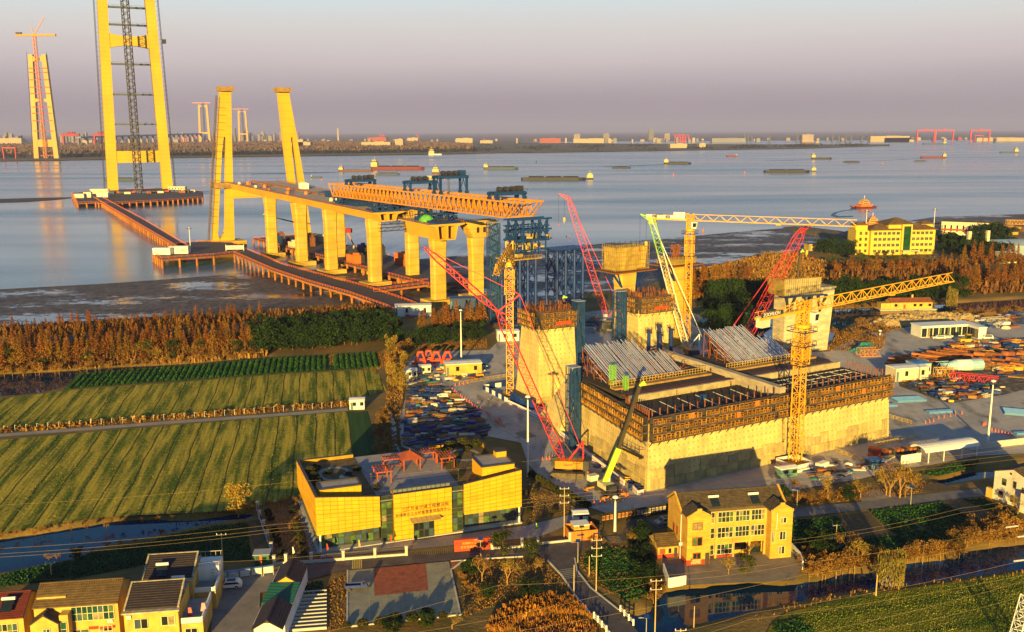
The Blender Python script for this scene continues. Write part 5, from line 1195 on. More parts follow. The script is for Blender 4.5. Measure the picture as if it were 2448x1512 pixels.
mb_=GZ('2e',700,600);telescopic('lime green truck crane with dark telescopic boom beside the anchorage',mb_,R(118),tuple(AT(1440,1166,mb_[1])),tuple(AT(1479,1072,mb_[1])),tuple(AT(1529,923,mb_[1]+1)))
m2=G(1405,872);telescopic('truck crane with dark boom between the near leg and the anchorage',m2,R(30),tuple(AT(1402,850,m2[1])),tuple(AT(1388,805,m2[1])),tuple(AT(1346,714,m2[1])),headm=1)
m3=G(1898,830);m3=(m3[0],m3[1]+12);telescopic('truck crane with dark boom behind the twin pier',m3,R(30),tuple(AT(1897,790,m3[1])),tuple(AT(1903,680,m3[1])),tuple(AT(1914,604,m3[1])),headm=1)
m4=br(-262,40);telescopic('small truck crane with green boom on the long platform',m4,BA,(*m4,6),(*br(-261,34),18),tuple(AT(630,514,m4[1]-20)))
# orange derrick behind the third pier
t=thing('derrick_frame','orange lattice derrick with red crossbeam behind the piers','derrick',br(-205,36,3.5),BA)
MB().lattice((0,0,0),(0,0,32),3.4,3.4,10,.5,brace='x').build('tower',ORNG,t);MB().bx(-2.5,2.5,-3,12,32,37).build('crossbeam',REDC,t);MB().bx(-2,2,1,12,12,15).build('lower_beam',REDC,t);MB().bar((3,14,0),(0,3,24),.8).build('brace',ORNG,t)
# ================================================================== buildings
CLAD=mat('cream_cladding',(.68,.345,.010),.55,.10,.3,island=.07)
TRIM=mat('dark_trim',(.05,.045,.04),.6)
ALU=mat('aluminium_frame',(.42,.38,.30),.5,.1,.6)
CG=mat('green_tint_glass',(.030,.050,.030),.10,.4,.25,spec=.7)
CURT=[mat('green_curtain',(.085,.15,.035),.35,.4,1.5,spec=.5),mat('pale_curtain',(.26,.21,.10),.4,.4,1.5,spec=.5),mat('bright_pane',(.05,.10,.13),.08,.3,.5,spec=.9)]
WOODR=mat('red_brown_timber',(.36,.075,.02),.7,.2,1.)
def panels(t,quad4,nx,nz,m,gap=.07,depth=.12,name='cladding_panel'):
 """single cladding panels over a quad given as bl, br, tr, tl (local points); the joints stay open"""
 bl,br_,tr,tl=(Vector(p)for p in quad4);n=(br_-bl).cross(tl-bl).normalized()*depth
 P=lambda a,b:(bl.lerp(br_,a)).lerp(tl.lerp(tr,a),b)
 W,H=(br_-bl).length,(tl-bl).length;ga,gb=gap/W,gap/H
 for i in range(nx):
  for j in range(nz):
   a0,a1,b0,b1=i/nx+ga/2,(i+1)/nx-ga/2,j/nz+gb/2,(j+1)/nz-gb/2
   q=[P(a0,b0),P(a1,b0),P(a1,b1),P(a0,b1)];MB().hexa([q[0]+n,q[1]+n,q[2]+n,q[3]+n][::-1]+[q[0],q[1],q[2],q[3]][::-1]).build(name,m,t)
def glazing(t,x0,x1,y,z0,z1,nx,nz,fm=ALU,gm=None,name='window',fw=.12,ax='x',sgn=-1):
 """framed glazing in the plane y (ax x) or x (ax y): frame is the part, each pane a sub-part"""
 mb=MB();gm=gm or CG
 def bx_(a0,a1,d0,d1,zz0,zz1):(mb.bx(a0,a1,y+d0,y+d1,zz0,zz1)if ax=='x' else mb.bx(y+d0,y+d1,a0,a1,zz0,zz1))
 for k in range(nx+1):x=x0+(x1-x0)*k/nx;bx_(x-fw/2,x+fw/2,-.09,.05,z0,z1)
 for k in range(nz+1):z=z0+(z1-z0)*k/nz;bx_(x0,x1,-.085,.045,z-fw/2,z+fw/2)
 f=mb.build(name,fm,t)
 for i in range(nx):
  for j in range(nz):
   a0,a1,c0,c1=x0+(x1-x0)*i/nx+fw/2,x0+(x1-x0)*(i+1)/nx-fw/2,z0+(z1-z0)*j/nz+fw/2,z0+(z1-z0)*(j+1)/nz-fw/2
   p=MB();(p.bx(a0,a1,y-.03,y+.02,c0,c1)if ax=='x' else p.bx(y-.03,y+.02,a0,a1,c0,c1));p.build('pane',gm if random.random()<.62 else random.choice(CURT),f)
 return f
 # ------------------------------------------------------------------ command centre
CO=(-39.8,186.5);CA=R(19.8)
t=thing('command_centre','bright yellow command centre with panelled slanted wings and roof garden','building',(*CO,.12),CA)
ROOFC=mat('roof_paving',(.34,.29,.27),.9,.15,.5)
MB().bx(13,30.8,3.2,30,.1,9.4).build('core',mat('inner_wall',(.30,.24,.12),.9,.2,.5),t)
for x0,x1,za,zb in((-.55,12.55,12.3,10.7),(31.15,44.3,10.9,12.5)):
 mb=MB();w=.35  # parapet ring walls with a sunk garden roof
 mb.hexa([(x0,.15,4.05),(x1,.15,4.05),(x1,30,4.05),(x0,30,4.05),(x0,.15,9.4),(x1,.15,9.4),(x1,30,9.4),(x0,30,9.4)])
 zl,zr=za,zb
 mb.hexa([(x0,.15,9.4),(x1,.15,9.4),(x1,.55,9.4),(x0,.55,9.4),(x0,.15,zl),(x1,.15,zr),(x1,.55,zr),(x0,.55,zl)])
 xo=x0 if x0<5 else x1-.4;zo=max(za,zb);mb.hexa([(xo,.55,9.4),(xo+.4,.55,9.4),(xo+.4,30,9.4),(xo,30,9.4),(xo,.55,zo),(xo+.4,.55,zo),(xo+.4,30,10.4),(xo,30,10.4)])
 mb.bx(x0,x1,29.6,30,9.4,10.4);mb.build('wing',mat('wing_backing',(.46,.24,.01),.8),t)
 mb=MB();mb.bar((x0,.3,zl+.06),(x1,.3,zr+.06),.6,.14);mb.bar((xo+.2,.3,zo+.06),(xo+.2,30,10.46),.6,.14);mb.bar((x0,29.8,10.46),(x1,29.8,10.46),.6,.14);mb.build('coping',TRIM,t)
panels(t,[(-.65,.1,3.95),(12.65,.1,3.95),(12.65,.1,10.72),(-.65,.1,12.32)],9,9,CLAD)
panels(t,[(31.05,.1,3.95),(44.4,.1,3.95),(44.4,.1,12.52),(31.05,.1,10.92)],9,9,CLAD)
panels(t,[(-.58,30,4.0),(-.58,.1,4.0),(-.58,.1,12.2),(-.58,30,10.3)],12,4,CLAD)
MB().bx(15.6,28.3,.2,3.2,.3,10.6).build('centre_block',mat('wing_backing',(.46,.24,.01)),t)
panels(t,[(15.55,.15,.35),(28.35,.15,.35),(28.35,.15,10.7),(15.55,.15,10.7)],8,10,CLAD)
MB().bx(15.5,28.4,-.1,.4,10.7,10.85).build('coping',TRIM,t)
for x0,x1 in((12.9,15.4),(28.5,31.0)):glazing(t,x0,x1,.9,.3,10.4,2,7,TRIM,CG,'glass_strip')
GLS=mat('lobby_glass',(.050,.065,.055),.10,.5,.3,spec=.7)
glazing(t,.2,12.7,2.2,.2,3.9,10,2,TRIM,GLS,'lobby_glazing',.09);glazing(t,31.2,43.8,2.2,.2,3.9,10,2,TRIM,GLS,'lobby_glazing',.09)
glazing(t,2.2,29,.1,.2,3.9,14,1,TRIM,GLS,'side_glazing',.09,ax='y')
for x in(0,44):MB().tube((x,.5,0),(x,.5,4.05),.22,n=10).build('column',WHITE,t)
MB().bx(-.7,44.6,.2,30,-.1,.18).build('plinth',KERB,t)
for sgn,x in((1,3),(-1,41)):
 mb=MB()
 for k in range(9):mb.bx(x+sgn*k*.55-.3,x+sgn*k*.55+.3,3.0,4.4,3.4-k*.38,3.55-k*.38)
 mb.build('stair_flight',WHITE,t)
glazing(t,19.8,24.2,.0,.3,3.7,4,2,TRIM,GLASS,'entrance_door',.16)
mb=MB();mb.hexa([(18.9,-1.9,4.5),(25.5,-1.9,4.5),(25.5,.1,4.9),(18.9,.1,4.9),(18.9,-1.9,4.58),(25.5,-1.9,4.58),(25.5,.1,4.98),(18.9,.1,4.98)]);mb.build('canopy',mat('canopy_glass',(.45,.30,.08),.4,.2,.5),t)
mb=MB()
for k in range(7):mb.bar((19+k*1.07,-1.9,4.62),(19+k*1.07,.1,5.02),.08,.12)
mb.build('canopy_rib',ALU,t)
BLKL=mat('black_letters',(.02,.015,.01),.6)
text('江苏省交通工程建设局',.95,BLKL,t,(22.9,-.02,7.05),(R(90),0,0));text('张靖皋长江大桥智慧管理指挥中心',.82,BLKL,t,(21.95,-.02,5.9),(R(90),0,0))
mb=MB()
for k in range(10):a0,a1=R(40+k*28),R(40+(k+1)*28);mb.bar((17.9+.45*math.cos(a0),0,7.05+.42*math.sin(a0)),(17.9+.45*math.cos(a1),0,7.05+.42*math.sin(a1)),.06,.18,up=(0,1,0))
mb.bar((17.7,0,7.05),(18.1,0,7.05),.06,.14,up=(0,1,0));mb.build('emblem',BLKL,t)
mb=MB();mb.bar((18.25,0,6.75),(18.55,0,7.4),.06,.16,up=(0,1,0));mb.bar((18.35,0,6.7),(18.1,0,7.0),.06,.12,up=(0,1,0));mb.build('emblem_flame',mat('emblem_red',(.70,.08,.02),.6),t)
# roof
MB().bx(12.7,31.1,.5,30,9.4,9.52).build('roof_deck',ROOFC,t)
mb=MB()
for k in range(7):x=13.2+k*2.9;mb.bx(x,x+.08,4,29,9.525,9.535)
for k in range(8):y=5+k*3.2;mb.bx(13,31,y,y+.08,9.527,9.537)
mb.build('paving_joint',mat('joint_grey',(.22,.19,.18),.9),t)
GARD=mat('roof_garden_soil',(.16,.10,.035),.95,.4,.8,bump=.4)
for x0,x1 in((-.1,12.6),(31.2,43.8)):MB().bx(x0,x1,.7,29.5,9.4,9.65).build('garden_bed',GARD,t)
PATHR=mat('garden_path',(.34,.30,.26),.9,.15,1.)
for cx,cy,rx,ry in((6.5,20,3.6,4.4),(38,22,3.6,4.2)):
 mb=MB()
 for k in range(22):
  a0,a1=R(k*15),R((k+1)*15);q=[(cx+rx*f*math.cos(a),cy+ry*f*math.sin(a),9.67)for f,a in((.8,a0),(1.08,a0),(1.08,a1),(.8,a1))];mb.poly(q)
 mb.build('curved_path',PATHR,t)
CLIP=leaf_mat('clipped_bush',(.020,.034,.010),(.045,.040,.012))
def bush_mesh(name,r,h,n,m,size=.16,seed=1,flat=0.):
 rd=random.Random(seed);mb=MB()
 for k in range(n):
  a,c=rd.uniform(0,6.283),rd.uniform(-.35,1);s_=math.sqrt(max(0,1-c*c));f=rd.uniform(.75,1.03);p=Vector((r*s_*math.cos(a)*f,r*s_*math.sin(a)*f,h*(.42+.5*c*f)))
  u=Vector((rd.uniform(-1,1),rd.uniform(-1,1),rd.uniform(-1,1))).normalized()*size;w=u.cross(Vector((rd.uniform(-1,1),rd.uniform(-1,1),rd.uniform(-.2,1)))).normalized()*size
  mb.quad(p-u-w,p+u-w,p+u+w,p-u+w)
 me=bpy.data.meshes.new(name);me.from_pydata(mb.v,[],mb.f);me.materials.append(m)
 return me
BUSH=[bush_mesh('round_bush',1,1.5,420,CLIP,.15,s)for s in(1,2,3)]
BCOUNT=0
def bush(label,p,z=0.,r=.8,h=None,group='clipped round bushes',me=None,name='round_bush'):
 global BCOUNT;BCOUNT+=1
 o=link(name,me or BUSH[BCOUNT%3],None,(*p,z),random.uniform(0,6),(r,r,(h or r)));
 core=None
 return tag(o,label,'bush',group)
def cl(x,y):c,s=math.cos(CA),math.sin(CA);return(CO[0]+x*c-y*s,CO[1]+x*s+y*c)
for k,(x,y,r)in enumerate(((5.2,21,.7),(9.4,18,.7),(11.8,20.5,.9),(8.8,12.8,.6),(3,24.5,1.),(13.6,7.5,.8),(2,15,1.1),(1.6,18.5,1.2),(1.5,22,1.3),(33.4,16,1.0),(35.5,21,1.),(39.5,25,.9),(32.5,8.2,.8),(36,28,1.4),(40,28.5,1.5),(42.5,27,1.4),(33.8,26,.9))):
 bush('round clipped bush in the roof garden of the command centre',cl(x,y),9.6,r,group='roof garden bushes')
for x0,x1,y0,y1,h in((.8,9.6,4.2,8.6,12.2),(36.3,43.9,3.3,10.6,13.0)):
 mb=MB();mb.bx(x0,x1,y0,y1,9.4,h);mb.build('stair_head',CLAD,t);panels(t,[(x0,y0-.02,9.7),(x1,y0-.02,9.7),(x1,y0-.02,h-.3),(x0,y0-.02,h-.3)],6,3,CLAD,depth=.08)
 mb=MB();mb.bx(x0+.3,x1-.3,y0+.3,y1-.3,h,h+.04);mb.build('stair_head_roof',ROOFC,t)
 mb=MB()
 for a,b in(((x0,y0),(x1,y0)),((x1,y0),(x1,y1)),((x1,y1),(x0,y1)),((x0,y1),(x0,y0))):mb.bar((*a,h+.12),(*b,h+.12),.3,.3)
 mb.build('parapet',TRIM,t)
MB().bx(41.4,43.8,8.4,10.5,13,14.3).build('lift_box',CLAD,t);MB().bx(41.2,44,8.2,10.7,14.3,14.45).build('lift_roof',TRIM,t)
mb=MB()
for k in range(13):x=15.6+k*1.05;mb.bar((x,1.0,9.5),(x,1.0,11.5),.09)
mb.bar((13,1.0,11.5),(31,1.0,11.5),.1);mb.build('balustrade',TRIM,t)
for k in range(12):x=15.7+k*1.05;MB().bx(x,x+.9,.98,1.02,9.7,11.35).build('glass_panel',mat('balustrade_glass',(.16,.18,.18),.15,.2,.5),t)
for k,x in enumerate((13.4,20.6,22.3,29.3)):
 o=MB().box(0,0,0,1.6,.7,.5).dome(0,0,.5,.7,.35,.35,7,3).build('flower_box',mat('terracotta',(.45,.11,.03),.8));o.location=(*cl(x,1.9),9.55);o.rotation_euler=(0,0,CA);tag(o,'terracotta flower box behind the front roof railing','planter','flower boxes on the roof')
 # timber pergolas and pavilion
def pergola(label,x0,x1,y0,y1,h):
 p=cl((x0+x1)/2,(y0+y1)/2);g=thing('pergola',label,'pergola',(*p,9.55),CA);w,d=(x1-x0)/2,(y1-y0)/2
 for x in(-w,w):
  for y in(-d,d):MB().box(x,y,0,.24,.24,h).build('post',WOODR,g)
 for y in(-d,d):MB().bar((-w-.4,y,h),(w+.4,y,h),.22,.28).build('beam',WOODR,g)
 n=max(4,int((x1-x0)/.55))
 for k in range(n+1):x=-w-.2+(2*w+.4)*k/n;MB().bar((x,-d-.5,h+.22),(x,d+.5,h+.22),.12,.18).build('rafter',WOODR,g)
 MB().bx(-w+.3,w-.3,d-.7,d-.2,.45,.55).build('bench_seat',WOODR,g)
pergola('small square timber pergola at the near end of the roof deck',14.4,17.4,10.5,14.5,2.7)
pergola('slatted timber walkway roof beside the pavilion, near side',17.8,22,18,20.4,2.7)
pergola('slatted timber walkway roof beside the pavilion, far side',25.6,30.2,19.5,22,2.7)
pergola('small square timber pergola at the far end of the roof deck',30.2,33.2,14.5,18.5,2.7)
g=thing('roof_pavilion','red brown timber pavilion with hipped roof on the roof deck','pavilion',(*cl(23.7,18.4),9.55),CA)
for x in(-1.9,1.9):
 for y in(-1.9,1.9):MB().box(x,y,0,.26,.26,2.9).build('post',WOODR,g)
mb=MB();e=2.7;rd_=[(-e,-e,2.8),(e,-e,2.8),(e,e,2.8),(-e,e,2.8)];ap=(0,0,4.3)
for k in range(4):mb.tri(rd_[k],rd_[(k+1)%4],ap)
mb.poly(rd_[::-1]);r_=mb.build('roof',WOODR,g);MB().tube((0,0,4.2),(0,0,4.7),.12,.03,n=6).build('finial',WOODR,r_)
for k,(x,y)in enumerate(((12.8,9.5),(14.3,3.5),(31.5,5.5),(31.8,11.5))):
 g=thing('lamp_post','short black garden lamp at '+['the near bed edge','the front railing corner','the far railing corner','the far bed edge'][k]+' of the roof deck','lamp',(*cl(x,y),9.5));MB().tube((0,0,0),(0,0,2.9),.06,n=6).build('post',TRIM,g);MB().box(0,0,2.9,.35,.35,.4).build('lantern',TRIM,g)
o=MB().dome(0,0,0,.7,.5,.8,7,3).dome(.4,.1,0,.4,.4,.5,6,2).build('garden_rock',mat('pale_rock',(.62,.56,.46),.9));o.location=(*cl(7.6,16.8),9.6);tag(o,'pale standing rock in the roof garden','rock')
# ------------------------------------------------------------------ houses
TILE=mat('grey_roof_tile',(.085,.060,.035),.9,.35,1.2,bump=.5,bscale=4)
TILE2=mat('brown_corrugated_roof',(.13,.080,.030),.85,.3,1.,bump=.2)
TILER=mat('dark_red_roof',(.11,.018,.014),.8,.25,1.,bump=.3)
TILEP=mat('purple_black_roof',(.040,.028,.030),.75,.25,1.,bump=.3)
YELW=mat('yellow_wall_tile',(.60,.33,.04),.7,.2,.5,stretch=(1,1,3))
zband(stain(YELW,(.30,.17,.04),.6,(1,1,.18),.55,.8,.7),.5,.05,(.36,.2,.04),.5)
CRMW=mat('cream_wall',(.60,.36,.07),.8,.2,.5)
stain(CRMW,(.28,.17,.06),.6,(1,1,.18),.54,.8,.7)
REDW=mat('red_skirting',(.32,.04,.02),.7,.2,.8)
WINF=mat('white_window_frame',(.60,.50,.28),.6)
REDF=mat('red_window_frame',(.30,.07,.02),.6)
def gable_roof(t,x0,x1,y0,y1,ze,zr,m,axis='x',over=.3,name='roof',rows=9,part=None):
 """roof of two slopes built of overlapping tile courses"""
 if axis=='x':c=(y0+y1)/2;hw=(y1-y0)/2+over
 else:c=(x0+x1)/2;hw=(x1-x0)/2+over
 mb=MB()
 a0,a1=((x0,x1)if axis=='x' else(y0,y1));drop=(zr-ze)*over/(hw-over)
 prof=[(c-hw,ze-drop),(c,zr),(c+hw,ze-drop),(c+hw,ze-drop-.12),(c,zr-.14),(c-hw,ze-drop-.12)]
 mb.extr(prof,axis,a0-.15,a1+.15);r_=mb.build(name,m,t)
 if part is None:part=r_
 for k in range(rows):
  for sd in(-1,1):
   f0=k/rows;f1=(k+1)/rows;p0=(c+sd*hw*(1-f0),ze-drop+(zr-ze+drop)*f0);p1=(c+sd*hw*(1-f1),ze-drop+(zr-ze+drop)*f1)
   q=MB();A=(p0[0],p0[1]+.10);B=(p1[0],p1[1]+.02)
   P=(lambda s_,p,e=0:(s_,p[0],p[1]+e))if axis=='x' else(lambda s_,p,e=0:(p[0],s_,p[1]+e))
   q.hexa([P(a0-.1,p0,.01),P(a1+.1,p0,.01),P(a1+.1,p1,.01),P(a0-.1,p1,.01),P(a0-.1,A),P(a1+.1,A),P(a1+.1,B),P(a0-.1,B)]);q.build('tile_course',m,r_)
 rb=MB()
 if axis=='x':rb.bar((a0-.1,c,zr+.06),(a1+.1,c,zr+.06),.28,.2)
 else:rb.bar((c,a0-.1,zr+.06),(c,a1+.1,zr+.06),.28,.2)
 rb.build('ridge',m,r_)
 return r_
def gable_wall(t,x0,x1,y0,y1,z0,ze,zr,m,axis='x',name='wall'):
 mb=MB()
 if axis=='x':mb.extr([(y0,z0),(y1,z0),(y1,ze),((y0+y1)/2,zr),(y0,ze)],'x',x0,x1)
 else:mb.extr([(x0,z0),(x1,z0),(x1,ze),((x0+x1)/2,zr),(x0,ze)],'y',y0,y1)
 return mb.build(name,m,t)
def solar(label,p,z,rz,m=None,s=1.):
 g=thing('solar_heater',label,'solar heater',(*p,z),rz);MB().hexa([(-.9*s,-1.0,0),(.9*s,-1.0,0),(.9*s,.9,1.2),(-.9*s,.9,1.2),(-.9*s,-1.0,.1),(.9*s,-1.0,.1),(.9*s,.9,1.3),(-.9*s,.9,1.3)]).build('collector',GLASS,g)
 MB().tube((-1.1*s,1.0,1.45),(1.1*s,1.0,1.45),.28,n=10).build('tank',m or WHITE,g);mb=MB();mb.bar((-.8,.9,0),(-.8,.9,1.3),.07);mb.bar((.8,.9,0),(.8,.9,1.3),.07);mb.build('stand',ALU,g)
def aircon(t,x,y,z):MB().bx(x-.4,x+.4,y-.35,y-.02,z,z+.6).build('air_conditioner',WHITE,t)
HO=(34.8,180.0);HA=R(10)
t=thing('village_house','three storey yellow house with two gabled wings and grey roof','house',(*HO,.1),HA)
def hl(x,y):c,s=math.cos(HA),math.sin(HA);return(HO[0]+x*c-y*s,HO[1]+x*s+y*c)
gable_wall(t,0,22.4,3.6,11.6,0,9.9,12.3,YELW)
for x0,x1 in((0,4.9),(17.8,22.4)):
 gable_wall(t,x0,x1,0,3.7,0,10.2,11.5,YELW,'y')
 MB().bx(x0-.03,x1+.03,-.03,3.7,0,1.15).build('skirting',REDW if x0<5 else YELW,t)
 c_=(x0+x1)/2;mb=MB();mb.bx(c_-.45,c_+.45,-.08,.22,11.2,11.95);mb.bx(x0-.12,x0+.5,-.08,.22,10.0,10.55);mb.bx(x1-.5,x1+.12,-.08,.22,10.0,10.55);mb.bar((x0,.07,10.35),(c_-.4,.07,11.5),.3,.22);mb.bar((x1,.07,10.35),(c_+.4,.07,11.5),.3,.22);mb.build('gable_parapet',YELW,t)
 gable_roof(t,x0,x1,.25,4.2,10.25,11.6,TILE,'y',.12,'wing_roof',6)
gable_roof(t,0,22.4,3.6,11.6,9.95,12.45,TILE,'x',.4,'main_roof',14)
mb=MB()
for x in(-.1,22.5):mb.bar((x,3.4,10.1),(x,7.6,12.8),.35,.3);mb.bar((x,11.8,10.1),(x,7.6,12.8),.35,.3)
mb.build('verge',YELW,t)
for fz in(0,1,2):
 z0=fz*3.35+(.9 if fz else .3)
 for k,(xa,xb)in enumerate(((5.0,6.6),(7.3,10.6),(11.1,14.1),(14.5,17.4))):
  if fz==0 and k>1:continue
  glazing(t,xa,xb,2.3,z0+(.5 if fz==0 else .1),z0+2.35+(0 if fz else .3),2 if k==0 else 4,2,WINF,CG,'window',.1)
 if fz:
  MB().bx(4.9,17.8,2.36,3.7,fz*3.35-.35,fz*3.35+.95).build('spandrel',YELW,t);MB().bx(4.9,17.8,2.3,3.7,fz*3.35+3.2,fz*3.35+3.38).build('floor_band',CRMW,t)
  glazing(t,2.5,3.6,17.75,z0+.1,z0+2.3,1,2,WINF,CG,'side_window',.1,ax='y')
for x in(7.0,10.85,14.3,17.6):MB().bx(x-.2,x+.2,2.2,2.6,0,9.8).build('pillar',CRMW,t)
MB().bx(7.2,10.7,2.35,3.0,0,.8).build('low_wall',REDW,t)
MB().bx(4.9,7.0,3.4,3.58,0,3.0).build('porch_door',REDW,t);MB().bx(14.6,17.4,3.4,3.58,0,2.6).build('porch_door',GLASS,t);MB().bx(11.2,14.1,3.42,3.58,.9,2.6).build('porch_window',GLASS,t)
for(x0,x1,z0,z1,fm)in((1.1,3.1,7.6,9.0,REDF),(1.1,3.1,4.2,5.9,REDF),(1.3,2.9,.9,2.6,REDF),(19.7,21.0,7.6,8.8,WINF),(19.7,21.0,4.0,5.8,WINF),(19.6,20.9,.9,2.6,WINF),(18.0,18.6,3.6,6.0,WINF)):glazing(t,x0,x1,-.06,z0,z1,2,1,fm,GLASS,'window',.13)
for y_,z0 in((5.2,4.4),(7.2,4.3),(2.5,1.0)):glazing(t,y_,y_+.9,-.05,z0,z0+1.6,1,1,REDF,GLASS,'side_window',.12,ax='y')
MB().tube((-.12,3.4,0),(-.12,3.4,9.6),.08,n=6).build('downpipe',WHITE,t);MB().tube((19.0,-.1,6.3),(19.0,-.1,9.8),.06,n=6).build('downpipe',WHITE,t);aircon(t,-.2,3.1,3.2)
MB().bx(3.9,4.8,-.06,.02,0,2.5).build('door',TRIM,t)
MB().bx(.8,2.9,-.5,-.1,.5,1.5).build('patchwork_quilt',mat('quilt',(.60,.35,.15),.9,.8,4.),t)
for k in range(2):
 x=7.6 if k==0 else 16.3;solar('red framed solar water heater on the three storey house' if k==0 else 'grey solar water heater on the three storey house',hl(x,4.9),10.55,HA)
t=thing('annex','single storey kitchen annex beside the three storey house','annex',(*hl(-4.6,4.3),.1),HA)
gable_wall(t,0,4.4,0,5.6,0,2.6,4.0,CRMW);gable_roof(t,0,4.4,0,5.6,2.65,4.1,TILE2,'x',.2,rows=7);MB().bx(-.03,4.43,-.03,5.63,0,.8).build('skirting',REDW,t)
MB().bx(.4,1.6,-.08,.02,.9,2.0).build('window',REDF,t);MB().bx(2.3,2.9,-.08,.02,1.0,2.0).build('window',GLASS,t);MB().bx(3.5,4.2,-.08,.02,.1,2.1).build('door',TRIM,t)
mb=MB();p_=[GZ('2e',*q)for q in((1230,1315),(1278,1450),(1432,1425))]
barrier('low white plastered yard wall by the canal',p_,2.0,40,[WHITE],0.);barrier('leaning white yard wall on the far side of the courtyard',[GZ('2e',*q)for q in((2365,1120),(2446,1210),(2470,1290))],1.8,40,[WHITE],0.)
# row of houses in the bottom corner
def simple_house(label,p,rz,L,D,ze,zr,wm,rm,name='village_house',wins=(),rows=10):
 t=thing(name,label,'house',(*p,0),rz);gable_wall(t,0,L,0,D,0,ze,zr,wm);gable_roof(t,0,L,0,D,ze+.05,zr+.12,rm,'x',.4,rows=rows)
 for(x0,x1,z0,z1,nx,nz,gm)in wins:glazing(t,x0,x1,-.07,z0,z1,nx,nz,WINF,gm,'window',.1)
 return t
GT_=mat('teal_glass',(.015,.075,.060),.12,.5,.4,spec=.7)
h2=GZ('3b',372,1640);ha=R(8)
def rl(o_,a,x,y):c,s=math.cos(a),math.sin(a);return(o_[0]+x*c-y*s,o_[1]+x*s+y*c)
zb=0
HB_=(-81.2,150.4)
t=simple_house('cream house with brown corrugated roof and teal glazed balcony',HB_,ha,13.6,8.6,7.3,9.3,CRMW,TILE2,wins=((6.0,12.9,4.2,6.8,8,2,GT_),(10.3,12.4,1.0,3.0,3,2,GLASS),(5.9,8.6,.2,2.6,2,1,TRIM)))
mb=MB()
for k in range(34):x=.1+k*.4;mb.bar((x,-.3,7.15),(x,4.3,9.5),.14,.12);mb.bar((x,8.9,7.15),(x,4.3,9.5),.14,.12)
mb.build('roof_rib',TILE2,t)
gable_wall(t,.2,4.6,-2.8,.1,0,5.4,6.9,CRMW,'y','porch_wall');gable_roof(t,.2,4.6,-2.8,.3,5.45,7.0,TILE,'y',.2,'porch_roof',6);glazing(t,2.2,3.3,-2.87,3.0,4.6,2,2,WINF,GT_,'window',.1)
MB().bx(4.6,6.0,-2.0,.1,0,6.4).build('bay',CRMW,t);glazing(t,4.75,5.7,-2.07,2.6,5.2,1,2,WINF,GT_,'window',.1);MB().bx(0.2,4.9,1.2,3.6,7.0,8.3).build('dormer_block',CRMW,t);aircon(t,12.2,0,3.6)
MB().bx(8.6,12.9,-.14,-.02,2.5,3.0).build('red_awning',REDW,t)
H1_=rl(HB_,ha,-14.6,-1.6)
t=simple_house('cream house with dark red tiled roof at the picture corner',H1_,ha,13.4,9,6.6,8.8,CRMW,TILER,wins=((8.4,12.4,2.8,5.4,5,2,CG),(4.6,7.9,2.8,5.0,3,2,CG)),rows=14)
solar('white solar heater on the dark red roof',rl(H1_,ha,10.6,1.2),7.4,ha)
HD=(-65.6,149.4);hd=R(8)
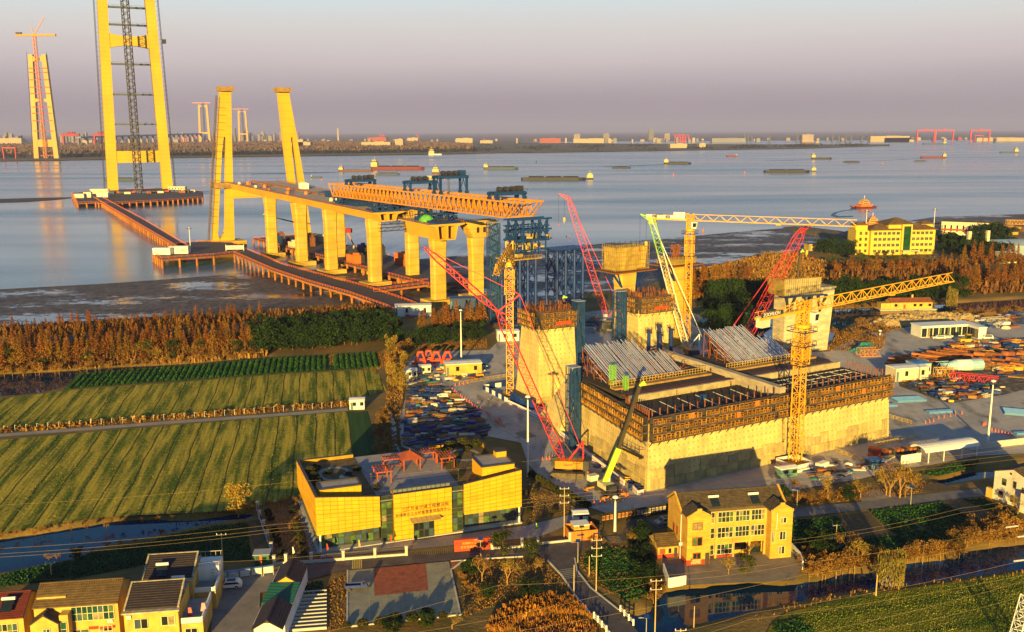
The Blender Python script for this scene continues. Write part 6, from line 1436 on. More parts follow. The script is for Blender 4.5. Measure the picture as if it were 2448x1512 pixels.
def flat_house(label,p,rz,front,ex):
 t=thing('village_house',label,'house',(*p,0),rz)
 W,D=12.6,9.8
 MB().bx(0,8.8,0,D,0,6.6).build('wall',CRMW,t);MB().bx(8.8,W,.8,D,0,3.4).build('side_wing',CRMW,t)
 mb=MB();mb.hexa([(.1,.6,6.7),(8.7,.6,6.7),(8.7,6.6,8.7),(.1,6.6,8.7),(.1,.6,6.9),(8.7,.6,6.9),(8.7,6.6,8.9),(.1,6.6,8.9)]);mb.build('roof',TILEP,t)
 mb=MB();mb.hexa([(.1,6.6,6.6),(8.7,6.6,6.6),(8.7,6.9,6.6),(.1,6.9,6.6),(.1,6.6,8.6),(8.7,6.6,8.6),(8.7,6.9,8.6),(.1,6.9,8.6)]);mb.build('back_parapet',CRMW,t)
 mb=MB();mb.bar((0,.4,6.9),(0,6.7,9.0),.3,.25);mb.bar((8.8,.4,6.9),(8.8,6.7,9.0),.3,.25);mb.bar((0,6.75,8.9),(8.8,6.75,8.9),.3,.25);mb.bx(-.3,9.1,-.5,.5,6.5,6.75);mb.build('cornice',mat('stained_white',(.46,.38,.24),.8,.4,1.),t)
 for k in range(11):f0=k/11;f1=(k+1)/11;MB().hexa([(.15,.6+6*f0,6.9+2*f0),(8.65,.6+6*f0,6.9+2*f0),(8.65,.6+6*f1,6.9+2*f1),(.15,.6+6*f1,6.9+2*f1),(.15,.6+6*f0,7.02+2*f0),(8.65,.6+6*f0,7.02+2*f0),(8.65,.6+6*f1,6.93+2*f1),(.15,.6+6*f1,6.93+2*f1)]).build('tile_course',TILEP,t)
 MB().bx(0,8.8,6.9,D,6.6,6.75).build('back_terrace',mat('terrace_grey',(.30,.28,.28),.9,.2,.6),t);MB().bx(8.85,W,.8,D,3.4,3.55).build('terrace',mat('terrace_grey',(.30,.28,.28)),t)
 mb=MB();mb.bx(W-.25,W,.8,D,3.55,4.6);mb.bx(8.85,W,.8,1.0,3.55,4.5);mb.build('parapet',WHITE,t)
 if front:
  glazing(t,1.6,3.8,-.06,3.6,5.4,2,1,WINF,GLASS,'window',.12);glazing(t,6.0,8.2,-.06,3.9,5.6,2,1,WINF,GLASS,'window',.12);glazing(t,9.6,11.6,.74,.9,2.6,2,1,WINF,GLASS,'window',.12);aircon(t,.8,0,5.6)
  mb=MB()
  for k in range(12):mb.bar((8.95+k*.32,.9,3.6),(8.95+k*.32,.9,4.45),.12)
  mb.build('baluster',CRMW,t)
 else:
  glazing(t,1.6,3.6,-.06,4.6,6.2,3,1,TRIM,GLASS,'window',.12);glazing(t,5.6,7.6,-.06,4.7,6.2,2,1,TRIM,GLASS,'window',.12)
  mb=MB()
  for k in range(8):mb.bx(11.2,12.0,1.4+k*.45,1.7+k*.45,3.55+k*.35,3.6+k*.35)
  mb.build('roof_stair',ALU,t);MB().bx(8.8,W,5.5,D,3.4,6.4).build('rear_room',WHITE,t);mb=MB()
  for k in range(10):mb.bar((8.9+k*.4,5.7,6.4),(8.9+k*.4,5.7,7.2),.06)
  mb.bar((8.8,5.7,7.2),(W,5.7,7.2),.08);mb.bar((0,D,7.5),(W,D,7.5),.1)
  for k in range(14):mb.bar((k*.95,D,6.5),(k*.95,D,7.5),.07)
  mb.build('railing',ALU,t)
 return t
t=flat_house('cream house with purple black roof and washing on the balcony',HD,hd,True,0)
solar('solar heater on the back terrace of the balcony house',rl(HD,hd,7.2,8.0),6.8,hd)
HU=rl(HD,hd,.4,11.2);flat_house('rear cream house with purple black roof and outdoor stair',HU,hd,False,0);solar('solar heater on the rear purple black roof',rl(HU,hd,3.2,1.6),7.3,hd)
for k,(x,y,z,c)in enumerate(((10.0,3.4,3.6,(.70,.16,.14)),(12.3,3.6,4.2,(.72,.30,.30)))):
 o=MB().hexa([(-.5,-.1,0),(.5,-.1,0),(.5,.1,0),(-.5,.1,0),(-.25,-.06,1.5),(.25,-.06,1.5),(.25,.06,1.5),(-.25,.06,1.5)]).build('hanging_laundry',mat('laundry%d'%k,c,.9));o.location=(*rl(HD,hd,x,y),z);o.rotation_euler=(0,0,hd);tag(o,'red dress hung to dry on the balcony' if k==0 else 'pink sheet hung over the balcony parapet','laundry')
 # dark roofed service block with green courtyard roof
SB=G(621,1508);sb=R(2)
t=thing('service_block','low service block with dark gabled roofs and green sheet roof','building',(*SB,.1),sb)
MB().bx(0,5.3,-4,18,0,3.4).build('wall',WHITE,t)
gable_roof(t,.3,5.2,10.5,18.2,3.5,5.0,TILEP,'y',.2,'dark_roof',6);gable_roof(t,.3,5.2,-6,2.6,3.5,5.0,TILEP,'y',.2,'dark_roof',6)
MB().hexa([(-.1,2.6,3.5),(5.4,2.6,3.5),(5.4,10.4,3.5),(-.1,10.4,3.5),(-.1,2.6,3.7),(5.4,2.6,3.7),(5.4,10.4,3.9),(-.1,10.4,3.9)]).build('green_roof',mat('green_sheet',(.005,.10,.065),.5,.15,.6),t)
mb=MB()
for k in range(14):y=2.8+k*.56;mb.bar((-.1,y,3.74+.2*k/14),(5.4,y,3.74+.2*k/14),.06,.06)
mb.build('roof_seam',mat('green_sheet',(.005,.10,.065)),t)
gable_wall(t,.4,5.1,10.4,10.55,3.4,3.5,4.9,YELW,'y','gable')
# green kiosk, notice boards
g=thing('kiosk','small green kiosk with tin roof by the fence','kiosk',(*GZ('3c',335,905),.1),R(6));MB().bx(-1.5,1.5,-1.2,1.3,0,2.4).build('wall',mat('kiosk_green',(.04,.13,.07),.7,.2,1.),g);MB().bx(-1.7,1.7,-1.4,1.5,2.4,2.55).build('roof',mat('tin_roof',(.30,.32,.36)),g);MB().bx(.2,1.0,-1.27,-1.2,1.0,1.9).build('window',GLASS,g);MB().bx(-1.1,-.4,-1.27,-1.2,.1,2.0).build('door',TRIM,g);MB().bx(-.3,.1,-1.26,-1.2,.2,2.2).build('orange_sign',ORSAFE,g)
for k in range(5):
 a,b=GZ('3b',1930+k*103,1075-k*14),GZ('3b',2025+k*103,1062-k*14);m_=lerp2(a,b,.5);g=thing('notice_board','blue framed roadside notice board, number %s from the parked car'%['one','two','three','four','five'][k],'notice board',(*m_,.1),ang(a,b),'notice boards by the forecourt');L=dist(a,b)*.92
 MB().bx(-L/2,L/2,-.06,.06,.6,1.9).build('board',mat('board_white',(.55,.58,.60),.6,.3,2.),g);MB().bx(-L/2-.1,L/2+.1,-.35,.2,2.0,2.14).build('canopy',mat('board_blue',(.10,.22,.42),.5),g);MB().box(-L/2,0,0,.12,.12,2.1).build('post',ALU,g);MB().box(L/2,0,0,.12,.12,2.1).build('post',ALU,g)
 # white house at the right edge
WO=GZ('2f',2165,655);wa=R(-62)
t=thing('white_house','white two storey gabled house at the picture edge','house',(*WO,0),wa)
WHW=stain(mat('white_wall',(.60,.54,.45),.8,.12,.5),(.34,.27,.18),.5,(1,1,.2),.52,.8,.7)
gable_wall(t,0,9.5,0,12,0,6.9,8.6,WHW,'y');
mb=MB();mb.extr([(0,0),(1,0)],'x',0,1);
gable_roof(t,0,9.5,0,12,6.95,8.75,TILE,'y',.2,rows=9)
for x0,z0 in((2.2,4.2),(5.0,4.4),(7.2,3.6),(1.6,1.0),(4.6,.9),(7.4,.8)):glazing(t,x0,x0+(.9 if x0<4 or x0>7 else .6),-.06,z0,z0+1.5,1,2,TRIM,GLASS,'window',.1)
MB().bx(3.8,4.3,-.05,.0,7.2,7.7).build('vent',TRIM,t);MB().bx(8.2,11.5,-2,6,0,4.6).build('side_wing',WHW,t);MB().bx(8.0,11.7,-2.2,6.2,4.6,4.8).build('side_roof',TILER,t);MB().bx(-1.6,.0,-.3,.4,0,2.4).build('yard_pillar',CRMW,t)
# ------------------------------------------------------------------ office block across the site
OO=GZ('1f',1075,715);oa=R(5)
t=thing('office_block','four storey yellow office block with brown hipped roofs and green glass bay','office block',(*OO,0),oa)
OFW=mat('office_yellow',(.66,.43,.05),.8,.1,.2);OFR=mat('office_brown_roof',(.15,.085,.03),.85,.3,.3)
def hip(t,x0,x1,y0,y1,z,h,m,e=1.2,name='roof'):
 w=min(x1-x0,y1-y0)/2*.98;x0-=e;x1+=e;y0-=e;y1+=e;mb=MB();b=[(x0,y0,z),(x1,y0,z),(x1,y1,z),(x0,y1,z)]
 if x1-x0>y1-y0:r0,r1=(x0+w+e,(y0+y1)/2,z+h),(x1-w-e,(y0+y1)/2,z+h);mb.quad(b[0],b[1],r1,r0);mb.tri(b[1],b[2],r1);mb.quad(b[2],b[3],r0,r1);mb.tri(b[3],b[0],r0)
 else:
  r0=((x0+x1)/2,(y0+y1)/2,z+h)
  for k in range(4):mb.tri(b[k],b[(k+1)%4],r0)
 mb.poly(b[::-1]);mb.bx(x0,x1,y0,y1,z-.5,z-.004);return mb.build(name,m,t)
OW=48.5
def ox(zx):return onpl_(OO,oa,'1f',zx)
def onpl_(o,a,r,zx,zy=700):
 d=ray(*Z(r,zx,zy));n=(-math.sin(a),math.cos(a));k=(o[0]*n[0]+o[1]*n[1])/(d[0]*n[0]+d[1]*n[1]);return(d[0]*k-o[0])*math.cos(a)+(d[1]*k-o[1])*math.sin(a)
xa,xb,xc,xd=ox(1075),ox(1340),ox(1430),ox(1650)
mb=MB();mb.bx(xa,xb,0,16,0,17.4);mb.build('left_block',OFW,t);mb=MB();mb.bx(xc,xd,1,16,0,17.4);mb.build('right_block',OFW,t)
MB().bx(xb,xc,-1.5,17,0,21.2).build('centre_bay',OFW,t);MB().bx(xa-9.5,xa,3,16,0,17.4).build('end_block',OFW,t);MB().bx(xa-9.6,xa-1,4,11,17.4,21).build('stair_turret',OFW,t);MB().bx(xd-8,xd+.5,6,13,17.4,21).build('stair_turret',OFW,t)
hip(t,xa,xb,0,16,17.7,3.6,OFR);hip(t,xc,xd,1,16,17.7,3.6,OFR);hip(t,xb-9,xc+1.5,0,17,21.6,3.8,OFR,name='centre_roof');MB().bx(xb-9,xb,.5,16,17.4,21.2).build('upper_block',OFW,t);hip(t,xa-9.6,xa-1,4,11,21,1.8,OFR,.7,'turret_roof');hip(t,xd-8,xd+.5,6,13,21,1.8,OFR,.7,'turret_roof')
MB().bx(xb+1.2,xc-1.0,-1.62,-1.5,2.5,20).build('green_glass_bay',mat('green_curtain_glass',(.008,.06,.022),.15,.4,.3,spec=.7),t)
mb=MB()
for k in range(9):z=3+k*2;mb.bx(xb+1.2,xc-1,-1.68,-1.62,z,z+.12)
mb.build('mullion',TRIM,t)
WG=mat('office_window',(.09,.085,.06),.25,.5,.3)
for f in range(4):
 z=1.6+f*4.1
 for k in range(6):x=xa+2+(xb-xa-3.5)*k/5.6;o=MB().bx(x,x+2.6,-.15,-.02,z,z+2.3).build('window',WINF,t);MB().bx(x+.15,x+1.25,-.2,-.14,z+.15,z+2.15).build('pane',WG,o);MB().bx(x+1.35,x+2.45,-.2,-.14,z+.15,z+2.15).build('pane',WG,o)
 for k in range(5):x=xc+1+(xd-xc-2.5)*k/4.9;o=MB().bx(x,x+2.6,.85,.98,z,z+2.3).build('window',WINF,t);MB().bx(x+.15,x+1.25,.8,.86,z+.15,z+2.15).build('pane',WG,o);MB().bx(x+1.35,x+2.45,.8,.86,z+.15,z+2.15).build('pane',WG,o)
 for x in(xa-7,xa-3):MB().bx(x,x+1.8,2.85,2.98,z,z+2.2).build('window',WG,t)
MB().bx(xb-.5,xc+4,-6,-1.4,3.0,3.5).build('entrance_canopy',PALEC,t);MB().box(xb,-5.6,0,.6,.6,3).build('canopy_column',PALEC,t);MB().box(xc+3.5,-5.6,0,.6,.6,3).build('canopy_column',PALEC,t)
# ferry hall, curved roof shed, sheds by the landing
t=hut('ferry_hall','pale two storey ferry hall with red band behind the trees','building',GZ('1f',1950,560),40,16,13,R(-28),PALEC,OFR,windows=9);MB().bx(-20,20,-8.3,-8.05,6,7.4).build('red_band',REDC,t)
t=thing('covered_walkway','long roofed walkway from the office to the ferry hall','walkway',(*GZ('1f',1750,515),0),R(-3));MB().bx(-24,24,-3,3,7.5,8).build('roof',OFR,t)
for k in range(9):MB().box(-23+k*5.75,-2.6,0,.5,.5,7.5).build('column',PALEC,t)
MB().lattice((-24,-3,5.5),(24,-3,5.5),.6,2,18,.25).build('truss',PALEC,t)
t=thing('curved_roof_shed','shed with pale blue curved roof at the right edge','shed',(*GZ('1f',2440,690),0),R(8));mb=MB();mb.extr([(x,6+3.5*math.cos(x/14*1.4))for x in np.linspace(-14,14,9)]+[(14,0),(-14,0)],'x',-30,16);mb.build('roof',mat('pale_blue_roof',(.28,.36,.42),.5,.1,.3),t);MB().bx(-30.3,-30.02,-13,13,0,6).build('end_wall',PALEC,t);MB().box(-34,-8,0,2,2,17).build('chimney',PALEC,t)
MB().box(-44,-2,0,2.2,2.2,16).build('chimney',PALEC,t)
hut('workshop','cream gatehouse among the redwoods','building',GZ('1f',2280,780),11,7,7,R(5),PALEC,WHITE,windows=2)
hut('blue_roof_shed','blue roofed shed behind the hedge','shed',GZ('1f',2290,655),24,8,5,R(-10),PALEC,mat('bright_blue_roof',(.06,.22,.42),.5),windows=5)
hut('pump_shed','small shed with blue roof on the spit','shed',GZ('1f',590,670),14,8,5,R(10),CONC2,BLUE,windows=1)
# houseboat on the dark canal
t=thing('houseboat','cream houseboat with red brown roof on the dark canal','houseboat',(*GZ('1f',1385,1195,-1),-1),R(3));W_=24
MB().hexa([(-13.5,-3.6,-.3),(13.5,-3.6,-.3),(13.5,4,-.3),(-13.5,4,-.3),(-14.5,-4.2,.6),(14.5,-4.2,.6),(14.5,4.4,.6),(-14.5,4.4,.6)]).build('hull',PALEC,t);gable_wall(t,-8.5,12.5,-2.6,3.4,.6,4.0,5.4,CRMW);gable_roof(t,-8.5,12.5,-2.6,3.4,4.05,5.5,mat('red_brown_tile',(.24,.07,.03),.85,.3,.8),'x',.4,rows=6);MB().bx(-13,-8.5,-2.2,3,.6,3.4).build('fore_cabin',CRMW,t)
for x in(-6.5,3,6,10.5):MB().bx(x,x+1.5,-2.68,-2.58,1.8,3.1).build('window',GLASS,t)
MB().bx(-2,-.9,-2.68,-2.58,.7,2.8).build('door',WOODR,t);MB().box(4,1.5,5,.8,.8,2).build('chimney',CRMW,t)
# white container office with dark doors, L shaped
cL,cC,cR_,cE=GZ('1f',1530,1452),GZ('1f',1940,1432),GZ('1f',2060,1466),GZ('1f',2160,1445)
t=thing('container_office','white L shaped container office with dark glass bays','office',(*cL,.1),ang(cL,cC));L1=dist(cL,cC);H_=4.6;D_=7.5;k_=8
for k in range(k_):
 x0,x1=L1*k/k_+.05,L1*(k+1)/k_-.05;MB().bx(x0,x1,.1,D_,0,H_).build('unit',WHITE,t);glazing(t,x0+.25,x1-.25,.05,.3,H_-.7,2,1,TRIM,GLASS,'glass_front',.12)
MB().bx(-.3,L1+3.8,-.3,D_+.3,H_,H_+.35).build('roof',WHITE,t)
for k in range(3):MB().bx(L1+.05,L1+3.6,-7+k*2.6,-4.5+k*2.6,0,H_).build('unit',WHITE,t);glazing(t,-7+k*2.6+.2,-4.5+k*2.6-.2,L1-.02,.3,H_-.7,1,1,TRIM,GLASS,'glass_front',.12,ax='y')
MB().bx(L1-.2,L1+3.8,-7.3,-.32,H_,H_+.34).build('roof',WHITE,t)
# ================================================================== plants
def quads_mesh(name,P,S,m,seed=0,up=0.,stretch=1.):
 """one small randomly turned leaf quad per point; P (n,3), S (n,)"""
 rg=np.random.default_rng(seed);n=len(P);u=rg.normal(size=(n,3));u[:,2]*=1-.8*up;u/=np.linalg.norm(u,axis=1)[:,None];w=np.cross(u,rg.normal(size=(n,3)))
 if up:w=w*(1-up)+np.array([0,0,1.])*up
 w/=np.linalg.norm(w,axis=1)[:,None];u*=S[:,None];w*=S[:,None]*stretch
 V=np.stack([P-u-w,P+u-w,P+u*.7+w,P-u*.7+w],1).reshape(-1,3)
 me=bpy.data.meshes.new(name);me.vertices.add(4*n);me.vertices.foreach_set('co',V.ravel().astype(np.float32));me.loops.add(4*n);me.loops.foreach_set('vertex_index',np.arange(4*n,dtype=np.int32));me.polygons.add(n);me.polygons.foreach_set('loop_start',np.arange(0,4*n,4,dtype=np.int32));me.polygons.foreach_set('loop_total',np.full(n,4,dtype=np.int32));me.materials.append(m);me.update();me.validate()
 return me
BARK=mat('tree_bark',(.14,.075,.03),.9,.3,1.5);BARKY=mat('golden_bark',(.34,.19,.05),.9,.3,1.5)
RW=[leaf_mat('redwood_needles_a',(.27,.092,.010),(.12,.045,.008)),leaf_mat('redwood_needles_b',(.23,.085,.010),(.10,.042,.008)),leaf_mat('redwood_needles_c',(.26,.125,.012),(.12,.062,.010))]
EVG=leaf_mat('evergreen_leaves',(.022,.045,.010),(.010,.022,.006));EVG2=leaf_mat('olive_leaves',(.070,.075,.014),(.025,.035,.008))
GOLD=leaf_mat('golden_leaves',(.34,.21,.025),(.15,.11,.02));DRY=leaf_mat('dry_shrub_leaves',(.30,.15,.025),(.12,.06,.015));REED=leaf_mat('reed_straw',(.30,.15,.03),(.13,.07,.018));ORR=leaf_mat('orange_reed',(.40,.165,.02),(.17,.07,.015))
CROP=leaf_mat('crop_leaves',(.030,.095,.018),(.014,.048,.012));WILL=leaf_mat('willow_leaves',(.26,.19,.03),(.12,.10,.02))
PK={}
def proto(name,parts):
 t=bpy.data.objects.new(name,None)
 PK[t.name]=parts
 return t
def trunk_mesh(H,r,m,limbs=6,seed=0,lean=.0):
 rd=random.Random(seed);mb=MB();mb.tube((0,0,-.3),(lean*H*.5,0,H*.5),r,r*.6,6,False);mb.tube((lean*H*.5,0,H*.5),(lean*H,0,H),r*.6,r*.12,6,False)
 for k in range(limbs):z=H*rd.uniform(.25,.8);a=rd.uniform(0,6.3);l=H*rd.uniform(.12,.25);mb.tube((lean*z,0,z),(lean*z+l*math.cos(a),l*math.sin(a),z+l*.7),r*.3,r*.08,5,False)
 me=bpy.data.meshes.new('trunk');me.from_pydata(mb.v,[],mb.f);me.materials.append(m);return me
def conifer(seed,m):
 rg=np.random.default_rng(seed);n=900;h=rg.random(n)**1.25;rad=(1-h)**.85*.16+.012;lay=.75+.25*np.sin(h*60+seed);a=rg.random(n)*6.283;f=np.sqrt(rg.random(n))*lay
 P=np.stack([rad*f*np.cos(a),rad*f*np.sin(a),.16+.84*h-rad*f*.12],1);S=rg.uniform(.006,.017,n)*(1.25-.6*h)
 return[('crown',quads_mesh('crown',P,S,m,seed)),('trunk',trunk_mesh(.97,.011,BARK,4,seed))]
def broadleaf(seed,m,n=1500,blobs=18,wide=.42,low=.25,bark=BARK,size=(.012,.026),sub=.17):
 rg=np.random.default_rng(seed);C=[]
 for k in range(blobs):a=rg.random()*6.283;q=np.sqrt(rg.random())*wide*.8;z=low+(1-low-sub*.6)*rg.random();q*=1.1-abs(z-.55)*.9;C.append((q*np.cos(a),q*np.sin(a),z,sub*rg.uniform(.7,1.15)))
 C=np.array(C);i=rg.integers(0,blobs,n);d=rg.normal(size=(n,3));d/=np.linalg.norm(d,axis=1)[:,None];r=C[i,3]*(rg.random(n)**.35)
 P=C[i,:3]+d*r[:,None]*np.array([1,1,.8]);P[:,2]=np.clip(P[:,2],.05,1.02)
 return[('crown',quads_mesh('crown',P,rg.uniform(*size,n),m,seed)),('trunk',trunk_mesh(.75,.022,bark,7,seed))]
def bare(seed,m,twig=None,depth=4,n0=3,spread=.75):
 rd=random.Random(seed);mb=MB();tips=[]
 def grow(p,d,l,r,k):
  q=p+d*l;mb.tube(p,q,r,r*.65,5 if k<2 else 4,False)
  if k>=depth:tips.append(q);return
  for j in range(n0 if k==0 else rd.choice((2,3,3))):
   v=(d+Vector((rd.uniform(-1,1),rd.uniform(-1,1),rd.uniform(-.2,.7)))*spread).normalized();grow(p.lerp(q,rd.uniform(.65,1)),v,l*rd.uniform(.62,.85),r*.6,k+1)
 grow(Vector((0,0,-.02)),Vector((0,0,1)),.28,.020,0)
 me=bpy.data.meshes.new('branches');me.from_pydata(mb.v,[],mb.f);me.materials.append(m);out=[('branches',me)]
 if twig:
  rg=np.random.default_rng(seed);T=np.array([tuple(t_)for t_ in tips]);P=np.repeat(T,7,0)+rg.normal(size=(len(T)*7,3))*.035;out.append(('crown',quads_mesh('crown',P,rg.uniform(.003,.009,len(P)),twig,seed,0,3.5)))
 return out
def willow(seed,m):
 rg=np.random.default_rng(seed);n=2200;k=rg.integers(0,90,n);a=(k*2.399)%6.283;rr=.10+.32*((k*.618)%1.0)**.7;top=.95-rr*.7;f=rg.random(n);P=np.stack([rr*np.cos(a),rr*np.sin(a),top-f*(top-.08)],1)+rg.normal(size=(n,3))*.012
 return[('crown',quads_mesh('crown',P,rg.uniform(.006,.012,n),m,seed,.75,3.)),('trunk',trunk_mesh(.8,.028,BARK,8,seed))]
P_RW=[proto('redwood',conifer(s,RW[s%3]))for s in range(6)];P_EV=[proto('evergreen_tree',broadleaf(s,EVG,2200,22,.5,.16,size=(.013,.028)))for s in range(10,13)];P_OL=[proto('olive_tree',broadleaf(s,EVG2,1600,16,.46,.2))for s in range(14,16)]
P_GO=[proto('golden_tree',broadleaf(s,GOLD,1500,16,.34,.12,BARKY,(.010,.022)))for s in range(16,18)];P_DR=[proto('dry_shrub',broadleaf(s,DRY,700,10,.62,.12,BARKY,(.014,.034),.24))for s in range(18,21)];P_BA=[proto('bare_tree',bare(s,BARKY,GOLD if s%2 else DRY))for s in range(21,25)];P_WI=[proto('willow_tree',willow(25,WILL))]
USED=set()
def plant(pr,p,H,label,cat='tree',group=None,w=1.,name=None,z=0.):
 """a copy of a prototype with its crown and trunk"""
 w*=1.35 if pr in P_RW else 1.;r=bpy.data.objects.new(name or pr.name.split('.')[0],None);COL.objects.link(r);r.location=(*p,z);r.rotation_euler=(0,0,random.uniform(0,6.28));r.scale=(H*w,H*w,H)
 for nm,me in PK[pr.name]:link(nm,me,r)
 return tag(r,label,cat,group)
def along(p,q,n,j=.5):
 for k in range(n):f=(k+.5+random.uniform(-.35,.35))/n;a=lerp2(p,q,f);yield(a[0]+random.uniform(-j,j),a[1]+random.uniform(-j,j))
RWL='slender rust orange dawn redwood in the long row behind the wheat fields';RWG='redwood row left of the site'
for(a,b,n,h0,h1)in(((-70,893),(612,842),46,9.5,13.5),((-60,872),(605,832),40,9,13),((-60,845),(610,808),34,7.5,11.5)):
 for p in along(G(*a),G(*b),n,.9):plant(random.choice(P_RW),p,random.uniform(h0,h1),RWL,group=RWG,w=random.uniform(.85,1.2))
for p in along(G(-60,808),G(620,768),44,1.2):plant(random.choice(P_RW),p,random.uniform(5.5,9.5),'rust orange redwood behind the levee road',group='redwoods behind the levee road',w=1.15)
for k,p in enumerate(along(G(-50,888),G(610,845),34,2.5)):plant(random.choice((P_BA,P_BA,P_GO,P_OL)[k%4]),p,random.uniform(5,9.5),('pale bare tree','pale bare tree','golden broadleaf tree','olive broadleaf tree')[k%4]+' mixed into the redwood row',group='other trees in the redwood row',w=random.uniform(.8,1.3))
for p in along(G(1010,800),G(1165,780),16,2.5):plant(random.choice(P_RW),p,random.uniform(9,14),'thin brown redwood beside the causeway landing',group='redwoods at the landing')
for(a,b,n,h0,h1,l)in(((2288,703),(2470,692),20,12,17,'tall rust redwood behind the far canal at the right edge'),((2275,690),(2470,676),20,12,17,'tall rust redwood behind the far canal at the right edge'),((1990,668),(2290,660),30,9,14,'small rust redwood below the office block'),((1630,718),(1735,712),14,14,19,'orange redwood beside the tower crane mast'),((1640,690),(1800,672),12,10,14,'orange redwood at the reed bed'),((2300,640),(2480,630),14,13,18,'tall rust redwood by the curved roof shed')):
 for p in along(G(*a),G(*b),n,2.0):plant(random.choice(P_RW),p,random.uniform(h0,h1),l,group=l+'s',w=random.uniform(.9,1.3))
for(a,b,n,h0,h1,l)in(((622,843),(930,818),15,11,14,'dark evergreen tree in the clump behind the bean beds'),((640,828),(940,806),13,11,14,'dark evergreen tree in the clump behind the bean beds'),((930,835),(1150,815),12,6,9,'small dark evergreen below the landing'),((1705,760),(1790,735),8,14,18,'large dark evergreen behind the far duct rack'),((1690,800),(1775,790),7,11,15,'dark evergreen beside the canal behind the anchorage'),((1975,728),(2290,718),17,11,15,'dark evergreen lining the far canal'),((2245,590),(2400,622),16,10,14,'dark rounded tree of the hedge beside the office block'),((2255,602),(2370,628),9,9,12,'dark rounded tree of the hedge beside the office block'),((1960,606),(2040,615),7,9,13,'dark evergreen at the corner of the office block'),((2330,575),(2420,585),5,12,16,'dark evergreen in front of the orange stacks')):
 for p in along(G(*a),G(*b),n,2.2):plant(random.choice(P_EV),p,random.uniform(h0,h1),l,group=l+'s',w=random.uniform(.9,1.25))
for(a,b,n,h0,h1,l)in(((1975,635),(2250,640),18,5,9,'olive shrub tree between office and redwoods'),((1800,745),(1830,700),5,8,11,'olive tree beside the twin pier'),((2080,612),(2260,606),10,2.5,4,'small clipped tree in front of the office')):
 for p in along(G(*a),G(*b),n,3):plant(random.choice(P_OL),p,random.uniform(h0,h1),l,group=l+'s')
shr=[((-20,897),(150,888),9,3,4.5),((160,886),(610,852),16,2,3.6),((920,885),(975,835),4,5,7),((905,1000),(905,1090),9,2,3.2),((920,985),(945,1075),8,1.5,3),((1975,800),(2110,825),12,2.5,4.5),((2040,775),(2100,770),5,2,3.5),((2260,752),(2460,738),12,1.5,3),((2100,775),(2120,800),4,2,3.5),((2240,790),(2448,745),8,2,4),((1990,740),(2100,733),8,2,3.4),((1960,1360),(2090,1350),7,2,3.6),((2100,1340),(2290,1325),9,2,3.4),((2300,1300),(2440,1290),8,2,3.5),((1895,1200),(2060,1180),12,1.8,3.4),((1930,1385),(1960,1370),3,2,3),((580,1215),(735,1195),8,1.2,2.2),((1570,1440),(1560,1410),4,1.5,3),((1105,1370),(1160,1440),6,1.0,2.0),((1390,1300),(1480,1290),5,.9,1.6),((100,1345),(400,1276),9,.9,1.6),((0,1283),(560,1226),20,.8,1.5),((2290,1305),(2448,1268),16,3,5),((2300,1285),(2420,1252),9,2.5,4.5),((1955,1378),(2085,1350),11,3,4.5),((2180,1338),(2300,1322),9,2.5,4),((1915,1345),(1975,1325),6,2,3.5)]
for i,(a,b,n,h0,h1)in enumerate(shr):
 l=['dry golden shrub on the bank '+w_ for w_ in('of the canal','by the ditch','of the pond','beside the yard')][i%4]if i<12 else 'low dry shrub along the water edge' if i>18 else 'straw coloured shrub by the village road'
 for p in along(G(*a),G(*b),n,.9):plant(random.choice(P_DR),p,random.uniform(h0,h1),l,'shrub','shrubs, '+l,random.uniform(.9,1.3))
for p,h,l in((G(940,925),9,'tall golden poplar at the corner of the wheat field'),(G(955,918),8,'second golden poplar beside the ditch'),(G(962,935),7,'golden poplar nearest the scrap yard'),(G(936,850),10,'golden tree by the evergreen clump'),(G(968,880),8,'golden tree behind the scrap yard')):plant(random.choice(P_GO),p,h,l,w=.8)
plant(P_GO[0],G(570,1228),7.2,'round golden willow standing at the end of the blue pond',w=1.25)
plant(P_WI[0],G(2135,1400),8.5,'weeping willow hanging over the dark canal',w=1.0)
plant(P_WI[0],G(2272,735),12,'pale weeping willow at the far canal by the crane tip',w=.7)
for k,(p,h,l)in enumerate(((GZ('3f',700,330),8,'bare tree with wide crown beside the village road'),(GZ('3f',430,300),6.5,'low spreading bare tree next to the house roof'),(GZ('3f',990,320),6.5,'small bare tree at the paved turning place'),(GZ('3f',1250,310),11,'tall thin bare tree, nearest of the roadside group'),(GZ('3f',1340,320),12,'tallest bare tree of the roadside group'),(GZ('3f',1390,320),10,'bare tree at the far end of the roadside group'),(GZ('3f',1220,300),9,'thin bare tree behind the roadside group'),(GZ('3f',870,830),7,'bare tree left of the weeping willow'),(GZ('3f',980,930),8,'tall bare tree beside the weeping willow'),(GZ('3f',1920,720),6,'bare tree among the gold shrubs on the far bank'),(GZ('3f',2390,470),6,'bare tree in front of the white house'),(GZ('3d',285,1060),6.5,'bare forked tree in the little park'),(GZ('3d',510,1090),7,'slim bare tree in the little park'),(GZ('3d',820,990),4.5,'young bare tree by the road bend'),(GZ('3d',760,985),4,'small bare sapling in the park lawn'),(GZ('3d',1610,755),5.5,'pale bare tree left of the kitchen annex'),(GZ('3e',920,1000),5,'small bare tree in the house courtyard'),(GZ('3e',1115,810),5,'bare tree against the house front'),(GZ('3c',2020,1480),3.2,'fan shaped bare shrub at the plaza corner'),(GZ('3a',1300,870),8,'leaning bare tree in the redwood row'))):plant(P_BA[k%4],p,h,l,w=1.1 if k!=18 else 1.8)
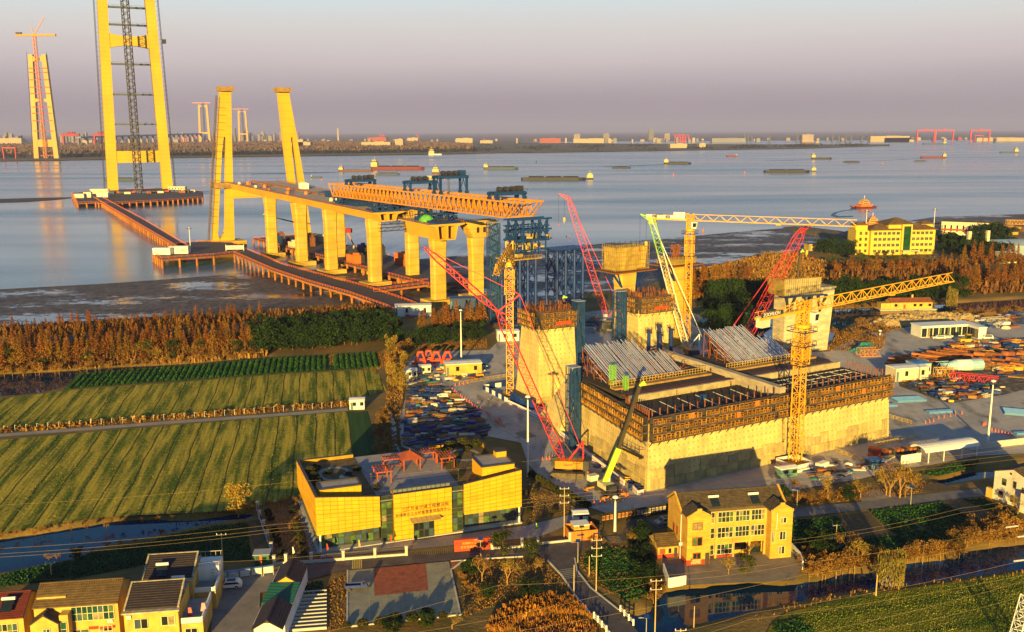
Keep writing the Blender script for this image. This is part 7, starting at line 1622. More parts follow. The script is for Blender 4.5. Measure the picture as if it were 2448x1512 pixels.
for k,(p,h,l)in enumerate(((GZ('3e',1070,1000),4.2,'round orange tree in the house courtyard'),(GZ('3d',190,1000),4,'dark evergreen behind the bare forked tree'),(GZ('3d',1690,740),5.5,'dark evergreen beside the kitchen annex'),(GZ('3d',1700,880),3.5,'broad dark shrub in the vegetable garden'),(GZ('3d',1680,1050),4,'dense dark shrub by the white yard wall'),(GZ('3d',1780,1060),4,'dark shrub next to the white yard wall'),(GZ('3f',660,830),6,'broad dark evergreen behind the house'),(GZ('3f',560,760),4.5,'dark shrub at the corner of the house'),(GZ('3f',880,340),4,'dark thicket by the turning place'),(GZ('3f',300,340),4,'dark thicket behind the house roof'),(GZ('3b',680,860),2.6,'dark round bush on the pond bank'),(GZ('3d',330,1200),3,'dark red brown shrub in the park'),(GZ('3d',700,1180),3,'low dark green hedge in the park'),(GZ('3d',470,830),5.5,'olive green sapling by the park kerb'),(GZ('3d',735,880),4.5,'young green tree at the park corner'),(GZ('3c',1800,1470),3.4,'dark leafy tree at the bottom of the plaza'),(GZ('3c',1500,1500),2.5,'low green hedge below the plaza'),(GZ('3a',2350,800),10,'lone dark evergreen at the end of the redwood row'))):plant(random.choice(P_EV if k not in(0,13,14)else P_OL),p,h,l,w=1.1 if k not in(3,4,12,16)else 1.9)
for k,(x,y)in enumerate(((1085,1480),(1225,1470),(1380,1452),(1515,1435),(1668,1415),(1790,1400),(1940,1390))):bush('clipped round bush, number %s from the left along the plaza foot'%['one','two','three','four','five','six','seven'][k],GZ('3c',x,y),.1,[.75,1.0,1.0,1.25,1.1,1.4,.8][k],group='bushes along the plaza')
for k,(x,y)in enumerate(((380,455),(390,485),(410,525),(440,620),(455,665),(470,715),(490,750),(510,825),(525,870),(600,450),(622,535),(632,585),(650,635),(660,685),(680,735),(690,785),(700,840))):bush('round clipped bush on the brown lawn beside the command centre',GZ('3c',x,y),.1,.75 if k not in(6,10)else .45,group='bushes on the brown lawn')
for k,(x,y)in enumerate(((95,605),(290,610),(30,790),(260,790),(10,620))):bush('reddish bush on the olive lawn beside the command centre',GZ('2e',x,y),.1,.7,group='bushes on the olive lawn')
for k in range(14):p=lerp2(GZ('3d',720,125),GZ('3d',1225,400),k/13);bush('hedge bush along the yard side of the lawn',p,.1,random.uniform(.7,1.1),group='hedge bushes by the yard')
# ------------------------------------------------------------------ reeds, tufts, crops: uncountable ground cover
def inpoly(X,Y,poly):return sdist(X,Y,poly)<0
def scatter(name,label,polys,n,size,m,up=.7,stretch=2.2,hz=(0.,.6),seed=1,clear=None,clump=0.,wet=False):
 rg=np.random.default_rng(seed);PP=[]
 A=[abs(sum(p[k][0]*p[(k+1)%len(p)][1]-p[(k+1)%len(p)][0]*p[k][1]for k in range(len(p))))for p in polys]
 for p,a in zip(polys,A):
  c=int(n*a/sum(A))+1;xs_=[q[0]for q in p];ys_=[q[1]for q in p];X=rg.uniform(min(xs_),max(xs_),c*4);Y=rg.uniform(min(ys_),max(ys_),c*4);k=inpoly(X,Y,p)
  for w in([]if wet else WATERS):k&=~(sdist(X,Y,w)<.3)
  if clump:k&=noise2(X,Y,clump,seed)+.6*noise2(X,Y,clump*2.7,seed+3)>-.25
  PP.append(np.stack([X[k],Y[k]],1)[:c])
 P=np.concatenate(PP);z=rg.uniform(*hz,len(P))*(np.clip(.75+.7*noise2(P[:,0],P[:,1],clump*1.6,seed+5),.15,1.5)if clump else 1);o=link(name,quads_mesh(name,np.column_stack([P,z]),rg.uniform(*size,len(P)),m,seed,up,stretch));return tag(o,label,None,kind='stuff')
scatter('reeds','tall amber reed bed along the far shore',[gp([(1624,662),(1697,645),(1778,628),(1831,613),(1900,610),(1990,640),(1985,668),(1800,690),(1640,720)])],14000,(.35,.7),REED,.8,2.6,(.4,2.2),3,clump=.12)
scatter('reeds','orange reed bed beside the bend of the road',[gp([(1160,1512),(1180,1470),(1240,1440),(1300,1425),(1365,1430),(1415,1480),(1425,1512),(1330,1478),(1262,1488),(1220,1512)])],4200,(.04,.12),ORR,.7,3.6,(.05,1.2),4,clump=1.3)
scatter('reeds','broken dry stalks standing in the roadside pond',[W3],2600,(.03,.10),ORR,.7,4.,(-.9,.1),15,clump=1.4,wet=True)
scatter('reeds','dry reeds on the bank of the left canal',[gp([(0,880),(600,838),(620,855),(460,868),(180,886),(0,897)]),gp([(500,830),(640,815),(640,850),(520,862)])],5000,(.2,.45),REED,.75,2.2,(.2,1.0),5)
scatter('reeds','dry grass fringe round the canals',[gp(q)for q in([(0,1275),(300,1238),(560,1222),(560,1232),(300,1250),(0,1292)],[(1580,1405),(1790,1388),(1950,1385),(2170,1340),(2448,1290),(2448,1306),(2170,1352),(1950,1396),(1790,1400)],[(1800,1468),(2000,1420),(2448,1365),(2448,1378),(2000,1434),(1810,1486)],[(1970,738),(2448,712),(2448,718),(1970,745)],[(2000,795),(2130,755),(2448,738),(2448,770),(2250,765),(2100,800)],[(1975,840),(2000,800),(2120,800),(2110,840)],[(930,870),(970,870),(955,1080),(900,1085),(920,980)])],26000,(.05,.17),REED,.7,2.4,(.02,.5),6,clump=.6)
scatter('grass','dry tufts over the bare ground',[gp(q)for q in([(1100,1345),(1300,1342),(1390,1440),(1180,1450),(1110,1480)],[(1380,1340),(1420,1310),(1560,1300),(1580,1400),(1500,1440),(1420,1400)],[(640,1210),(740,1190),(760,1325),(655,1335)],[(1255,1150),(1330,1182),(1380,1222),(1262,1252)],[(780,1400),(830,1372),(828,1500),(785,1512)],[(1895,1190),(2230,1155),(2200,1180),(1900,1212)],[(640,858),(930,840),(960,870),(900,885)],[(1000,842),(1165,832),(1165,812),(1000,825)],[(1560,1340),(1610,1410),(1500,1440),(1480,1380)])],26000,(.05,.14),DRY,.6,1.6,(.02,.16),7)
scatter('vegetable_leaves','leafy vegetables standing on the garden plots',[gp(pl)for pl,k in plots if k!=2],16000,(.09,.22),CROP,.1,1.,(.15,.4),8)
scatter('grass','ragged wheat tufts on the striped fields',[gp([(0,1056),(830,988),(842,1088),(735,1108),(728,1185),(560,1220),(250,1234),(0,1272)]),gp([(0,958),(657,899),(900,887),(920,935),(400,992),(0,1022)])],14000,(.05,.12),leaf_mat('wheat_tuft',(.26,.20,.04),(.09,.12,.02)),.5,1.3,(.06,.16),9)
scatter('grass','bright wheat tufts on the field below the canal',[gp([(1860,1500),(1960,1450),(2200,1408),(2448,1372),(2448,1512),(1900,1512)])],12000,(.05,.12),leaf_mat('wheat_tuft_green',(.20,.20,.025),(.06,.11,.012)),.5,1.3,(.06,.16),10)
scatter('hedge_shrubs','brown thicket hedge along the field path',[gp([(0,1028),(400,996),(835,962),(838,972),(400,1006),(0,1038)])],7000,(.12,.3),DRY,.4,1.6,(.1,1.1),11,clump=.5)
scatter('undergrowth','brown thicket of trunks and brush under the redwood row',[gp([(-60,896),(612,846),(620,815),(-60,855)]),gp([(-60,815),(620,775),(900,752),(900,740),(620,762),(-60,800)])],14000,(.15,.45),leaf_mat('brush',(.17,.075,.02),(.07,.035,.012)),.75,2.6,(.2,4.0),13)
scatter('undergrowth','rusty brush under the far redwoods',[gp([(2280,708),(2470,698),(2470,672),(2270,682)]),gp([(1985,676),(2290,668),(2290,640),(1985,645)])],7000,(.3,.8),MATS['brush'],.75,2.4,(.3,5.0),14)
# raised beans rows
ca,sa=math.cos(FA),math.sin(FA);pv=np.array(CAB_POLY);tproj=pv@np.array([-sa,ca]);Q=[];rg=np.random.default_rng(12)
for c in np.arange(tproj.min()+.6,tproj.max(),2.1):
 if(int(c)%17)==0:continue
 l=np.arange((pv@np.array([ca,sa])).min(),(pv@np.array([ca,sa])).max(),.22);x=ca*l-sa*c;y=sa*l+ca*c;k=inpoly(x,y,CAB_POLY)
 for off in(-.5,-.17,.17,.5):Q.append(np.stack([x[k]-sa*off+rg.normal(size=k.sum())*.1,y[k]+ca*off+rg.normal(size=k.sum())*.1,.35+.28*(1-abs(off)*1.4)+rg.normal(size=k.sum())*.07],1))
Q=np.concatenate(Q);tag(link('crop_rows',quads_mesh('crop_rows',Q,rg.uniform(.12,.26,len(Q)),CROP,12,.1)),'deep green leafy rows on the vegetable beds',None,kind='stuff')
# ================================================================== far bank, skyline, ships, haze
FB=gp([(-900,395),(0,387),(150,385),(400,379),(678,375),(968,371.5),(1196,367),(1437,364),(1675,360),(1925,356),(2127,349.5),(2127,346.5),(1900,346.8),(1500,345),(1000,337),(600,334),(-900,334)],-1.5)
sheet('far_island',FB,1.2,mat('far_meadow',(.13,.115,.06),.95,.4,.004),'low brown island across the river')
mb=MB();sl_=FB[:11]
for a,b in zip(sl_,sl_[1:]):
 for f0,w in((0,1),):mb.quad((a[0],a[1]-4,-1.48),(b[0],b[1]-4,-1.48),(b[0],b[1]+55,1.6),(a[0],a[1]+55,1.6))
struct('far_beach',mb,mat('far_sand',(.36,.22,.12),.95,.3,.01),'tan sandy beach on the far island')
mb=MB();mb.quad((-40000,7200,-.5),(40000,9000,-.5),(40000,59000,-.5),(-40000,59000,-.5));struct('far_plain',mb,mat('far_land',(.17,.14,.14),.95,.4,.002),'flat far plain to the horizon')
# plantation on the island: one wood
rg=np.random.default_rng(31);n=40000;f=rg.random(n)**.8;xx=rg.uniform(-160,1130,n);front=np.interp(xx,[-160,150,400,678,968,1130],[376,375.5,372.5,368,365,363]);back=np.interp(xx,[-160,150,700,1000,1130],[352,350,343.5,345,352])
PT=np.array([(*G(x,a+(b-a)*q,0),)for x,a,b,q in zip(xx,front,back,f)]);hh=rg.uniform(2,21,n)*np.where(f<.05,1,1);hh=np.where(f>.08,rg.uniform(13,21,n),hh)
tag(link('treeline',quads_mesh('treeline',np.column_stack([PT,hh]),rg.uniform(2.5,5.,n),leaf_mat('far_wood',(.17,.11,.075),(.11,.075,.058),scale=.01,island=.2),31,.4,1.2)),'bare brown plantation wood covering the far island',None,kind='stuff')
n=5000;xx=np.concatenate([rg.uniform(-160,60,900),rg.uniform(140,1140,n-900)]);fr=np.interp(xx,[-160,150,400,678,968,1140],[378.5,377.5,374,369.5,366,363.5]);PT=np.array([G(x,y,0)for x,y in zip(xx,fr)])
tag(link('treeline',quads_mesh('treeline',np.column_stack([PT[:,0],PT[:,1]+rg.uniform(-8,8,n),rg.uniform(1,12,n)]),rg.uniform(2,4,n),leaf_mat('far_scrub',(.028,.034,.030),(.018,.02,.022),scale=.01),32,.4,1.2)),'dark scrub belt at the foot of the far wood',None,kind='stuff')
n=7000;xx=rg.uniform(1000,2100,n);q=rg.random(n);yy=np.interp(xx,[1000,1450,1925,2100],[366,361,353,350])*q+np.interp(xx,[1000,2100],[345,347.5])*(1-q);k=(np.sin(xx*.05)+np.sin(xx*.013+yy*.4)+rg.normal(size=n)*.5)>.7;PT=np.array([G(x,y,0)for x,y in zip(xx[k],yy[k])])
tag(link('shrubbery',quads_mesh('shrubbery',np.column_stack([PT,rg.uniform(1,7,len(PT))]),rg.uniform(2,5,len(PT)),MATS['far_scrub'],33,.3,1.)),'scattered scrub on the far meadow',None,kind='stuff')
# skyline
SKB=[mat('skyline_pale',(.34,.27,.24),.8,.1,.01,island=.2),mat('skyline_grey',(.20,.20,.24),.8,.1,.01,island=.2),mat('shed_cream',(.42,.33,.22),.7,.1,.01),mat('shed_red',(.32,.08,.06),.7,.1,.01)]
WND=mat('skyline_window',(.10,.10,.12),.5)
def far_block(x0,x1,yt,yb,Y,m,label,cat='building',name='apartment_tower',group=None,win=True,d=30):
 a=AT(x0,yb,Y);b=AT(x1,yb,Y);h=AT(x0,yt,Y).z;zb=-1.;w=b.x-a.x;t=thing(name,label,cat,((a.x+b.x)/2,Y,zb),0,group)
 MB().box(0,0,0,w,d,h-zb).build('wall',m,t);MB().box(w*.1,0,h-zb,w*.35,d*.5,max(2,(h-zb)*.06)).build('roof_block',m,t)
 if win:
  mb=MB();nf=max(2,int((h-zb)/9))
  for k in range(nf):mb.bx(-w*.42,w*.42,-d/2-.4,-d/2-.1,(h-zb)*(k+.35)/nf,(h-zb)*(k+.75)/nf)
  mb.build('window_band',WND,t)
 return t
rd=random.Random(5)
for k in range(64):
 x=rd.choice((rd.uniform(0,65),rd.uniform(145,255),rd.uniform(395,560),rd.uniform(540,640),rd.uniform(540,640),rd.uniform(600,720)));w=rd.uniform(3,7);yt=330-abs(rd.gauss(0,1))*7-3;far_block(x,x+w,yt,338,rd.uniform(8200,9500),SKB[rd.random()<.4],'hazy apartment tower on the far city skyline',group='skyline apartment towers')
for x0,x1,yt,m,l in((95,104,298,1,'twin dark hazy tower at the skyline left of the river tower'),(553,560,287,0,'x'),(1550,1562,311,1,'dark square high rise alone on the skyline'),(1588,1600,320,0,'cream slab block beside the red port cranes'),(1442,1456,320,0,'cream block left of the dark high rise'),(1372,1386,321,0,'pale block over the factory roofs')):
 if l!='x':far_block(x0,x1,yt,336,8600,SKB[m],l)
far_block(807,810.5,308,334,8500,SKB[0],'lone pale chimney on the skyline','chimney','chimney',win=False,d=14)
for x in(1536,1558+22):pass
for k,(x0,x1,yt,yb,m,l)in enumerate(((2,56,331,338,2,'long pale green shed at the left skyline'),(695,745,340,346,2,'long cream shed behind the far wood'),(866,935,340,346,2,'second cream shed behind the far wood'),(714,728,334,346,2,'cream hall standing on the long shed'),(946,965,333,346,2,'cream hall right of the pylon'),(1148,1178,336,341,2,'low cream farm building on the far meadow'),(1370,1460,332,337,2,'white factory row below the slab blocks'),(1290,1340,331,336,3,'reddish factory roofs at mid skyline'),(1090,1130,331,335,2,'cream factory cluster on the skyline'),(880,925,329,335,3,'red roofed works right of the chimney'),(975,1000,330,336,2,'white tank farm on the skyline'),(2077,2170,326,339,2,'long cream shipyard shed'),(2110,2180,330,340,2,'lower cream shipyard hall'),(1600,1640,344,348,2,'cream barracks row on the island'),(1669,1684,343,349,2,'cream castle like house on the island'),(1700,1780,331,336,1,'grey warehouse behind the dark cranes'),(1915,1942,322,336,0,'pale grain silo block'),(2330,2448,330,337,2,'cream sheds at the right skyline'))):far_block(x0,x1,yt,yb,7000 if yb<342 else 4800,SKB[m],l,name='factory_shed',win=False,d=60)
for k in range(110):
 x=rd.uniform(640,2440)if k<90 else rd.uniform(0,640);w=rd.uniform(2.5,11);far_block(x,x+w,336.5-rd.uniform(1.5,5.5)-(x-1224)*.003,338,rd.uniform(6600,8800),SKB[rd.choice((0,0,1,1,2,3))],'small hazy works building along the far shore',name='far_works',group='low buildings along the far shore',win=False,d=40)
def gantry_far(x0,x1,yt,yb,Y,m,label,name='gantry_crane'):
 a,b=AT(x0,yt,Y),AT(x1,yt,Y);t=thing(name,label,'gantry crane',(a.x,Y,0));w=b.x-a.x;H=a.z;MB().bx(0,w,-5,5,H-w*.06,H).build('girder',m,t);MB().frus(w*.02,w*.07,-5,5,0,0,w*.05,-5,5,H-w*.06).build('leg',m,t);MB().frus(w*.93,w*.97,-5,5,0,w*.95,w,-5,5,H-w*.06).build('leg',m,t);MB().bx(w*.4,w*.52,-6,6,H,H+w*.05).build('trolley',m,t)
PINK=mat('far_red_steel',(.62,.07,.07),.6,.1,.01)
for x0,x1,yt,l in((2192,2236,311,'leftmost tall red shipyard gantry crane'),(2236,2281,311,'middle tall red shipyard gantry crane'),(2320,2368,311,'rightmost tall red shipyard gantry crane'),(2330,2352,324,'small pink gantry below the rightmost one'),(7,38,353,'small red gantry frame near the left edge')):gantry_far(x0,x1,yt,335 if yt<340 else 366,6600 if yt<340 else 3300,PINK,l)
def port_crane(x,yt,yb,Y,m,label,grp):
 p=AT(x,yb,Y);H=AT(x,yt,Y).z;t=thing('port_crane',label,'port crane',(p.x,Y,0),0,grp);MB().frus(-8,8,-8,8,0,-4,4,-4,4,H*.45).build('portal',m,t);MB().box(0,0,H*.45,12,10,H*.2).build('house',m,t);MB().bar((0,0,H*.6),(-16,0,H),3.5).bar((-16,0,H),(10,0,H*.75),2).build('jib',m,t)
DKC=mat('far_dark_crane',(.10,.11,.15),.7);RDC=mat('far_red_crane',(.60,.06,.05),.7)
for x in(1780,1788,1797,1840,1905,1916,1925,1937,1990,2005,2022,2034,2060,2084):port_crane(x,319,337,7000,DKC,'dark level luffing port crane on the far quay','dark port cranes')
for x in(912,918,1000,1614,1620,1626,1632,1638,1646,430,445,455,470,520,530,540):port_crane(x,321 if x>600 else 324,338,7600,RDC,'hazy red port crane on the far quay','red port cranes')
# unfinished towers and viaduct far away
def far_tower(label,xl,xr,xtl,xtr,yt,yb,Y,beams,crane,arch=0,legw=.16):
 a,b=AT(xl,yb,Y),AT(xr,yb,Y);c,d=AT(xtl,yt,Y),AT(xtr,yt,Y);H=c.z;w=(b.x-a.x);wt=d.x-c.x;t=thing('bridge_tower',label,'bridge tower',((a.x+b.x)/2,Y,0));lw=w*legw;off=(c.x+d.x)/2-(a.x+b.x)/2
 tower_legs(t,H,w-lw,wt-lw,lw,lw*.9,mat('far_tower_concrete',(.62,.36,.10),.85,.1,.01),[(H*p,H*q,ar)for p,q,ar in beams]);return t,H,w,wt
t,H,w,wt=far_tower('unfinished tower with red work decks and a crane on top across the river',83,142,70,113,131,372,3350,[(.115,.185,0),(.545,.585,5),(.93,.985,6)],1,legw=.19)
RDK=mat('red_deck',(.42,.07,.04),.6)
for z in(.27,.37,.44,.5,.63,.69,.76,.83,.87):MB().bar((-wt*.55,-8,H*z),(wt*.55,-8,H*z),2.2).build('work_deck',RDK,t)
for sd in(-1,1):MB().bar((sd*(w/2+3),-6,0),(sd*(wt/2+3),-6,H+8),1.2).build('hoist_rail',STEELD,t)
c=thing('tower_crane','orange luffing crane standing on the unfinished far tower','tower crane',(t.location.x+2,3335,0));YO=mat('far_orange_steel',(.70,.25,.05),.6)
MB().lattice((0,0,0),(0,0,H+58),8,8,60,1.4).build('mast',YO,c);MB().bx(-62,72,-4,4,H+58,H+65).build('jib',YO,c);MB().bar((0,0,H+62),(38,0,H+118),2.4).bar((0,0,H+62),(-8,0,H+88),2.4).build('luffing_boom',YO,c);MB().bx(-60,-42,-5,5,H+65,H+71).build('counterweight',STEELD,c)
for a in((477,505,477,500,251,345,7900,'pale finished tower of a far bridge, nearer one'),(571,595,570,590,265,345,8300,'pale finished tower of a far bridge, farther one')):
 t,H,w,wt=far_tower(a[7],*a[:7],[(.25,.29,0),(.93,1.,12)],0,legw=.18);MB().lattice((0,0,0),(0,0,H*1.06),9,9,40,1.6).build('mast',STEELD,t);MB().bx(-wt*1.1,wt*.8,-4,4,H*1.04,H*1.06).build('crane_jib',YO,t)
t=thing('far_viaduct','long grey viaduct on pairs of piers in the far haze','viaduct',(*AT(150,340,5600)[:2],0));A,B=AT(187,329,5600),AT(480,320,7900);o0=t.location
MB().bar(Vector((A.x,A.y,A.z))-o0,Vector((B.x,B.y,B.z))-o0,30,9).build('deck',SKB[1],t)
for k in range(22):f=k/21;p=A.lerp(B,f)-o0;MB().box(p.x,p.y,-2,9+6*f,12,p.z-2).build('pier',SKB[0]if k%2 else SKB[1],t)
for x0,x1,l in((147,190,'red launching gantry at the open end of the far viaduct'),(222,262,'second red launching gantry on the far viaduct')):
 Y_=5650;a,b=AT(x0,326,Y_),AT(x1,327,Y_);t=thing('launching_gantry',l,'launching gantry',(a.x,Y_,0));w=b.x-a.x;RG=mat('far_maroon_steel',(.34,.03,.04),.6);MB().bx(0,w,-8,8,a.z,a.z+14).build('truss',RG,t);MB().bx(w*.05,w*.15,-8,8,0,a.z).build('support',RG,t)
 for k in range(4):MB().box(w*(.35+.12*k),0,a.z+14,w*.08,14,10).build('winch',RG,t)
t=thing('work_jetty','rust brown work jetty at the foot of the unfinished tower','jetty',(*G(118,376),-1));MB().bx(-30,75,-10,30,6,9).build('deck',RUST2,t)
for k in range(9):MB().bar((-28+k*12.5,-6,-2),(-24+k*12.5,-6,7),2.2).build('pile',RUST2,t)
# ------------------------------------------------------------------ ships
HULLS={'red':mat('hull_red',(.17,.022,.02),.6),'black':mat('hull_black',(.025,.027,.035),.6),'blue':mat('hull_blue',(.05,.08,.14),.6),'brown':mat('hull_brown',(.16,.065,.03),.7),'white':WHITE}
SUP=mat('ship_cabin',(.56,.42,.18),.6,.1,.1);COAL=mat('coal_cargo',(.020,.018,.020),.95,.3,.1,bump=.5)
def ship(label,x0,x1,y,hull,sup=1,cargo=None,ht=.8,cat='ship',name='cargo_ship',grp='ships on the river',funnel=None,supw=.12,tall=1.):
 """hull from bow to stern along the picture width; sup=1 cabin right, -1 left, 0 none"""
 a,b=G(x0,y,-1.5),G(x1,y,-1.5);L=dist(a,b);bm=min(L*.16,16);h=L*.035*ht+1.2;t=thing(name,label,cat,((a[0]+b[0])/2,(a[1]+b[1])/2,-1.5),ang(a,b),grp);hw=bm/2;e=L/2;s=-sup if sup else 1
 bow=[(s*e,0),(s*e*.9,hw*.7),(s*e*.78,hw),(-s*e*.95,hw),(-s*e,hw*.7),(-s*e,-hw*.7),(-s*e*.95,-hw),(s*e*.78,-hw),(s*e*.9,-hw*.7)]
 MB().prism(bow,-1,h).build('hull',HULLS[hull],t);MB().prism([(p[0]*.97,p[1]*.9)for p in bow],h,h+.35).build('deck',mat('ship_deck',(.14,.09,.06),.8),t)
 if cargo:
  for k in range(cargo):
   c0,c1=-e*.78+k*(1.6*e/cargo),-e*.78+(k+.94)*(1.6*e/cargo)
   if sup:c0,c1=(c0,min(c1,e*(1-2.3*supw)))if sup>0 else(max(c0,-e*(1-2.3*supw)),c1)
   if c1>c0:MB().frus(c0,c1,-hw*.8,hw*.8,h+.3,c0+L*.015,c1-L*.015,-hw*.45,hw*.45,h+L*.014+.8).build('cargo',COAL,t)
 if sup:
  x=sup*e*(1-supw*1.05);w=L*supw;c=MB().box(x,0,h+.3,w,bm*.82,w*.45*tall).build('cabin',SUP,t);MB().box(x,0,h+.3+w*.45*tall,w*.7,bm*.6,w*.3*tall).build('bridge',SUP,t);z1=h+.3+w*.75*tall
  MB().box(x,0,z1-w*.2*tall,w*.72,bm*.62,w*.09*tall).build('window_band',GLASS,t);MB().bar((x,0,z1),(x,0,z1+w*.5),max(.4,w*.03)).build('mast',SUP,t)
  if funnel:MB().box(x-sup*w*.1+sup*w*.45,0,h+.3,w*.25,bm*.3,w*.75).build('funnel',HULLS[funnel],t)
 return t
ship('brown hulled barge with cabin at its stern beside the large bulk ship',811,893,410,'brown',-1,None,.8)
ship('large red and black bulk ship with cream bridge',888,1015,405,'red',-1,3,1.0,funnel='black',tall=1.4)
ship('low dark barge below the bulk ship',899,956,418,'blue',0,2)
ship('long brown barge partly hidden by the gantry trolleys',1034,1110,415.5,'brown',-1,None,.8,supw=.2)
ship('white passenger ferry along the far beach',1025,1056,370.5,'white',-1,None,1.4,'ferry','passenger_ship',supw=.42)
ship('dark blue barge with white cabin in mid river',1157,1239,405,'blue',-1,2,1.2,funnel='white')
ship('long black coal barge train with cream pusher, nearer one',1246,1400,431,'black',0,3,.8,'barge','coal_barge');ship('cream pusher tug of the nearer coal train',1378,1418,429,'black',1,None,1,'tug','pusher_tug',supw=.36)
ship('small dark barge with a red mark',1463,1508,402.5,'black',0,1);ship('dark barge with yellow cabin right of mid river',1587,1652,393,'black',-1,2,1.4,supw=.16)
ship('small bright red cargo ship near the island',1736,1762,375,'red',1,None,2.5);ship('black tanker with yellow bridge',1940,1988,381,'black',-1,None,1.8,funnel='black',supw=.18,tall=1.4)
ship('long black coal barge train with cream pusher, farther one',1826,1935,412.5,'black',0,2,.9,'barge','coal_barge');ship('cream pusher tug of the farther coal train',1925,1951,410.5,'blue',1,None,1.2,'tug','pusher_tug',supw=.4)
ship('low dark barge in front of the tanker',2016,2055,388.5,'black',0,1,.8);ship('low dark barge right of the farther coal train',2186,2216,386.5,'blue',0,1,.8)
ship('bright red freighter with cream bridge',2199,2261,378.5,'red',1,None,1.3,funnel='white',tall=1.5);ship('dark blue freighter with tall cream bridge at the right edge',2389,2434,366,'blue',1,None,1.4,supw=.2,tall=1.4)
ship('pale hulled freighter moored at the far quay',1913+475-475,1957,344.5,'brown',1,None,1.2);ship('dark barge seen between the legs of the river tower',252,325,432,'blue',0,1,1.2)
ship('grey moored barge at the far shipyard',2205,2262,345.5,'blue',1,None,1.);ship('small dark boat behind the near pylon deck',743,770,425,'blue',-1,None,1.2)
def ferry(label,x,y,L,rz,z=-1.5):
 t=thing('car_ferry',label,'ferry',(*G(x,y,z),z),rz);F1=mat('ferry_orange',(.66,.16,.02),.6,.2,.2);e,hw=L/2,L*.17
 MB().hexa([(-e*.8,-hw*.8,-.5),(e*.8,-hw*.8,-.5),(e*.8,hw*.8,-.5),(-e*.8,hw*.8,-.5),(-e,-hw,L*.05),(e,-hw,L*.05),(e,hw,L*.05),(-e,hw,L*.05)]).build('hull',HULLS['red'],t)
 MB().hexa([(-e*1.02,-hw*.6,L*.05),(-e,-hw*.6,L*.03),(-e,hw*.6,L*.03),(-e*1.02,hw*.6,L*.05),(-e*1.22,-hw*.5,L*.10),(-e*1.18,-hw*.5,L*.08),(-e*1.18,hw*.5,L*.08),(-e*1.22,hw*.5,L*.10)]).build('ramp',F1,t)
 for k,(w,z0,h,f)in enumerate(((.52,.05,.09,.98),(.30,.14,.07,.85),(.24,.21,.07,.7),(.13,.28,.05,.45))):
  MB().bx(-w*e,w*e,-hw*f,hw*f,L*z0,L*(z0+h*.72)).build('house',SUP if k else F1,t);MB().bx(-w*e*1.06,w*e*1.06,-hw*f*1.04,hw*f*1.04,L*(z0+h*.82),L*(z0+h)).build('deck_edge',F1,t)
  if k:MB().bx(-w*e*.85,w*e*.85,-hw*f-.08,-hw*f+.05,L*(z0+h*.25),L*(z0+h*.6)).build('window_band',GLASS,t)
 MB().bar((0,0,L*.34),(0,0,L*.46),L*.012).build('mast',WHITE,t);MB().bx(.2,L*.03,-.1,.1,L*.42,L*.445).build('flag',REDC,t)
ferry('orange and white car ferry turning away from the landing',2065,497,30,R(18));ferry('red and cream car ferry moored behind the office block',2085,541,27,R(-4))
for x,y,s,l in((769,418+14,3.4,'small yellow buoy near the gantry trolley'),(452,467-70,3,'orange buoy right of the river tower'),(1802,605-0,2.4,'bright orange buoy off the mudflat'),(1282,389,5,'dark channel buoy in mid river'),(1063+0,431,3,'yellow buoy below the barges'),(2110,392,4,'yellow buoy below the island tip'),(1610,419,4,'small red float in mid river'),(1780,415,4,'red float by the coal train')):
 if x==1802:x,y=Z('1e',1140,508)
 g=thing('buoy',l,'buoy',(*G(x,y,-1.5),-1.5));m_=STEELD if 'dark' in l else ORSAFE;MB().tube((0,0,-.3),(0,0,s*.35),s*.35,n=8).build('float',m_,g);MB().tube((0,0,s*.35),(0,0,s*1.2),s*.2,s*.06,6).build('tower',m_,g)
WAKE=water_mat('wake_water',(.035,.085,.14),.35,1.2,.5)
for l,q in(('dark curling wake behind the turning ferry',((2046,500),(2015,503),(1992,509),(1985,516),(2000,521),(2040,519),(2040,516.5),(2006,517),(1996,514),(2003,508.5),(2022,504.5),(2048,502.5))),('long wake trailing the brown barge',((811,411),(700,414),(600,416),(600,417.2),(700,415.6),(811,412.4))),('long wake trailing the yellow cabin barge',((1587,393.4),(1500,397),(1440,399),(1440,399.8),(1500,398),(1587,394.4))),('wake trailing the red freighter',((2199,378.8),(2110,384),(2040,386),(2040,386.8),(2110,385),(2199,379.8))),('wake of the tanker',((1940,381),(1880,384),(1830,385),(1830,385.8),(1880,385),(1940,382)))):sheet('water_wake',gp(q,-1.48),-1.48,WAKE,l)
# haze: one closed box of even air round the place
mb=MB();mb.bx(-42000,42000,-400,62000,-6,520);hz_=bpy.data.materials.new('haze_air');hz_.use_nodes=True;ht=hz_.node_tree;ht.nodes.clear();ho=nn(ht,'ShaderNodeOutputMaterial');pv=nn(ht,'ShaderNodeVolumePrincipled');pv.inputs['Color'].default_value=(.48,.52,1.0,1);pv.inputs['Density'].default_value=HAZE_D;pv.inputs['Anisotropy'].default_value=.0
ht.links.new(pv.outputs[0],ho.inputs['Volume']);o=mb.build('haze',hz_);o['kind']='stuff';o['label']='evening haze over the river'
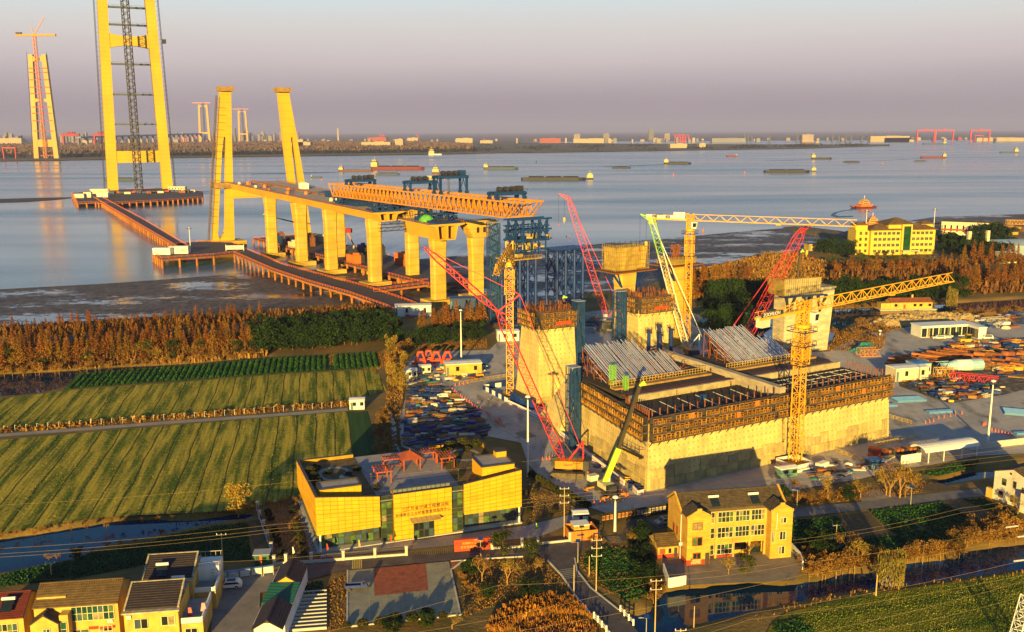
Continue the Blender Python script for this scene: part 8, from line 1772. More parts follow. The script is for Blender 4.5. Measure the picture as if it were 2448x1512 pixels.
# ================================================================== site furniture, stockpiles, vehicles, poles, people
def high_mast(label,b,ty):
 H=HT(b[0],b[1],ty);t=thing('light_mast',label,'lamp post',(*G(*b),0));MB().tube((0,0,0),(0,0,H),.32,.16,10).build('pole',WHITE,t);mb=MB()
 for k in range(12):a=k*math.pi/6;mb.bar((1.5*math.cos(a),1.5*math.sin(a),H-.5),(1.5*math.cos(a+.53),1.5*math.sin(a+.53),H-.5),.14);(k%2==0)and mb.box(1.55*math.cos(a),1.55*math.sin(a),H-.85,.5,.5,.3,a)
 mb.bar((-1.5,0,H-.5),(1.5,0,H-.5),.1);mb.bar((0,-1.5,H-.5),(0,1.5,H-.5),.1);mb.build('lamp_ring',STEELD,t);MB().dome(0,0,H-.3,.7,.7,.5,10,3).build('cap',WHITE,t)
high_mast('tall white light mast beside the command centre',(1262,1140),947);high_mast('tall white light mast behind the red grabs',(1103,866),741);high_mast('tall white light mast in the right yard',(2361,1062),910);high_mast('light mast behind the office block',(2229,585),500);high_mast('light mast at the left gable of the office block',(2067,590),503)
high_mast('white camera pole by the black hoarding',(1470,1272),1187);high_mast('thin white pole in the weeds beyond the anchorage',(2102,822),790);high_mast('light mast on the near platform corner',(456,605),545)
def street_lamp(label,r,x,y,ty):
 H=HZ(r,x,y,ty);t=thing('solar_street_lamp',label,'street lamp',(*GZ(r,x,y),0));MB().tube((0,0,0),(0,0,H-.3),.08,.05,7).build('pole',ALU,t);MB().bar((0,0,H-.5),(-1.1,0,H-.3),.07).box(-1.1,0,H-.4,.6,.2,.08).build('arm',ALU,t);MB().hexa([(-.5,-.35,H-.3),(.5,-.35,H-.3),(.5,.35,H+.1),(-.5,.35,H+.1),(-.5,-.35,H-.25),(.5,-.35,H-.25),(.5,.35,H+.15),(-.5,.35,H+.15)]).build('solar_panel',NAVY,t)
for a in(('solar street lamp beside the house gable','3f',425,405,232),('solar street lamp on the village road','3f',1437,385,212),('solar street lamp at the service block','3c',565,965,900),('solar street lamp before the red sign wall','3c',2275,860,675),('solar street lamp at the road junction','3d',1137,893,695),('solar street lamp by the canal bridge','3d',1745,1530,1365)):street_lamp(*a)
POLE=mat('concrete_pole',(.50,.36,.13),.9,.2,1.)
def upole(label,r,x,y,ty,arms=2,rr=.12):
 H=HZ(r,x,y,ty);p=GZ(r,x,y);t=thing('utility_pole',label,'utility pole',(*p,0));MB().tube((0,0,0),(0,0,H),rr,rr*.65,8).build('pole',POLE,t)
 for k in range(arms):
  z=H-.35-k*1.6;MB().bar((-1.,-.1,z),(1.,.1,z),.12).build('crossarm',ALU,t)
  for q in(-.9,0,.9):MB().tube((q,0,z),(q,0,z+.35),.09,.06,6).build('insulator',WHITE,t)
 return Vector((*p,H))
pa=upole('tall concrete pole behind the orange enclosure','3d',1015,668,222,3);upole('plain concrete pole at the road bend','3d',1102,1172,912,0);pc=upole('double armed pole with wires beside the garden','3d',1300,1152,678,3);upole('short transformer pole beside the garden','3d',1238,1010,832,0);pd=upole('concrete pole standing by the dark canal','3d',1822,1530,1038,2);upole('pole on the field bank below the canal','3f',1128,1192,1000,0,.15);upole('short pole among the shrubs behind the house','3f',775,660,548,1,.14);upole('pole on the bank behind the flat roof house','3b',1988,945,632,1);upole('small pole beside the pond garden','3b',458,1015,882,1);upole('thin pole standing in the dark canal','3e',612,1470,1280,0,.1);upole('short pole at the canal edge below the house','3d',2050,1560,1480,1)
WIRE=mat('wire_steel',(.36,.25,.10),.5)
def wire(name,label,pts,z,sag=.8,r=.016):
 P=[Vector((*G(x,y,z),z))for x,y in pts];mb=MB()
 for a,b in zip(P,P[1:]):
  q=[a.lerp(b,k/14)-Vector((0,0,4*sag*(k/14)*(1-k/14)))for k in range(15)]
  for u,v in zip(q,q[1:]):mb.tube(u,v,r,n=4,caps=False)
 tag(mb.build(name,WIRE),label,'power line','overhead lines')
for k,(a,z,l)in enumerate((([(-80,1212),(700,1152),(1350,1092)],12,'single power line crossing above the command centre roof'),([(-80,1316),(660,1254),(1350,1182),(2448,1070)],10,'upper of three power lines over the pond'),([(-80,1329),(660,1264),(1350,1190),(2448,1085)],10,'middle of three power lines over the pond'),([(-80,1337),(660,1272),(1350,1200),(2448,1096)],10,'lower of three power lines over the pond'),([(-60,1395),(500,1345),(1000,1300)],8,'power line above the village roofs'),([(560,1560),(1190,1400),(1840,1350)],9,'power line from the pole to the canal'),([(1000,1512),(1565,1390),(1920,1346),(2400,1264)],11,'heavy line ending at the upper insulator string'),([(1050,1540),(1920,1375),(2430,1286)],11,'heavy line ending at the middle insulator string'),([(1500,1530),(1790,1467),(2440,1342)],11,'heavy line over the dark canal'),([(1480,1560),(1790,1482),(2500,1365)],11,'lower heavy line over the dark canal'),([(1860,1530),(2448,1390)],11,'line crossing the green field'),([(2030,1520),(2500,1410)],11,'lowest line crossing the green field'),([(1895,1292),(2300,1215),(2500,1170)],9,'garden line over the vegetable plots'),([(1890,1300),(2300,1226),(2500,1182)],9,'second garden line over the vegetable plots'))):wire('power_line',l,a,z,.6)
t=thing('lattice_pylon','corner of a steel lattice pylon at the bottom right','pylon',(*G(2436,1560),0));MB().lattice((0,0,0),(1.6,0,9.6),3,3,6,.14,brace='x').build('lattice',WHITE,t)
for k,(x,y)in enumerate(((2418,1261),(2446,1284),(2438,1342))):
 p=Vector((*G(x,y,11),11));g=thing('insulator_string',['upper','middle','lower'][k]+' ribbed insulator string at the right edge','insulator',p);mb=MB()
 for q in range(9):mb.tube((-1+q*.24,0,q*.03),(-.9+q*.24,0,q*.03),.17,n=8)
 mb.build('discs',WHITE,g);MB().tube((-1.2,0,0),(1.4,0,.3),.05,n=5).build('rod',ALU,g)
 # ------------------------------------------------------------------ fences, gate, sign wall
FW=[GZ('3c',*q)for q in((440,918),(545,905),(768,895),(1055,873),(1336,852),(1615,832))];FE=[GZ('3d',*q)for q in((372,778),(640,762),(782,738),(1065,708))];FN=[GZ('3c',*q)for q in((415,800),(380,700),(345,600),(312,510),(290,430))]
def fence(label,pts,steel=True):
 t=thing('boundary_fence',label,'fence',(*pts[0],0))
 for p in pts:MB().box(*p,0,.55,.55,2.1).box(*p,2.1,.7,.7,.15).build('pillar',KERB,t,world=True)
 for a,b in zip(pts,pts[1:]):
  MB().bar((*a,.3),(*b,.3),.3,.6).build('low_wall',KERB,t,world=True)
  if steel:
   mb=MB();n=int(dist(a,b)/.35)
   for k in range(n):q=lerp2(a,b,(k+.5)/n);mb.bar((*q,.6),(*q,1.8),.05)
   mb.bar((*a,1.7),(*b,1.7),.07);mb.bar((*a,.8),(*b,.8),.07);mb.build('railing',TRIM,t,world=True)
fence('white pillared fence with black rails before the command centre',FW);fence('white pillared fence right of the red sign wall',FE,False);fence('white pillared fence beside the brown lawn',FN)
ga,gb=GZ('3c',1635,830),GZ('3c',2035,805);t=thing('folding_gate','black folding gate between pillar and red sign wall','gate',(*ga,.15),ang(ga,gb));L=dist(ga,gb);mb=MB()
for k in range(22):x=L*k/22;mb.bar((x,-.3,0),(x+L/22,.3,1.3),.06);mb.bar((x,.3,0),(x+L/22,-.3,1.3),.06);mb.bar((x,0,0),(x,0,1.45),.08)
mb.build('lattice',TRIM,t)
sa_,sb_=GZ('3c',2040,803),GZ('3c',2362,778);t=thing('sign_wall','red sign wall with gold characters at the gate','sign',(*sa_,0),ang(sa_,sb_));L=dist(sa_,sb_);SGR=mat('sign_red',(.42,.055,.015),.6,.15,.8)
MB().bx(0,L,0,.5,.1,2.6).build('wall',SGR,t);MB().bx(-.1,L+.1,-.1,.6,2.6,2.72).build('coping',SGR,t);GLD=mat('gold_letters',(.75,.42,.08),.4)
text('张靖皋长江大桥',.62,GLD,t,(L/2,-.04,1.85),(R(90),0,0));text('智慧管理指挥中心',.62,GLD,t,(L/2,-.04,1.0),(R(90),0,0))
for k,(r,x,y,c)in enumerate((('3c',605,885,WHITE),('3c',908,855,REDC),('3c',1190,820,GLD),('3c',1470,775,REDC),('3d',497,700,REDC),('3d',763,665,GREENP))):
 g=thing('feather_flag',['white','dark red','yellow','red','crimson','green'][k]+' feather flag inside the front fence','flag',(*GZ(r,x,y),0));MB().tube((0,0,0),(0,0,3.4),.04,n=5).build('pole',TRIM,g);MB().hexa([(0,-.02,1.7),(.45,-.02,2.0),(.45,.02,2.0),(0,.02,1.7),(0,-.02,3.3),(.2,-.02,3.2),(.2,.02,3.2),(0,.02,3.3)]).build('cloth',c,g)
ea=GZ('3d',1065,712);eb=GZ('3d',1315,688);t=thing('orange_enclosure','orange hoarding box round a cream generator container','enclosure',(*ea,.1),ang(ea,eb));L=dist(ea,eb);OH=mat('orange_hoarding',(.60,.20,.02),.6,.15,1.)
for k in range(6):MB().bx(L*k/6+.02,L*(k+1)/6-.02,0,.1,0,2.2).build('panel',OH,t);MB().bx(L*k/6+.02,L*(k+1)/6-.02,4.4,4.5,0,2.2).build('panel',OH,t)
for x in(0,L-.1):MB().bx(x,x+.1,.12,4.4,0,2.2).build('panel',OH,t)
MB().bx(1.2,L-1.6,1,3.6,0,3).build('container',CRMW,t);MB().bx(1.1,L-1.5,.9,3.7,3,3.15).build('container_roof',WHITE,t)
for x in(1.6,5.2):MB().bx(x,x+1.6,-.04,-.005,1.2,1.5).build('blue_label',NAVY,t)
t=hut('guard_cabin','small white cabin with red and blue stripes by the lawn','cabin',GZ('3d',1155,540),3.2,2.4,2.6,R(6),WHITE,windows=1,doors=0);MB().bx(-1.62,1.62,-1.25,-1.205,.3,.9).build('red_stripe',REDS,t);MB().bx(-1.62,1.62,-1.25,-1.205,2.1,2.4).build('blue_stripe',NAVY,t)
ha_,hb_=GZ('3d',1345,555),GZ('3d',1950,455);t=thing('slogan_hoarding','long black hoarding with a row of white character squares','hoarding',(*ha_,.1),ang(ha_,hb_));L=dist(ha_,hb_);MB().bx(-3,L,0,.12,0,2.4).build('board',mat('black_board',(.02,.018,.014),.7),t)
for k in range(17):x=L*(k+.3)/18;MB().bx(x,x+L/26,-.05,-.005,.8,1.9).build('character_square',mat('square_white',(.6,.5,.36),.7)if k>8 else mat('square_orange',(.55,.22,.05),.7),t);text('科技引领创新驱动打造江苏现代化建设样板'[k],.8,BLKL,t,(x+L/52,-.07,1.35),(R(90),0,0),depth=.01)
barrier('blue and white block barrier round the crane foundation',[GZ('2a',*q)for q in((1175,880),(960,910),(1100,985),(1180,1030))],1.5,2.2,[NAVY,WR]);barrier('white barrier with red banners along the pit edge',[GZ('2a',*q)for q in((1180,1035),(1290,1085),(1480,1180))],1.2,3);barrier('long white barrier wall with red stripe beside the anchorage',[GZ('2b',*q)for q in((0,1020),(290,1255),(550,1450),(660,1545))],1.4,4);barrier('short white barrier end by the anchorage corner',[GZ('2e',*q)for q in((960,590),(1005,640),(1055,625))],1.4,4)
barrier('navy steel hoarding beside the near leg',[GZ('2a',*q)for q in((1205,1010),(1290,1060),(1420,1090))],3.2,2.2,[NAVY]);barrier('white site fence before the canopy shed',[GZ('2f',*q)for q in((1350,355),(1525,330))],2.4,2.4,[WR]);barrier('grey concrete wall along the yard edge',[GZ('2f',*q)for q in((1960,230),(2150,208),(2446,175))],1.8,3,[KERB])
# roadside bridge parapets
for l,q in(('white bridge parapet on the outer side of the bend',((1515,1330),(1550,1370),(1590,1410),(1630,1455))),('white bridge parapet on the inner side of the bend',((1280,1390),(1315,1425),(1350,1470),(1390,1512)))):
 P=[GZ('3d',*p)for p in q];t=thing('bridge_parapet',l,'parapet',(*P[0],0))
 for p in P:MB().box(*p,.1,.3,.3,1.2).build('post',WR,t,world=True)
 for a,b in zip(P,P[1:]):MB().bar((*a,1.0),(*b,1.0),.14).bar((*a,.6),(*b,.6),.12).build('rail',WR,t,world=True)
 # ------------------------------------------------------------------ cones, people
CONE=MB().box(0,0,0,.5,.5,.06).tube((0,0,.06),(0,0,.95),.22,.05,7).build('traffic_cone',mat('cone_orange',(.75,.14,.05),.7));tag(CONE,'orange traffic cone on the yard concrete','traffic cone','traffic cones');first=True
cl_=[('2a',a,b,n)for a,b,n in(((670,905),(870,1060),12),((890,1070),(1020,1140),7),((1065,1200),(1150,1250),7),((1100,1170),(1115,1195),3),((710,880),(830,860),4),((1650,1370),(1690,1385),4))]+[('2e',a,b,n)for a,b,n in(((160,315),(245,305),4),((555,430),(640,490),4),((770,560),(910,640),6),((620,715),(760,690),4),((845,665),(890,650),2))]+[('2c',a,b,n)for a,b,n in(((1690,1285),(1890,1240),5),((1565,1325),(1640,1310),3),((2080,1345),(2110,1335),3),((2160,1390),(2340,1440),7))]
for r,a,b,n in cl_:
 for k in range(n):
  p=GZ(r,a[0]+(b[0]-a[0])*k/max(1,n-1)+random.uniform(-6,6),a[1]+(b[1]-a[1])*k/max(1,n-1));o=CONE if first else CONE.copy();first or COL.objects.link(o);first=False;o.location=(*p,.12)
def person_mesh(arm=0.):
 V=[(0,0,.95),(0,0,1.2),(0,0,1.42),(0,0,1.52),(0,0.02,1.68),(.1,0,.9),(.12,.03,.5),(.13,0,.08),(.13,-.14,.05),(-.1,0,.9),(-.13,-.06,.5),(-.14,.05,.08),(-.14,-.09,.05),(.2,0,1.4),(.27,-.02,1.12),(.27,-.16-arm,.92+arm),(-.2,0,1.4),(-.27,-.02,1.12),(-.26,-.14,.9)];E=[(0,1),(1,2),(2,3),(3,4),(0,5),(5,6),(6,7),(7,8),(0,9),(9,10),(10,11),(11,12),(2,13),(13,14),(14,15),(2,16),(16,17),(17,18)]
 rr=[.15,.14,.16,.06,.11,.1,.075,.055,.05,.1,.075,.055,.05,.075,.055,.045,.075,.055,.045];me=bpy.data.meshes.new('person');me.from_pydata(V,E,[]);o=bpy.data.objects.new('tmp',me);COL.objects.link(o);o.modifiers.new('s','SKIN');
 for k,q in enumerate(me.skin_vertices[0].data):q.radius=(rr[k],rr[k]);q.use_root=k==0
 o.modifiers.new('b','SUBSURF').levels=1;dg=bpy.context.evaluated_depsgraph_get();dg.update();m2=bpy.data.meshes.new_from_object(o.evaluated_get(dg));bpy.data.objects.remove(o);m2.materials.clear();m2.materials.append(mat('work_clothes',(.05,.055,.075),.9));return m2
PM=[person_mesh(0),person_mesh(.25)];HELM=MB().dome(0,0,1.7,.15,.17,.13,8,3);VEST=MB().frus(-.2,.2,-.15,.15,1.0,-.23,.23,-.16,.16,1.45)
for k,(r,x,y,z,c,l)in enumerate((('2a',1008,1040,.12,0,'worker in dark clothes walking on the yard road'),('2a',915,1075,.12,0,'worker bending over beside the cones'),('2b',1745,650,17,1,'worker in orange vest on the rebar mat by the divider wall'),('2b',1610,660,17,1,'worker beside the blue bin corner of the rebar mat'),('2b',1128,745,17,1,'worker standing at the blue bin'),('2b',300,520,18.4,1,'worker at the near stair tower top'),('2b',1440,560,18.4,1,'worker at the end of the brass rail'),('2b',1200,480,18.5,1,'worker on the far edge of the near duct rack'),('2b',640,720,18.4,1,'worker at the corner of the near duct rack'),('2b',825,1175,8.4,1,'worker in the hanging black cage'),('1d',1702,790,33.6,0,'leftmost of the workers on the free falsework tower'),('1d',1730,790,33.6,1,'rightmost of the workers on the free falsework tower'),('2a',930,745,.12,1,'worker beside the cream shed'))):
 g=link('person',PM[k%2],None,(*GZ(r,x,y,z),z),random.uniform(0,6));tag(g,l,'person');VEST.build('vest',ORSAFE if c else STEELD,g);HELM.build('helmet',WHITE if k%2 else GLD,g)
 # ------------------------------------------------------------------ vehicles
def car(label,p,rz,L=4.6,m=WHITE,name='parked_car',van=0.):
 t=thing(name,label,'car',(*p,.15),rz);e=L/2;h=1.55+van;prof=[(-e,.35),(e*.98,.35),(e,.75),(e*.6,.98),(e*.32,h),(-e*.72,h),(-e*.96,1.0)];MB().extr([(a,b)for a,b in prof],'y',-.9,.9).build('body',m,t)
 for s in(-1,1):MB().extr([(e*.5,1.0),(e*.28,h-.12),(-e*.66,h-.12),(-e*.84,1.02)],'y',s*.9-.02,s*.9+.02).build('side_window',GLASS,t)
 MB().hexa([(e*.585,-.75,1.02),(e*.585,.75,1.02),(e*.62,.75,1.02),(e*.62,-.75,1.02),(e*.32,-.7,h-.1),(e*.32,.7,h-.1),(e*.36,.7,h-.08),(e*.36,-.7,h-.08)]).build('windscreen',GLASS,t);MB().bx(-e*.5,e*.2,-.6,.6,h+.005,h+.03).build('roof_glass',TRIM,t)
 for x in(-e*.6,e*.62):
  for s in(-1,1):w=MB().tube((x,s*.92-.1,.33),(x,s*.92+.1,.33),.34,n=12).build('wheel',STEELD,t);MB().tube((x,s*.93-.11,.33),(x,s*.93+.11,.33),.18,n=8).build('rim',ALU,w)
 for s in(-1,1):MB().bx(e*.96,e+.02,s*.7-.18,s*.7+.18,.72,.86).build('headlight',WHITE,t)
car('white sport utility car parked on the grey forecourt',GZ('3b',2045,1120),R(188));car('silver electric car half hidden by the three storey house',GZ('2e',1248,885),R(200),m=ALU)
for k,(x,y)in enumerate(((1685,1462),(1752,1458),(2110,1462))):car(['white saloon car before the container office, nearer the weeds','white saloon car before the container office, beside the motorbikes','white van parked at the corner of the container office'][k],GZ('1f',x,y),R(175),5.2,van=.3 if k==2 else 0)
for k,(x,y)in enumerate(((1625,735),(1668,732),(1205,745),(1262,748))):car('dark car parked before the office block, number %s'%['one','two','three','four'][k],GZ('1f',x,y),R(180),4.8,HULLS['black'])
t=thing('cargo_tricycle','blue three wheeled cargo truck on the plaza','truck',(*GZ('2d',740,1470),.17),R(7));BL=mat('tricycle_blue',(.03,.05,.20),.5,.2,1.);MB().bx(-2.4,.5,-.75,.75,.6,.72).build('bed_floor',BL,t)
for a in((-2.4,-2.32,-.75,.75),(-2.4,.5,-.75,-.68),(-2.4,.5,.68,.75)):MB().bx(*a,.72,1.15).build('bed_side',BL,t)
MB().hexa([(.6,-.6,.5),(1.9,-.5,.5),(1.9,.5,.5),(.6,.6,.5),(.7,-.6,1.9),(1.4,-.55,1.9),(1.4,.55,1.9),(.7,.6,1.9)]).build('cab',BL,t);MB().bx(.9,1.4,-.63,-.58,1.2,1.75).build('cab_window',GLASS,t)
for x,y in((-1.6,-.75),(-1.6,.75),(1.9,0)):MB().tube((x,y-.1,.3),(x,y+.1,.3),.3,n=10).build('wheel',STEELD,t)
t=thing('flatbed_truck','red cab flatbed truck loaded with rubber wheels beside the anchorage','truck',(*GZ('2f',1290,290),.12),R(196));MB().hexa([(5.2,-1.25,.6),(7.4,-1.25,.6),(7.4,1.25,.6),(5.2,1.25,.6),(5.2,-1.25,3.3),(7.2,-1.25,3.3),(7.2,1.25,3.3),(5.2,1.25,3.3)]).build('cab',mat('truck_red',(.45,.05,.02),.5),t);MB().bx(7.3,7.46,-1.1,1.1,1.9,2.9).build('windscreen',GLASS,t);MB().bx(-7.5,5,-1.2,1.2,1.1,1.4).build('bed',STEELD,t)
for x in(6.4,-3,-4.3,-5.6):
 for s in(-1.1,1.1):MB().tube((x,s-.2,.55),(x,s+.2,.55),.55,n=10).build('wheel',STEELD,t)
for k in range(9):MB().tube((-7+k*1.3,-1,1.9),(-7+k*1.3,1,1.9),.5,n=10).build('load_roll',RUST if k%3 else STEELD,t)
t=thing('wheel_loader','yellow wheel loader in front of the container office','loader',(*GZ('1f',1940,1505),.12),R(3));CY_=mat('loader_yellow',(.62,.36,.02),.6,.2,1.);MB().bx(-3.4,1.2,-1.1,1.1,1,2.2).build('body',CY_,t);MB().bx(-.8,1,-.9,.9,2.2,3.8).build('cab',GLASS,t);MB().bx(-.9,1.1,-1,1,3.8,4).build('cab_roof',CY_,t);MB().bar((1,0,1.6),(3.6,0,.7),.6).build('lift_arm',CY_,t);MB().extr([(3.6,.2),(5,.15),(4.9,.5),(4.1,1.6),(3.7,1.5)],'y',-1.5,1.5).build('bucket',CY_,t)
for x in(-2.3,1.6):
 for s in(-1.2,1.2):MB().tube((x,s-.3,.8),(x,s+.3,.8),.8,n=12).build('wheel',STEELD,t)
 # ------------------------------------------------------------------ sheds and stockpiles
for l,r,x,y,L,W,H,a,m,rf in(('cream workshop shed with grey roof in the scrap yard','2a',780,765,13,6,4,12,CRMW,None),('small white hut at the scrap yard corner','2a',322,810,4,3.4,3.2,10,WHITE,None),('cream box hut beside the paper bales','2a',445,765,4,3,2.8,10,PALEC,None),('white cabin on a yellow pier deck near the tower crane','2a',1180,470,9,5,4,8,WHITE,None),('white site office with blue door at the causeway landing','2a',340,250,17,7,5,6,WHITE,None),('dark blue roofed shelter with red sign behind the landing','2a',900,180,26,7,5,4,BLUE,BLUE),('cream hut with blue doors right of the anchorage','2c',1400,925,13,6,4.4,14,PALEC,None),('grey hut with blue roof right of the anchorage','2c',1500,890,6,6,4.6,14,KERB,mat('bright_blue_roof',(.06,.22,.42))),('little white pump house at the end of the field path','3a',3180,1300,4.6,3.4,3,5,WHITE,None),('green and grey tank box beside the crane pit','2f',330,455,5,2.4,2.2,20,mat('teal_box',(.10,.22,.18),.7),None),('blue canopy tent by the yard edge','2f',1100,385,3,3,2.3,10,BLUE,mat('bright_blue_roof',(.06,.22,.42)))):hut('site_hut',l,'hut',GZ(r,x,y),L,W,H,R(a),m,rf,z=.12,windows=2)
t=thing('arched_canopy','white arched canopy shelter at the right yard edge','canopy',(*GZ('2f',1740,285),.1),R(19));mb=MB();mb.extr([(3*math.cos(a),2.6+1.6*math.sin(a))for a in np.linspace(.2,2.94,9)]+[(2.85*math.cos(a),2.5+1.5*math.sin(a))for a in np.linspace(2.94,.2,9)],'x',-9,9);mb.build('roof',WHITE,t)
for x in(-8,-3,3,8):MB().box(x,-2.8,0,.2,.2,3).build('post',WR,t)
GRB=mat('grab_red',(.62,.08,.02),.6,.2,1.)
for k,x in enumerate((405,478,547,645)):
 g=thing('steel_grab','red steel anchor frame, number %s of the row in the scrap yard'%['one','two','three','four'][k],'steel frame',(*GZ('2a',x,685 if k!=1 else 672),.1),R(8),'red steel frames');mb=MB()
 for a,b in(((-2.3,-1.5),(-.7,-.6)),((2.3,-1.5),(.7,-.6)),((-2.3,1.5),(-.7,.6)),((2.3,1.5),(.7,.6))):mb.bar((*a,0),(*b,4.6),.55)
 mb.bar((-1.7,-1.2,1.6),(1.7,-1.2,1.6),.4);mb.bar((-1.7,1.2,1.6),(1.7,1.2,1.6),.4);mb.build('leg_frame',GRB,g);MB().bx(-1,1,-.9,.9,4.4,5).build('head',GRB,g)
def stack(name,label,cat,p,rz,m,kind,L,W,H,grp):
 t=thing(name,label,cat,(*p,.12),rz,grp)
 if kind==0:
  for k in range(max(2,int(W/.5))):
   for j in range(max(1,int(H/.4))):MB().bx(-L/2+random.uniform(-.3,.3),L/2+random.uniform(-.3,.3),-W/2+k*.5,-W/2+k*.5+.36,j*.4,j*.4+.34).build('beam',m,t)
 elif kind==1:MB().bx(-L/2,L/2,-W/2,W/2,0,H).bx(-L/2-.1,L/2+.1,-W/2+.2,W/2-.2,H,H+.1).build('block',m,t)
 elif kind==2:
  MB().lattice((-L/2,0,H/2+.1),(L/2,0,H/2+.1),W,H,max(3,int(L/1.4)),.16,brace='h').build('lattice',m,t)
 else:MB().dome(0,0,0,L/2,W/2,H,9,3).dome(L*.2,W*.2,0,L/3,W/3,H*.8,7,3).build('heap',m,t)
CLM=[('dark blue',NAVY),('rust brown',RUST),('black',STEELD),('teal',mat('teal_paint',(.03,.20,.19),.6,.2,1.)),('cream',PALEC),('blue',BLUE),('timber',mat('timber_stack',(.30,.16,.05),.9,.3,1.)),('white',WHITE),('yellow',YELC),('grey',KERB)]
KN=[('steel_beam_stack','stack of beams','beams'),('material_crate','crate','crate'),('lattice_section','lattice section','lattice'),('scrap_heap','covered heap','heap')]
def yard_fill(poly,n,where,wt,size,kw,seed):
 rd=random.Random(seed);xs_=[p[0]for p in poly];ys_=[p[1]for p in poly];done=[];k=0;tries=0
 while k<n and tries<n*60:
  tries+=1;p=(rd.uniform(min(xs_),max(xs_)),rd.uniform(min(ys_),max(ys_)))
  if not inpoly(np.array([p[0]]),np.array([p[1]]),poly)[0]or any(dist(p,q)<1.25*size for q in done):continue
  done.append(p);c=rd.choices(range(10),wt)[0];kd=rd.choices(range(4),kw)[0];k+=1;s=size*rd.uniform(.7,1.5);l='%s %s %s'%(CLM[c][0],KN[kd][1],where);stack(KN[kd][0],l,KN[kd][2],p,rd.uniform(-.4,.9),CLM[c][1],kd,s*(2.2 if kd in(0,2)else 1.3),s*.8,s*(.3 if kd==0 else .42),'stockpiles '+where)
yard_fill(gp([(985,905),(1040,915),(1120,965),(1165,1020),(1165,1050),(1010,1082),(968,1060),(975,960)]),190,'in the scrap yard beside the site road',(7,3,6,.7,.8,5,2.5,.5,.4,1.2),1.35,(6,3,4,.6),1)
yard_fill(gp([(985,868),(1020,872),(1165,872),(1165,905),(1080,915),(990,915)]),85,'round the cream workshop shed',(3,2,3,1.5,2,2,2,3,3,2),1.2,(2,4,1,3),2)
yard_fill(gp([(2150,905),(2240,888),(2345,905),(2400,930),(2370,950),(2270,962),(2200,935)]),130,'beyond the anchorage by the cement silo',(7,4,5,.6,.6,4,3,.6,1,1),1.5,(5,3,4,.7),3)
yard_fill(gp([(2240,832),(2448,812),(2448,905),(2395,900),(2330,852),(2250,848)]),120,'in the far pipe yard',(3,8,4,.5,.8,3,4,.6,2,1),2.1,(5,3,3,1),4)
yard_fill(gp([(2330,760),(2448,752),(2448,785),(2370,790)]),22,'behind the container office',(2,2,2,1,1,6,1,1,0,3),3.4,(5,2,3,1),5)
yard_fill(gp([(1912,1126),(2000,1105),(2070,1112),(2150,1075),(2180,1080),(2060,1130),(1960,1152)]),34,'along the foot of the anchorage',(1,4,4,.5,2,1,4,.5,1,3),1.7,(6,2,1,2),6)
yard_fill(gp([(1395,1080),(1420,1095),(1530,1165),(1518,1172),(1400,1100)]),16,'between the barrier and the anchorage',(2,1,3,0,1,2,4,0,2,2),1.5,(5,3,1,2),7)
yard_fill(gp([(1400,760),(1470,755),(1480,790),(1400,800)]),14,'behind the near leg',(4,2,2,0,1,3,1,1,0,2),2.6,(4,3,3,1),8)
yard_fill(gp([(2300,545),(2448,535),(2448,565),(2330,570)]),16,'on the ferry landing',(0,5,0,0,1,0,1,0,8,1),6,(3,3,5,0),9)
DIRT=stain(mat('oily_dirt',(.13,.095,.065),.95,.5,.4,bump=.5),(.30,.24,.18),.4,(1,1,1),.5,.7,.7)
for l,q in(('dark trodden dirt of the scrap yard',((972,925),(1030,905),(1120,962),(1168,1020),(1166,1048),(1010,1082),(962,1066))),('dark trodden dirt of the pipe yard',((2140,880),(2160,850),(2250,828),(2460,806),(2460,930),(2400,945),(2270,966),(2150,925)))):sheet('dirt_patch',gp(q),.135,DIRT,l)
# rusty pipes, silo, lattice sections, blue sheets
rd=random.Random(9)
for k in range(60):
 f=k%22;x,y=(1330+f*24,790-f*4+(k//22)*30)if k<44 else(1800+(k-44)*42,735+(k-44)%3*45);p=GZ('2c',x,y);r=rd.uniform(.35,.6)if k<44 else rd.uniform(.7,1.15);a=R(-38+rd.uniform(-8,8));L=rd.uniform(7,11)if k<44 else rd.uniform(4,6);o=MB();o.tube((-L/2,0,r),(L/2,0,r),r,n=12,caps=False);o.tube((L/2,0,r),(-L/2,0,r),r*.93,n=12,caps=False);o=o.build('steel_pipe',RUST2 if rd.random()<.5 else RUST);o.location=(*p,.12+(.9 if k%3==0 and k<44 else 0));o.rotation_euler=(0,0,a);tag(o,'long rusty steel pipe in the pipe yard' if k<44 else 'short wide rusty pipe in the pipe yard','pipe','pipes in the yard')
t=thing('cement_silo','blue and white cement silo lying on its side','silo',(*GZ('2c',1880,860),.12),R(8));SB_=mat('silo_blue',(.28,.46,.56),.5,.1,.6);MB().tube((-2,0,2.2),(3.5,0,2.2),2.1,n=14).build('barrel',WHITE,t);MB().tube((3.5,0,2.2),(8,0,2.2),2.1,n=14).build('barrel_end',SB_,t);MB().tube((-2,0,2.2),(-4,0,2.2),2.1,1.6,14).build('shoulder',SB_,t);MB().tube((-4,0,2.2),(-8,0,2.2),1.6,.3,10).lattice((-4,0,2),(-9,0,2),3,3,3,.2).build('cone',SB_,t)
for l,x,y,L,W,H,m in(('bright red lattice mast section lying in the yard',2000,960,15,2.6,2.6,REDP_),('yellow lattice mast section standing in the yard',1740,920,7,3,3.4,YELC),('orange lattice bundle behind the anchorage corner',1060,720,8,4,2.6,ORNG)):stack('lattice_section',l,'lattice',GZ('2c',x,y),R(-28 if 'red' in l else 5),m,2,L,W,H,None)
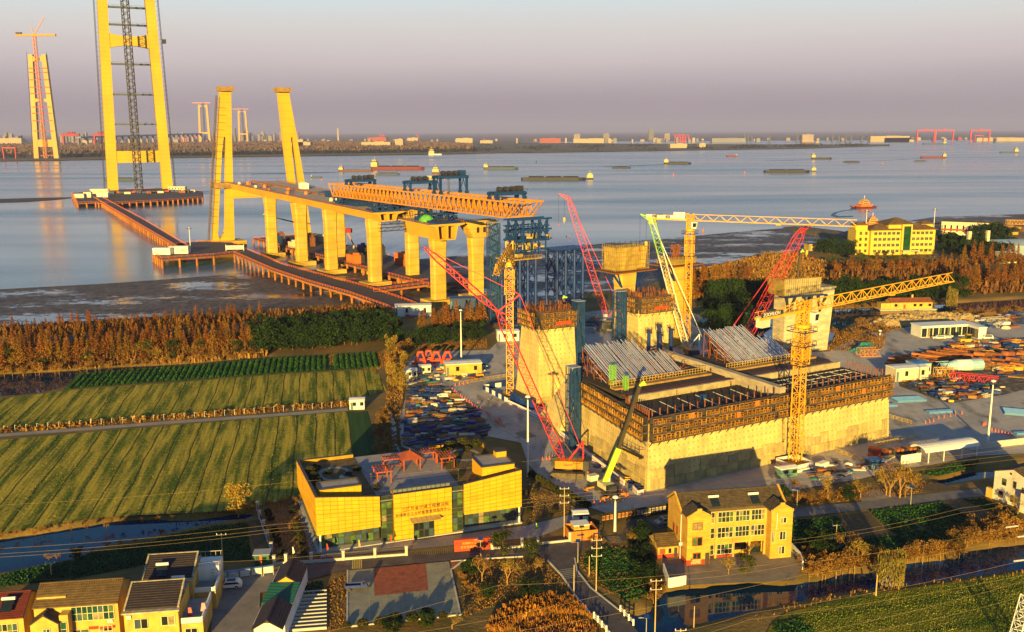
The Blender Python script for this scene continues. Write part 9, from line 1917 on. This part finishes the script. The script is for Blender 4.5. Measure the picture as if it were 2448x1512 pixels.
for l,x,y,L,W,a in(('stack of pale blue roofing sheets on the yard',1410,1115,10,5.4,8),('pale blue roofing sheets at the right edge',2400,1230,9,7,-20),('bundle of grey pipes on the yard',1700,1225,9,2.4,10),('small blue sheet stack beside the anchorage',1262,1168,3,2.5,10),('blue sheet at the far right of the yard',2420,1420,4,2,5)):
 g=thing('sheet_stack',l,'sheets',(*GZ('2c',x,y),.12),R(a));m_=mat('pale_blue_sheet',(.16,.36,.62),.35,.1,.5)
 for k in range(3):MB().bx(-L/2+.15*k,L/2+.1*k,-W/2+.1*k,W/2,.16*k,.16*k+.1).build('sheet',m_,g)
 mb=MB()
 for k in range(9):y_=-W/2+.3+k*(W-.4)/9;mb.bx(-L/2+.3,L/2,y_,y_+.12,.42,.48)
 mb.build('sheet_rib',m_,g)
 # heaps
def mound(name,label,poly,h,m,seed):
 P=np.array(poly);x=np.arange(P[:,0].min(),P[:,0].max(),.8);y=np.arange(P[:,1].min(),P[:,1].max(),.8);X,Y=np.meshgrid(x,y);d=-sdist(X,Y,poly);zz=np.clip(d/3.5,-.2,1)*h*(.75+.35*noise2(X,Y,.5,seed)+.2*noise2(X,Y,1.3,seed+1));i=np.arange(X.size).reshape(X.shape);k=(d[:-1,:-1]>-.9);f=np.stack([i[:-1,:-1][k],i[:-1,1:][k],i[1:,1:][k],i[1:,:-1][k]],1);me=bpy.data.meshes.new(name);me.from_pydata(np.stack([X.ravel(),Y.ravel(),zz.ravel()+.1],1).tolist(),[],f.tolist());me.materials.append(m);return tag(link(name,me),label,'heap')
mound('sand_heap','long pale sand heap behind the container office',[GZ('2c',*q)for q in((1040,440),(1180,380),(1500,352),(2000,362),(2060,410),(1700,430),(1300,470))],2.4,mat('pale_sand',(.46,.31,.12),.95,.25,.5,bump=.5),1)
mound('gravel_heap','low grey gravel heap in the site road',[GZ('2a',*q)for q in((1235,1300),(1340,1270),(1450,1330),(1330,1355))],1.0,mat('grey_gravel',(.26,.22,.16),.95,.3,2.),2)
mound('rubbish_heap','heap under teal netting beside the canal weeds',[GZ('2c',*q)for q in((880,680),(960,620),(1120,610),(1100,660),(960,700))],2.2,mat('teal_net',(.06,.30,.22),.8,.4,.6),3)
# yellow crowd barriers
YB=MB()
for q in range(5):YB.bar((-1+q*.5,0,.15),(-1+q*.5,0,1.1),.06)
YB.bar((-1.1,0,1.1),(1.1,0,1.1),.07);YB.bar((-1.1,0,.2),(1.1,0,.2),.07);YB.bar((-.9,-.3,0),(-.9,.3,0),.06);YB.bar((.9,-.3,0),(.9,.3,0),.06);YBM=None
for r,a,b,n in(('2b',(1110,1500),(1310,1470),5),('2b',(1390,1470),(1490,1440),3),('2b',(1550,1420),(1780,1385),6),('2c',(1215,1265),(1420,1325),6),('2f',(800,255),(1020,340),6),('2f',(1130,195),(1470,125),9),('2a',(770,865),(1165,800),10)):
 for k in range(n):
  p=GZ(r,a[0]+(b[0]-a[0])*k/(n-1),a[1]+(b[1]-a[1])*k/(n-1));o=YB.build('crowd_barrier',mat('barrier_yellow',(.55,.38,.05),.6))if YBM is None else link('crowd_barrier',YBM);YBM=o.data;o.location=(*p,.13);o.rotation_euler=(0,0,ang(GZ(r,*a),GZ(r,*b)));tag(o,'yellow steel crowd barrier on the site yard','barrier','yellow crowd barriers')
  # field fence posts and garden edging
for k in range(34):
 p=lerp2(G(10,1033),G(815,974),k/33);o=MB().box(0,0,0,.07,.07,1.9).bar((0,0,1.8),(.5,0,1.8),.04).build('fence_post',WR)if k==0 else link('fence_post',bpy.data.objects['fence_post'].data);o.location=(*p,0);tag(o,'white trellis post along the field path','post','trellis posts')
for k in range(11):a=GZ('3c',580,1180+k*33);b=GZ('3c',905,1155+k*33);o=MB().bar((*a,.3),(*b,.3),.22,.5).build('garden_edging',KERB);tag(o,'concrete bed edge in the terraced garden, number %d from the top'%(k+1),'edging','terraced garden edges')
